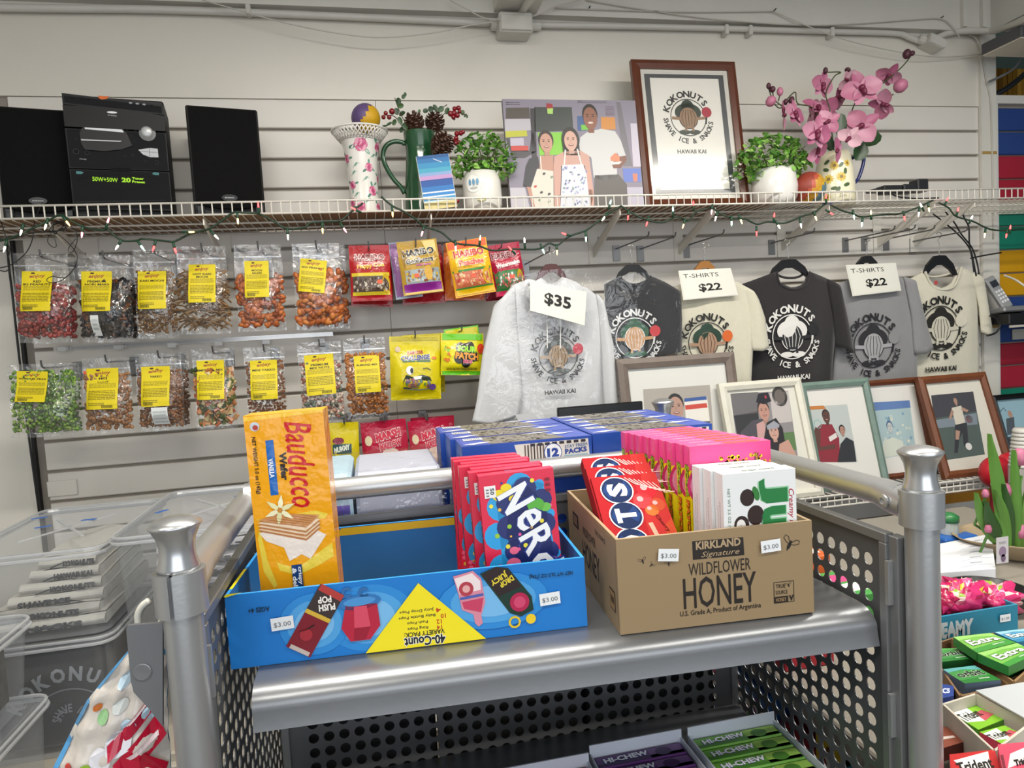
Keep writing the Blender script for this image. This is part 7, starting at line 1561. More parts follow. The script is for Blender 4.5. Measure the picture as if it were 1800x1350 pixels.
def folded(label, x0, x1, y0, y1, z0, th, col, ink, seed, text, group='folded shirts in the bins', emb=False):
    rr = random.Random(seed); w, d = (x1-x0)/2, (y1-y0)/2
    T = thing('folded_shirt', label, 'shirt', ((x0+x1)/2, (y0+y1)/2, z0), rot(rz=rr.uniform(-2, 2)), group)
    b = MB(); prof = [(-1, .15), (-1.02, .5), (-1, .85), (-.9, 1), (0, 1.02), (1, .9)]
    b.grid(lambda u, v: ((u*2-1)*w, -d+.012*(1-math.sin(math.pi*v))-.004*math.sin(9*u+seed), .002+th*v), 16, 6)
    b.grid(lambda u, v: ((u*2-1)*w, -d+.012+(2*d-.012)*v, th+.002+.003*math.sin(7*u+5*v+seed)), 12, 6)
    b.box(-w, w, -d+.014, d, .0, th*.9); b.build('cloth', cloth_mat(col), T)
    p = PR(lambda u, v, dd: Vector((u, -d-.001-.006*0-dd+.012*(1-math.sin(math.pi*min(1, max(0, v/th))))-.006, v))); 
    p.txt(text, rr.uniform(-.03, .03), th*.5, w*1.1, th*.55, ink, 0, .06)
    p.line([(-w*.6+w*1.2*k/10, th*.15+th*.5*math.sin(k/10*math.pi)) for k in range(11)], .003, ink); p.build('shirt_print', T, PRM)
    return T
xa = PY(0, 1000, 1.66).x-.12; xb = PY(182, 1000, 1.66).x
ZB2 = 1.085; ZB1 = ZB2-.20
bin_box('clear bin of white printed shirts, nearest the slat wall on the left', xa, xb, 1.66, 2.16, ZB1, ZB2, 3)
for i in range(6): folded('folded white printed shirt, %s from the bottom of the left bin' % ['lowest', 'second', 'third', 'fourth', 'fifth', 'sixth'][i], xa+.05+.02*i, xb-.03-.004*i, 1.70+.012*i, 2.05, ZB1+.008+i*.0252, .025, '#cfcac0', '#33363c', 20+i, ['SNACKS', 'KOKONUTS', 'SHAVE ICE', 'KOKONUTS', 'HAWAII KAI', 'KOKONUTS'][i])
xc = PY(186, 1000, 1.62).x+.004; xd = xc+.36
bin_box('clear bin of white shirts just left of the cart post', xc, xd, 1.64, 2.14, 1.105-.26, 1.105, 5)
for i in range(7): folded('folded pale shirt, %s from the bottom of the bin by the cart' % ['lowest', 'second', 'third', 'fourth', 'fifth', 'sixth', 'topmost'][i], xc+.10-.004*i, xd-.03, 1.69, 2.05, 1.105-.25+i*.030, .029, '#c4c0c2', '#3a3c42', 40+i, ['ICE', 'OKU', 'SHAVE', 'ICE', 'OKU', 'OKU', 'KAI'][i])
# lower bin with black shirts, near bins at the frame edge
ZD = ZB1-.004
bin_box('clear bin of black shirts under the left bin of white shirts', xa, xb, 1.66, 2.16, ZD-.27, ZD, 7, tape=False)
t = MB(); t.box(xa+.06, xb-.03, 1.695, 2.1, ZD-.258, ZD-.03, b=.01)
t = t.build('folded_shirt', cloth_mat('#1a1b20'), None, world=True, loc=((xa+xb)/2, 1.9, ZD-.258), label='black folded shirts showing white lettering inside the lower bin', cat='shirt')
WORLDM[t] = t.matrix_basis.copy(); inv = t.matrix_basis.inverted()
q = PY(118, 1205, 1.69); p = PR(lambda u, v, d: inv @ Vector((q.x+u, 1.6935-d, q.z+v))); p.arc('KOKONUTS', 0, -.10, .125, .034, 90, 17, '#a9abb0', .045, wk=.62); p.arc('SHAVE ICE', 0, -.085, .03, .02, 90, 20, '#84868c', .03, wk=.5); p.ring(0, -.1, .088, .091, '#84868c', 40, 140); p.build('shirt_print', t, PRM)
qn = PY(58, 1080, 1.55); xn, zn = qn.x, qn.z
bin_box('clear bin of patterned shirts at the lower left edge', xn-.42, xn, 1.10, 1.55, zn-.17, zn, 9, tape=False)
t = MB(); t.box(xn-.40, xn-.035, 1.14, 1.51, zn-.162, zn-.03, b=.01); t = t.build('folded_shirt', mat('#4a4a48', .9, bump=.4, bscale=60, var=.9, vscale=45), None, world=True, loc=(xn-.2, 1.33, zn-.162), label='grey patterned folded shirts inside the lower left bin', cat='shirt')
zq = zn-.174
bin_box('lowest clear bin at the bottom left corner', xn-.42, xn+.012, 1.10, 1.56, zq-.25, zq-.002, 10, tape=False)
# low cream cabinet the bins stand on, with handle
zc = zq-.254
T = thing('low_cabinet', 'beige low cabinet with cream pull handles under the bins', 'cabinet', (-.8, 1.8, 0))
zb_ = ZD-.272
MB().box(-1.6, xd+.05, 1.62, 2.36, .02, zb_, b=.004).build('cabinet_body', mat('#a9a294', .6), T, world=True)
for i in range(4):
    x0 = -1.55+i*.36; dr = MB().box(x0, x0+.34, 1.60, 1.621, .06, zb_-.02, b=.003).build('door', mat('#b0a99b', .55), T, world=True)
    MB().tube(smooth_path([(x0+.30, 1.602, zb_-.05), (x0+.30, 1.575, zb_-.07), (x0+.30, 1.575, zb_-.15), (x0+.30, 1.602, zb_-.17)], 4), .007, 8).build('handle', mat('#cfc7ac', .4), dr, world=True, smooth=True)
MB().box(xn-.5, xn+.06, 1.08, 1.56, .02, zq-.254, b=.004).build('low_stand', mat('#9c978c', .6), None, world=True, loc=(xn-.2, 1.4, .02), label='grey stand carrying the bins at the bottom left corner', cat='stand')
MB().box(xn-.5, xn+.06, 1.08, 1.56, .0, .0195).build('stand_foot', mat('#66625a', .7), bpy.data.objects['low_stand'], world=True)
MB().box(-1.6, xd+.05, 1.66, 2.36, .0, .0195).build('plinth', mat('#66625a', .7), T, world=True)
# small cream phone cord hook behind the cart post
wire('white curved cable end behind the left cart post', [(262, 1056), (250, 1066), (243, 1080), (243, 1095)], .80, .004, mat('#d8d6cc', .4))
# light switch cover painted over on the slats
c = PY(110, 858, 2.398); MB().box(c.x-.043, c.x+.043, 2.394, 2.3985, c.z-.025, c.z+.025, b=.002).build('cover_plate_wall', SLATW, None, world=True, loc=c, label='painted over cover plate on the lower slats at left', cat='cover plate')
# ================================================================= counter on the right
ZC = .90
T = thing('sales_counter', 'pale counter right of the cart crowded with candy boxes', 'counter', (1.15, 1.15, 0))
MB().box(.635, 1.75, .52, 1.75, ZC-.04, ZC, b=.003).build('counter_top', mat('#8e887e', .45), T, world=True)
MB().box(1.25, 1.72, .55, 1.72, 0, ZC-.04).build('counter_body', mat('#4a4844', .6), T, world=True)
MB().box(.65, 1.25, .55, 1.72, .57, .59).build('lower_shelf', mat('#77736b', .6), T, world=True)
for lx, ly in ((.655, .55), (.655, 1.69)): MB().box(lx, lx+.03, ly, ly+.03, 0, ZC-.04).build('leg', mat('#5a5852', .5), T, world=True)
def slab(name, label, quad, z, th, cols, draw=None, cat='gum pack', group=None):
    """flat pack whose top face corners show at these pixels (back-left, back-right, front-right, front-left)"""
    q = [PZ(x, y, z) for x, y in quad]; c = sum(q, Vector())/4
    T = thing(name, label, cat, (c.x, c.y, z-th), None, group); b = MB(); dn = Vector((0, 0, -th))
    b.add(q, [(3, 2, 1, 0)], cols[0])
    for i in range(4): j = (i+1) % 4; b.add([q[i], q[i]+dn, q[j]+dn, q[j]], [(0, 1, 2, 3)], cols[1])
    b.add([p+dn for p in q], [(0, 1, 2, 3)], cols[1]); b.build('pack_body', PRG, T, world=True)
    if draw:
        inv = WORLDM[T].inverted(); p = PR(lambda u, v, d: inv @ ((q[3].lerp(q[2], u)).lerp(q[0].lerp(q[1], u), v)+Vector((0, 0, d)))); draw(p); p.build('pack_print', T)
    return T
def Q(*pts): return [(1640+x/5.19, 1090+y/5.19) for x, y in pts]
def gum(word, c1, c2, ink='#f2f5f2', out='#16321c', big=.34):
    def f(p):
        p.poly([(0, 0), (1, 0), (1, .35), (0, .2)], c1); p.poly([(0, .75), (.5, .85), (1, .7), (1, 1), (0, 1)], c2); p.up(); p.txt(word, .5, .55, .78, big, ink, 4, .025, outline=out, ow=.03); p.txt('spearmint', .68, .2, .3, .09, '#dfe8da', 0, .02)
    return f
G1, G2 = '#4f9a48', '#2f7a38'
slab('gum_pack', 'green spearmint gum pack, rear of two in the brown tray', Q((185, 155), (520, 118), (760, 205), (400, 298)), ZC+.075, .014, ('#6fae4a', G2), gum('Extra', '#3f8f3c', '#8fc46a'), group='gum packs')
slab('gum_pack', 'green spearmint gum pack, front of two in the brown tray', Q((405, 302), (765, 210), (960, 300), (690, 425)), ZC+.075, .014, ('#6fae4a', G2), gum('Extra', '#3f8f3c', '#8fc46a'), group='gum packs')
slab('gum_pack', 'blue peppermint gum pack at the right edge', Q((565, 112), (840, 78), (1060, 160), (770, 202)), ZC+.075, .014, ('#4f93b8', '#2d6f96'), gum('Extra', '#2f7fa8', '#8fc0d4'), group='gum packs')
slab('gum_pack', 'green stacked gum pack under the front spearmint pack', Q((415, 330), (770, 230), (965, 320), (700, 455)), ZC+.059, .014, (G1, G2), None, group='gum packs')
slab('gum_pack', 'dark green gum pack half hidden by the cart post', Q((10, 262), (250, 255), (372, 350), (60, 385)), ZC+.055, .016, ('#3f8a44', '#1f5a2a'), gum('orbit', '#2c7434', '#4f9a50', '#101a12', '#cfe0cc'), group='gum packs')
slab('gum_pack', 'dark green gum pack with pale front label', Q((90, 450), (380, 415), (620, 545), (290, 580)), ZC+.055, .018, ('#3f8a44', '#5f6f84'), gum('orbit', '#2c7434', '#5aa0a0', '#101a12', '#cfe0cc'), group='gum packs')
def plankbox(name, label, a, b, z0, z1, th, c, cat='box'):
    """upright strip of carton between two pixels on its top edge"""
    p, q = PZ(a[0], a[1], z1), PZ(b[0], b[1], z1); d = (q-p).normalized(); n = Vector((-d.y, d.x, 0))*th/2
    m = MB(); vs = [p-n, q-n, q+n, p+n]; vs = [v+Vector((0, 0, z0-z1)) for v in vs]+vs
    m.add(vs, [(3, 2, 1, 0), (4, 5, 6, 7), (0, 1, 5, 4), (1, 2, 6, 5), (2, 3, 7, 6), (3, 0, 4, 7)]); return m
def carton_tray(label, quad, z1, th, outer, group=None, floor='#8a6b48'):
    q = Q(*quad); w = [PZ(x, y, z1) for x, y in q]; c = sum(w, Vector())/4; T = thing('gum_carton', label, 'box', (c.x, c.y, ZC), None, group)
    for i in range(4):
        plankbox('wall', '', q[i], q[(i+1) % 4], ZC+.001, z1, th, None).build('carton_wall', mat(outer, .7, var=.06), T, world=True)
    m = MB(); m.add([Vector((v.x, v.y, ZC+.003)) for v in w], [(3, 2, 1, 0)]); m.build('carton_floor', mat(floor, .8), T, world=True); return T
carton_tray('brown gum carton holding the green spearmint packs', [(175, 165), (560, 118), (1010, 320), (740, 560)], ZC+.058, .003, '#8a6c48')
carton_tray('brown and blue gum carton holding the dark green packs', [(-60, 240), (190, 160), (690, 590), (250, 690)], ZC+.050, .003, '#7d6040')
slab('candy_bar_box', 'dark blue candy box corner beside the cart post', Q((-40, 560), (190, 600), (190, 690), (-40, 740)), ZC+.05, .045, ('#26418a', '#1d3a8a'), lambda p: p.txt('C5', .7, .5, .3, .4, '#c8d0e8', 0, .05), 'candy box')
slab('carton_flap', 'white inner flap of a carton lid lying open', Q((390, 640), (860, 560), (960, 700), (850, 900)), ZC+.080, .002, ('#b4b8bc', '#a8a8a8'), None, 'carton flap')
carton_tray('white open carton with green and pink gum packs', [(95, 765), (390, 672), (900, 930), (560, 1190)], ZC+.075, .003, '#c2bcae', floor='#8a8478')
def trid(p): p.poly([(0, .35), (.5, .2), (.62, .95), (0, .85)], '#eef0ea'); p.poly([(.5, .2), (1, .35), (.9, .7), (.6, .6)], '#b8505c'); p.up(); p.txt('Trident', .36, .58, .72, .36, '#1d1c1c', 6, .025)
slab('gum_pack', 'green and pink gum pack, rear one in the white carton', Q((130, 820), (385, 775), (650, 905), (415, 1000)), ZC+.06, .016, ('#7cb82c', '#4f9a20'), trid, group='gum packs')
slab('gum_pack', 'green and pink gum pack, front one in the white carton', Q((425, 1020), (655, 960), (880, 1075), (650, 1140)), ZC+.06, .016, ('#7cb82c', '#c8405a'), trid, group='gum packs')
slab('gum_pack', 'brown cinnamon gum pack beside the cart post', Q((-60, 950), (130, 975), (300, 1105), (100, 1165)), ZC+.05, .018, ('#8a4a38', '#5a1f1c'), lambda p: p.rect(.2, .3, .8, .42, '#d8c8c0'), group='gum packs')
def redt(p): p.poly([(.08, .75), (.85, .95), (.8, .2), (.45, .05)], '#ecebe8'); p.up(); p.txt('Trident', .5, .48, .74, .4, '#1a1818', 6, .03)
slab('gum_box', 'red gum box with black lettering at the bottom edge', Q((150, 1225), (560, 1180), (640, 1420), (170, 1480)), ZC+.075, .05, ('#c42a2c', '#a81e22'), redt, 'gum box')
slab('gum_box', 'pink gum box with barcode at the bottom right corner', Q((590, 1135), (900, 1105), (960, 1330), (640, 1390)), ZC+.09, .06, ('#d84a64', '#c43a54'), lambda p: (p.poly([(.15, .1), (.95, .3), (.95, .85), (.3, .6)], '#e8d8d8'), p.up(), p.txt('Trident', .66, .25, .6, .25, '#1a1818', 4, .07), [p.rect(.02+.012*i, .05, .026+.012*i, .6, '#2a2424') for i in range(7)]), 'gum box')
# teal creamy candy tray with pink bags
YT = .97
a = PY(1648, 1092, YT); b_ = PY(1789, 1062, YT); zt = PY(1700, 1077, YT).z; lo = PY(1700, 1127, YT).z
T = thing('creamy_candy_tray', 'teal candy tray with white lettering holding pink candy bags', 'box', ((a.x+b_.x)/2, YT+.08, ZC))
TE = '#1f7f9c'
for nm, x0, x1, y0, y1 in (('front_wall', a.x, b_.x, YT, YT+.004), ('back_wall', a.x, b_.x, YT+.086, YT+.09), ('side_wall', a.x, a.x+.004, YT+.004, YT+.086), ('side_wall', b_.x-.004, b_.x, YT+.004, YT+.086)): MB().box(x0, x1, y0, y1, ZC+.001, zt).build(nm, mat(TE, .5), T, world=True)
MB().box(a.x+.004, b_.x-.004, YT+.004, YT+.16, ZC+.001, ZC+.004).build('base', mat('#8a8478', .7), T, world=True)
inv = WORLDM[T].inverted(); p = PR(lambda u, v, d: inv @ Vector((u, YT-d, v)))
c = PY(1669, 1107, YT); p.txt('CREAMY', c.x, c.z, .098, .029, '#c9d2d4', 0, .06); p.build('front_print', T); c = PY(1764, 1085, YT); price_tag(T, lambda u, v, d: inv @ Vector((u, YT-d, v)), c.x, c.z, .022, .013, 0, '$1.00')
def crumple(name, label, px, py, rx, ry, Y, seed, cols, group='pink candy bags'):
    c = PY(px, py, Y); s = (PY(px+10, py, Y).x-c.x)/10; rr = random.Random(seed); ks = [(rr.uniform(1, 5), rr.uniform(1, 5), rr.uniform(0, 6), rr.uniform(.04, .14)) for _ in range(7)]
    b = MB(); nu, nv = 22, 14; b.ball((0, 0, 0), 1, nu, nv)
    out = []
    for v in b.v:
        k = 1+sum(a_*math.sin(f*3*math.atan2(v.y, v.x)+g*4*v.z+p_) for f, g, p_, a_ in ks); out.append(Vector((v.x*rx*s*k, v.y*.030*k, v.z*ry*s*k)))
    b.v = out; b.c = []
    for f in b.f:
        q = sum((out[i] for i in f), Vector())/len(f)*60; t_ = math.sin(q.x*1.3+seed)+math.sin(q.z*2.1+q.x*.7)+math.sin(q.x*2.7-q.z)*.6
        b.c.append(cols[0] if abs(t_) < .8 else cols[int(abs(t_)*4+seed) % len(cols)])
    return b.build(name, PRF, None, loc=c, label=label, cat='candy bag', group=group, smooth=True)
PK = ['#c8326c', '#d85a8a', '#e8c8c0', '#b82058', '#8fae3a', '#e0a0a8', '#a01848']
crumple('pink_candy_bag', 'crumpled pink candy bag with green and yellow print in teal tray, left', 1690, 1052, 36, 27, YT+.045, 3, PK+['#d8b83a'])
crumple('pink_candy_bag', 'crumpled pink candy bag, right one in the teal tray', 1752, 1055, 36, 22, YT+.048, 5, PK)
crumple('pink_candy_bag', 'dark pink candy bag behind the cart post in the teal tray', 1652, 1060, 20, 22, YT+.045, 7, ['#a01c48', '#c8326c', '#801438'])
# black pan
c = PY(1738, 1040, 1.135); r = PY(1738+56, 1040, 1.135).x-c.x
MB().lathe([(0, 0), (r*.75, 0), (r*.97, c.z-ZC+.0), (r, c.z-ZC+.004), (r*.95, c.z-ZC+.004), (r*.72, .01), (0, .01)], 32).build('black_bowl', mat('#141416', .35), None, loc=(c.x, 1.135, ZC+.001), label='round black bowl behind the teal candy tray', cat='bowl', ang=40)
# white papers
q = [PZ(x, y, ZC+.032) for x, y in ((1640, 958), (1742, 938), (1750, 1000), (1640, 1008))]
T = thing('paper_stack', 'stack of white printed papers on the counter', 'papers', sum(q, Vector())/4-Vector((0, 0, .031)))
m = MB(); dn = Vector((0, 0, -.031)); m.add(q+[v+dn for v in q], [(3, 2, 1, 0), (4, 5, 6, 7), (0, 4, 7, 3), (3, 7, 6, 2), (2, 6, 5, 1), (1, 5, 4, 0)]); m.build('sheets', mat('#d9dbe0', .6), T, world=True)
inv = WORLDM[T].inverted(); p = PR(lambda u, v, d: inv @ ((q[3].lerp(q[2], u)).lerp(q[0].lerp(q[1], u), v)+Vector((0, 0, d)))); 
for i in range(5): p.line([(.45, .1+.18*i), (.7, .16+.18*i), (.98, .12+.18*i)], .012, '#b9bed0'); p.lines(.6, .2+.16*i, .8, .25+.16*i, 1, '#9aa0ac', i)
p.build('paper_print', T)
# tulips wrapped in brown paper
YTU = 1.36; c = PY(1788, 1010, YTU)
T = thing('tulip_bouquet', 'pink tulips with green leaves wrapped in brown paper on the counter', 'flowers', (c.x, YTU, ZC))
hh = PY(1788, 940, YTU).z-ZC
wp = MB(); wp.grid(lambda u, v: ((.07+.055*v+.012*math.sin(u*19)*v)*math.cos(u*6.283), (.07+.055*v+.012*math.sin(u*19)*v)*math.sin(u*6.283), v*hh*(1+.10*math.sin(u*11))), 36, 8)
o = wp.build('paper_wrap', mat('#a08e72', .7, var=.15, vscale=20), T, smooth=True); o.modifiers.new('t', 'SOLIDIFY').thickness = .0015
def blade(px0, py0, px1, py1, wpx, Y, bend):
    a, b = PY(px0, py0, Y), PY(px1, py1, Y-.02); s = (PY(px0+10, py0, Y).x-a.x)/10; d = (b-a); n = Vector((d.z, 0, -d.x)).normalized()
    m = MB(); m.grid(lambda u, v: a+d*v+n*((u-.5)*wpx*s*math.sin(math.pi*min(1, .12+.88*v))**.8*1.2)+n*bend*s*math.sin(math.pi*v)+Vector((0, -.012*(1-(2*u-1)**2), 0)), 4, 10); return m.build('leaf', mat(rnd.choice(['#3f6a2c', '#5a8a38', '#2f5426', '#6f9a44']), .4, var=.15), T, world=True, smooth=True)
for a in ((1765, 960, 1735, 762, 22, 6), (1760, 960, 1712, 865, 18, -6), (1770, 960, 1717, 895, 14, 4), (1775, 955, 1760, 850, 16, 5), (1780, 955, 1790, 835, 18, -4), (1790, 960, 1805, 850, 20, 4), (1770, 960, 1745, 860, 14, 8), (1785, 958, 1778, 790, 16, 4), (1772, 950, 1730, 880, 20, -8), (1795, 960, 1815, 800, 20, 6)): blade(*a[:5], YTU-rnd.uniform(.0, .06), a[5])
for px, py, r_ in ((1768, 862, 9), (1737, 930, 6), (1793, 935, 10), (1792, 805, 12), (1732, 868, 6)):
    cc_ = PY(px, py, YTU-.06); s = (PY(px+10, py, YTU-.06).x-cc_.x)/10
    o = MB().lathe([(0, -r_*s), (r_*.7*s, -r_*.8*s), (r_*.85*s, 0), (r_*.6*s, r_*.9*s), (r_*.3*s, r_*1.15*s), (0, r_*.8*s)], 10, xf=Matrix.Translation(cc_)).build('tulip_flower', mat('#b86a88', .5, var=.2, vscale=60), T, world=True, smooth=True)
    MB().tube([cc_-Vector((0, 0, r_*s)), cc_-Vector((0, -.03, .08)), PY(1780, 965, YTU)], .003, 6).build('tulip_stem', mat('#4d7a34', .5), T, world=True)
a0, a1, c0, c1 = wrect(1751, 944, 1772, 990, YTU-.13); MB().box(a0, a1, YTU-.131, YTU-.13, c0, c1).build('plant_tag', mat('#c8c4c8', .5), T, world=True)
p = PR(lambda u, v, d: WORLDM[T].inverted() @ Vector((a0+(a1-a0)*u, YTU-.1312-d, c0+(c1-c0)*v))); p.circ(.5, .45, .3, '#8f7a94', .2); p.circ(.55, .2, .2, '#6f5a74', .15); p.lines(.2, .75, .8, .85, 2, '#8a8a90'); p.build('tag_print', T)
# blue dish with green topped jar
YD = 1.46; a0, a1, c0, c1 = wrect(1640, 937, 1698, 952, YD)
MB().box(a0, a1, YD-.04, YD+.04, ZC+.001, c1, b=.004).build('blue_box', mat('#1f5fb0', .4), None, world=True, loc=((a0+a1)/2, YD, ZC+.001), label='blue box on the counter behind the right cart post', cat='box')
c = PY(1668, 935, YD); T = thing('green_lid_jar', 'small clear jar with green lid on the blue box', 'jar', (c.x, YD, c1+.0005))
MB().lathe([(0, 0), (.022, 0), (.022, .03), (0, .03)], 14).build('jar_body', mat('#b8c0bc', .2), T); MB().lathe([(.0235, .0302), (.0235, .044), (.012, .052), (0, .053)], 14).build('jar_lid', mat('#2f7a44', .35), T, smooth=True)
# red things and cups on the lower shelf / counter rear
for i, (px, py, r_) in enumerate(((1750, 830, 24), (1777, 825, 26))):
    yy = 1.88+.1*i; c = PY(px, py, yy); s = (PY(px+10, py, yy).x-c.x)/10
    T = thing('red_ball', ['red round ball with white patch beside soccer photo', 'red round ball partly behind the tulip leaves'][i], 'ball', (c.x, yy, c.z-r_*s)); MB().ball((0, 0, r_*s), (r_*s, r_*s*.8, r_*s), 18, 12).build('ball_body', mat('#b81c2c', .35), T, smooth=True)
    MB().ball((-r_*s*.62, -r_*s*.5, r_*s*.45), (r_*s*.28, r_*s*.12, r_*s*.28), 12, 8).build('white_patch', mat('#d0ccc8', .4), T, smooth=True)
    MB().lathe([(r_*s*.4, -.16), (r_*s*.3, -.02), (r_*s*.3, .002)], 12).build('stand', mat('#8a2030', .5), T)
c = PY(1799, 795, 1.75); s = (PY(1809, 795, 1.75).x-c.x)/10; T = thing('paper_cups', 'stack of white ribbed cups at the right edge', 'cups', (c.x, 1.75, c.z-.045))
for i in range(10): z0 = i*.012; MB().lathe([(.040-.0012*i, z0), (.041-.0012*i, z0+.004), (.036-.0012*i, z0+.013)], 16).build('cup', mat('#c8c6c0', .5), T, smooth=True)
MB().lathe([(.04, -.30), (.04, -.001)], 14).build('cup_stand', mat('#a8a49c', .5), T)
# further goods on the counter, seen through the panel holes
cg = random.Random(6)
names = ['red', 'white', 'green', 'blue', 'purple', 'orange', 'pink', 'yellow', 'teal', 'brown']
hexs = ['#a82030', '#d8d8d8', '#4a9a4a', '#2f6fb8', '#7a3a90', '#d0602a', '#d04a84', '#d8b828', '#2f8f98', '#7a5030']
k = 0
for gy in range(3):
    for gx in range(3):
        x0 = .655+gx*.105; y0 = 1.02+gy*.16 if gx < 1 else 1.16+gy*.15
        if gx > 0 and gy == 2 and gx == 2: continue
        h_ = .05+.03*((gx+gy) % 2); cI = k % 10; k += 1
        T = thing('candy_display_box', '%s candy box on the counter seen through panel holes' % names[cI], 'candy box', (x0, y0, ZC+.0005), None, 'candy boxes behind the right panel')
        MB().box(0, .095, 0, .13, 0, h_, b=.002).build('box_body', mat(hexs[cI], .45), T)
        p = PR(top_fn(h_)); p.rect(.01, .02, .085, .06, '#e8e4dc'); p.rect(.01, .07, .085, .11, hexs[(cI+4) % 10]); p.build('top_print', T)
for i in range(8):
    cI = (i*3+1) % 10; T = thing('candy_display_box', '%s candy box on the shelf under the counter top' % names[cI], 'candy box', (.69+.02*(i % 2), .60+i*.135, .5905), None, 'candy boxes under the counter')
    h_ = .16+.04*(i % 3); MB().box(0, .22, 0, .125, 0, h_, b=.002).build('box_body', mat(hexs[cI], .45), T); p = PR(side_fn()); p.rect(.01, .02, .115, h_*.5, hexs[(cI+5) % 10]); p.rect(.01, h_*.55, .115, h_*.8, '#e8e4dc'); p.speck(.01, .02, .115, h_*.9, 22, .009, hexs, i, L=1); p.build('side_print', T)
# ================================================================= lower cart shelf
def chew(label, x0, x1, col, dark, yb=.895, rows=6, fruit='#6f9a3a'):
    z0 = ZS2+.0008; T = thing('chew_tray', label[0], 'box', ((x0+x1)/2, yb-.08, z0), None, 'trays of chewy candy'); w = x1-x0
    yf = yb-.172
    for nm, a0, a1, b0, b1, h_ in (('back_wall', x0, x1, yb-.002, yb, .062), ('side_wall', x0, x0+.002, yf, yb-.002, .05), ('side_wall', x1-.002, x1, yf, yb-.002, .05), ('front_wall', x0, x1, yf-.002, yf, .02)): MB().box(a0, a1, b0, b1, z0, z0+h_).build(nm, mat('#c2c8d4', .55), T, world=True)
    MB().box(x0+.002, x1-.002, yf, yb-.002, z0, z0+.002).build('base', mat('#b8bcc4', .6), T, world=True)
    for r_ in range(rows):
        y1 = yb-.004-r_*.0275; zt_ = .042-.0008*r_
        P = thing('chew_stick', label[1] % ['rearmost', 'second from the back', 'third from the back', 'third from the front', 'second from the front', 'frontmost'][r_], 'candy pack', (x0+.004, y1-.026, z0+.0025), None, 'chewy candy packs')
        MB().box(0, w-.008, 0, .026, 0, zt_, b=.002).build('pack_body', mat(col, .35), P)
        p = PR(top_fn(zt_)); W_ = w-.008; p.rect(.002, .002, W_-.002, .009, dark); p.rect(W_*.6, .003, W_-.003, .024, fruit); p.circ(W_*.76, .013, .012, dark, .009, L=1); p.up(); p.txt('HI-CHEW', W_*.34, .0145, W_*.5, .0105, '#eef0f6', 2, .04, outline='#2a3a8a', ow=.035); p.build('pack_print', P)
chew(('white tray of green apple chews on the lower cart shelf', 'green apple chew pack, %s in its tray'), .412, .552, '#5f9a34', '#3f7424', fruit='#86b04a')
chew(('white tray of purple grape chews on the lower cart shelf', 'purple grape chew pack, %s in its tray'), .262, .402, '#5a2a70', '#3a1a50', fruit='#6a4a80')
chew(('white tray of red strawberry chews on the lower cart shelf', 'red strawberry chew pack, %s in its tray'), .118, .256, '#a8243c', '#7c1828', yb=.88, fruit='#b83a44')
chew(('white tray of yellow mango chews on the lower cart shelf', 'yellow mango chew pack, %s in its tray'), -.006, .112, '#b08a2a', '#8a6a20', yb=.865, fruit='#c8a040')
for i, (x, y, r_, c_, l) in enumerate(((-.115, .86, .021, '#7c1822', 'dark red round candy tub at the left of the lower shelf'), (-.068, .868, .022, '#7c1822', 'dark red round candy tub beside the black lidded tubs'), (-.085, .80, .020, '#1c1c20', 'black lidded candy tub with small white lettering'), (-.038, .81, .021, '#1c1c20', 'black lidded candy tub next to the yellow chews'))):
    T = thing('candy_tub', l, 'candy tub', (x, y, ZS2+.0008)); MB().lathe([(0, 0), (r_*.9, 0), (r_, .004), (r_, .05), (r_*1.04, .051), (r_*1.04, .062), (r_*.9, .066), (0, .066)], 20).build('tub', mat(c_, .3), T, ang=40)
    p = PR(lambda u, v, d: Vector((u, v, .0664+d))); p.txt('PUSH', 0, .004, .022, .007, '#cfcfd4', 0, .03); p.txt('POP', 0, -.006, .016, .007, '#cfcfd4', 0, .03); p.build('lid_print', T)
# wrapped packs left of the cookie boxes, other packets behind the rail
T = thing('wrapped_pack', 'clear wrapped pale blue packs behind the cross rail', 'wrapped pack', (.0, 1.18, ZR+.0005))
MB().box(-.150, -.045, 1.10, 1.30, ZR+.001, 1.300, b=.006).build('blue_pack', mat('#a9c4d4', .45), T, world=True); MB().box(-.04, .098, 1.105, 1.30, ZR+.001, 1.298, b=.006).build('white_pack', mat('#b4b8c8', .45), T, world=True)
g = MB(); g.grid(lambda u, v: (-.155+.258*u, 1.094-.006*math.sin(math.pi*u)+.004*math.sin(30*u+9*v), ZR+.003+.175*v), 16, 8); g.grid(lambda u, v: (-.155+.258*u, 1.094+.21*v, 1.304+.004*math.sin(22*u+13*v)), 16, 8); g.build('clear_wrap', BAGFILM, T, world=True, smooth=True)
p = PR(lambda u, v, d: WORLDM[T].inverted() @ Vector((u, 1.0995-d, v))); p.lines(-.14, 1.262, -.055, 1.285, 3, '#7f9ab0', 3); p.rect(-.15, 1.235, -.05, 1.25, '#6a5ab0'); p.build('pack_print', T)
slabx = MB().box(-.14, .10, 1.060, 1.076, ZR+.001, 1.225, b=.002).build('flat_packet', mat('#3a5a9a', .4), None, world=True, loc=(-.02, 1.08, ZR+.001), label='blue and black flat packet under the cross rail', cat='packet')
p = PR(lambda u, v, d: slabx.matrix_basis.inverted() @ Vector((u, 1.0595-d, v))); p.poly([(-.06, 1.20), (.0, 1.22), (.06, 1.222), (.05, 1.19), (-.05, 1.185)], '#101014'); p.circ(.06, 1.205, .022, '#e0e2e6', .010, L=1); p.circ(-.09, 1.20, .035, '#9a9ca4', .014); p.build('packet_print', slabx)
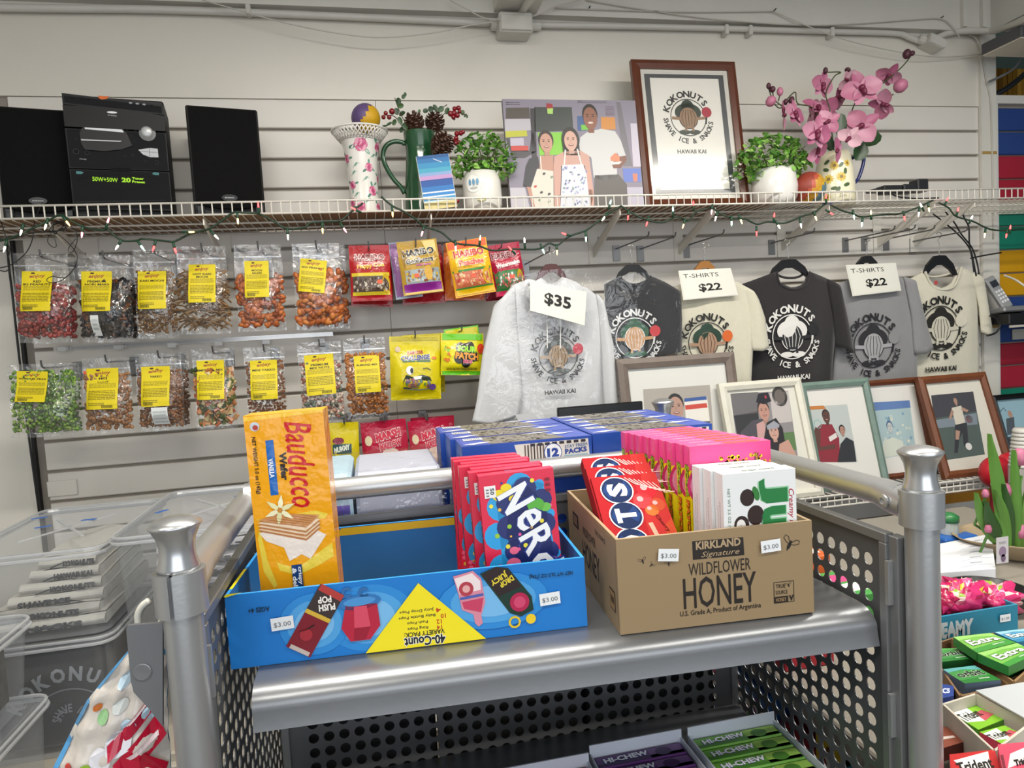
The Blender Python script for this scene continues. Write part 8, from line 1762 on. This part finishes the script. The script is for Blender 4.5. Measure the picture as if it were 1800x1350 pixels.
# ---- big crinkly bag hanging outside the left post
L_ = [(232, 1136), (196, 1178), (150, 1235), (118, 1300), (92, 1360), (80, 1420)]; R_ = [(292, 1136), (292, 1178), (295, 1235), (298, 1300), (300, 1360), (300, 1420)]
YB_ = .755; T = thing('hanging_snack_bag', 'large crinkly snack bag with red ribbon hanging by left post', 'snack bag', PY(200, 1400, YB_))
RL, RR = resample(L_, 20), resample(R_, 20)
def sb(u, v, d=0):
    t = max(0, min(1, 1-v))*19; i = min(int(t), 18); f = t-i; a = RL[i].lerp(RL[i+1], f); b = RR[i].lerp(RR[i+1], f); q = a.lerp(b, u); w = PY(q.x, q.y, YB_)
    return Vector((w.x, YB_-.030*max(0.0, math.sin(math.pi*min(1, max(0, u))))**.7*(.3+.7*(1-v))-.003*math.sin(22*u+9*v)-.003*math.sin(31*v-7*u)-d, w.z))
m = MB(); m.grid(lambda u, v: sb(u, v), 18, 22, '#cfc8c0'); m.grid(lambda u, v: sb(1-u, v)*1+Vector((0, .05*math.sin(math.pi*u)*(1-v)+.002, 0)), 10, 12, '#5a9ac8'); m.build('bag_body', PRF, T, world=True, smooth=True)
inv = WORLDM[T].inverted(); p = PR(lambda u, v, d: inv @ sb(u, v, d+.001), .0004)
def strip(pts, w_, col, L=0): p.line([Vector(q).freeze() if False else q for q in [(pts[0][0]+(pts[1][0]-pts[0][0])*t/8, pts[0][1]+(pts[1][1]-pts[0][1])*t/8) for t in range(9)]], w_, col, L)
strip([(.02, 1), (.02, 0)], .05, '#4a90c4'); p.up()
for cx, cy, r_, c_ in ((.35, .82, .10, '#b8d0e0'), (.75, .9, .12, '#e0a888'), (.45, .66, .09, '#d8dcd8'), (.3, .58, .07, '#8fbf8a'), (.18, .62, .05, '#d8783a'), (.55, .45, .13, '#dcdce4'), (.42, .36, .11, '#dcdce4'), (.62, .55, .09, '#b4cce0'), (.22, .22, .07, '#e0803a'), (.17, .13, .05, '#4a9a4a'), (.28, .12, .07, '#e8b040'), (.14, .28, .04, '#c83a30'), (.3, .3, .05, '#9ac43a'), (.5, .12, .10, '#e0c8b8'), (.82, .62, .08, '#b8d8e8')):
    p.circ(cx, cy, r_, c_, r_*.55, n=14)
p.up(); strip([(.48, .40), (.88, .72)], .10, '#b81c3c', 1); strip([(.60, .28), (.95, .55)], .16, '#c01838', 1); strip([(.72, .0), (.9, .35)], .22, '#b01430', 1); strip([(.50, .47), (.80, .70)], .02, '#eed8dc', 2); strip([(.78, .98), (.84, .80)], .06, '#5a86b8', 2); strip([(.66, .36), (.92, .5)], .03, '#eed8dc', 2)
p.build('bag_print', T, PRF)
MB().tube(smooth_path([PY(285, 1140, .745), PY(282, 1100, .74), PY(288, 1080, .735)], 4), .003, 6).build('hang_loop', mat('#d8d6cc', .4), T, world=True)
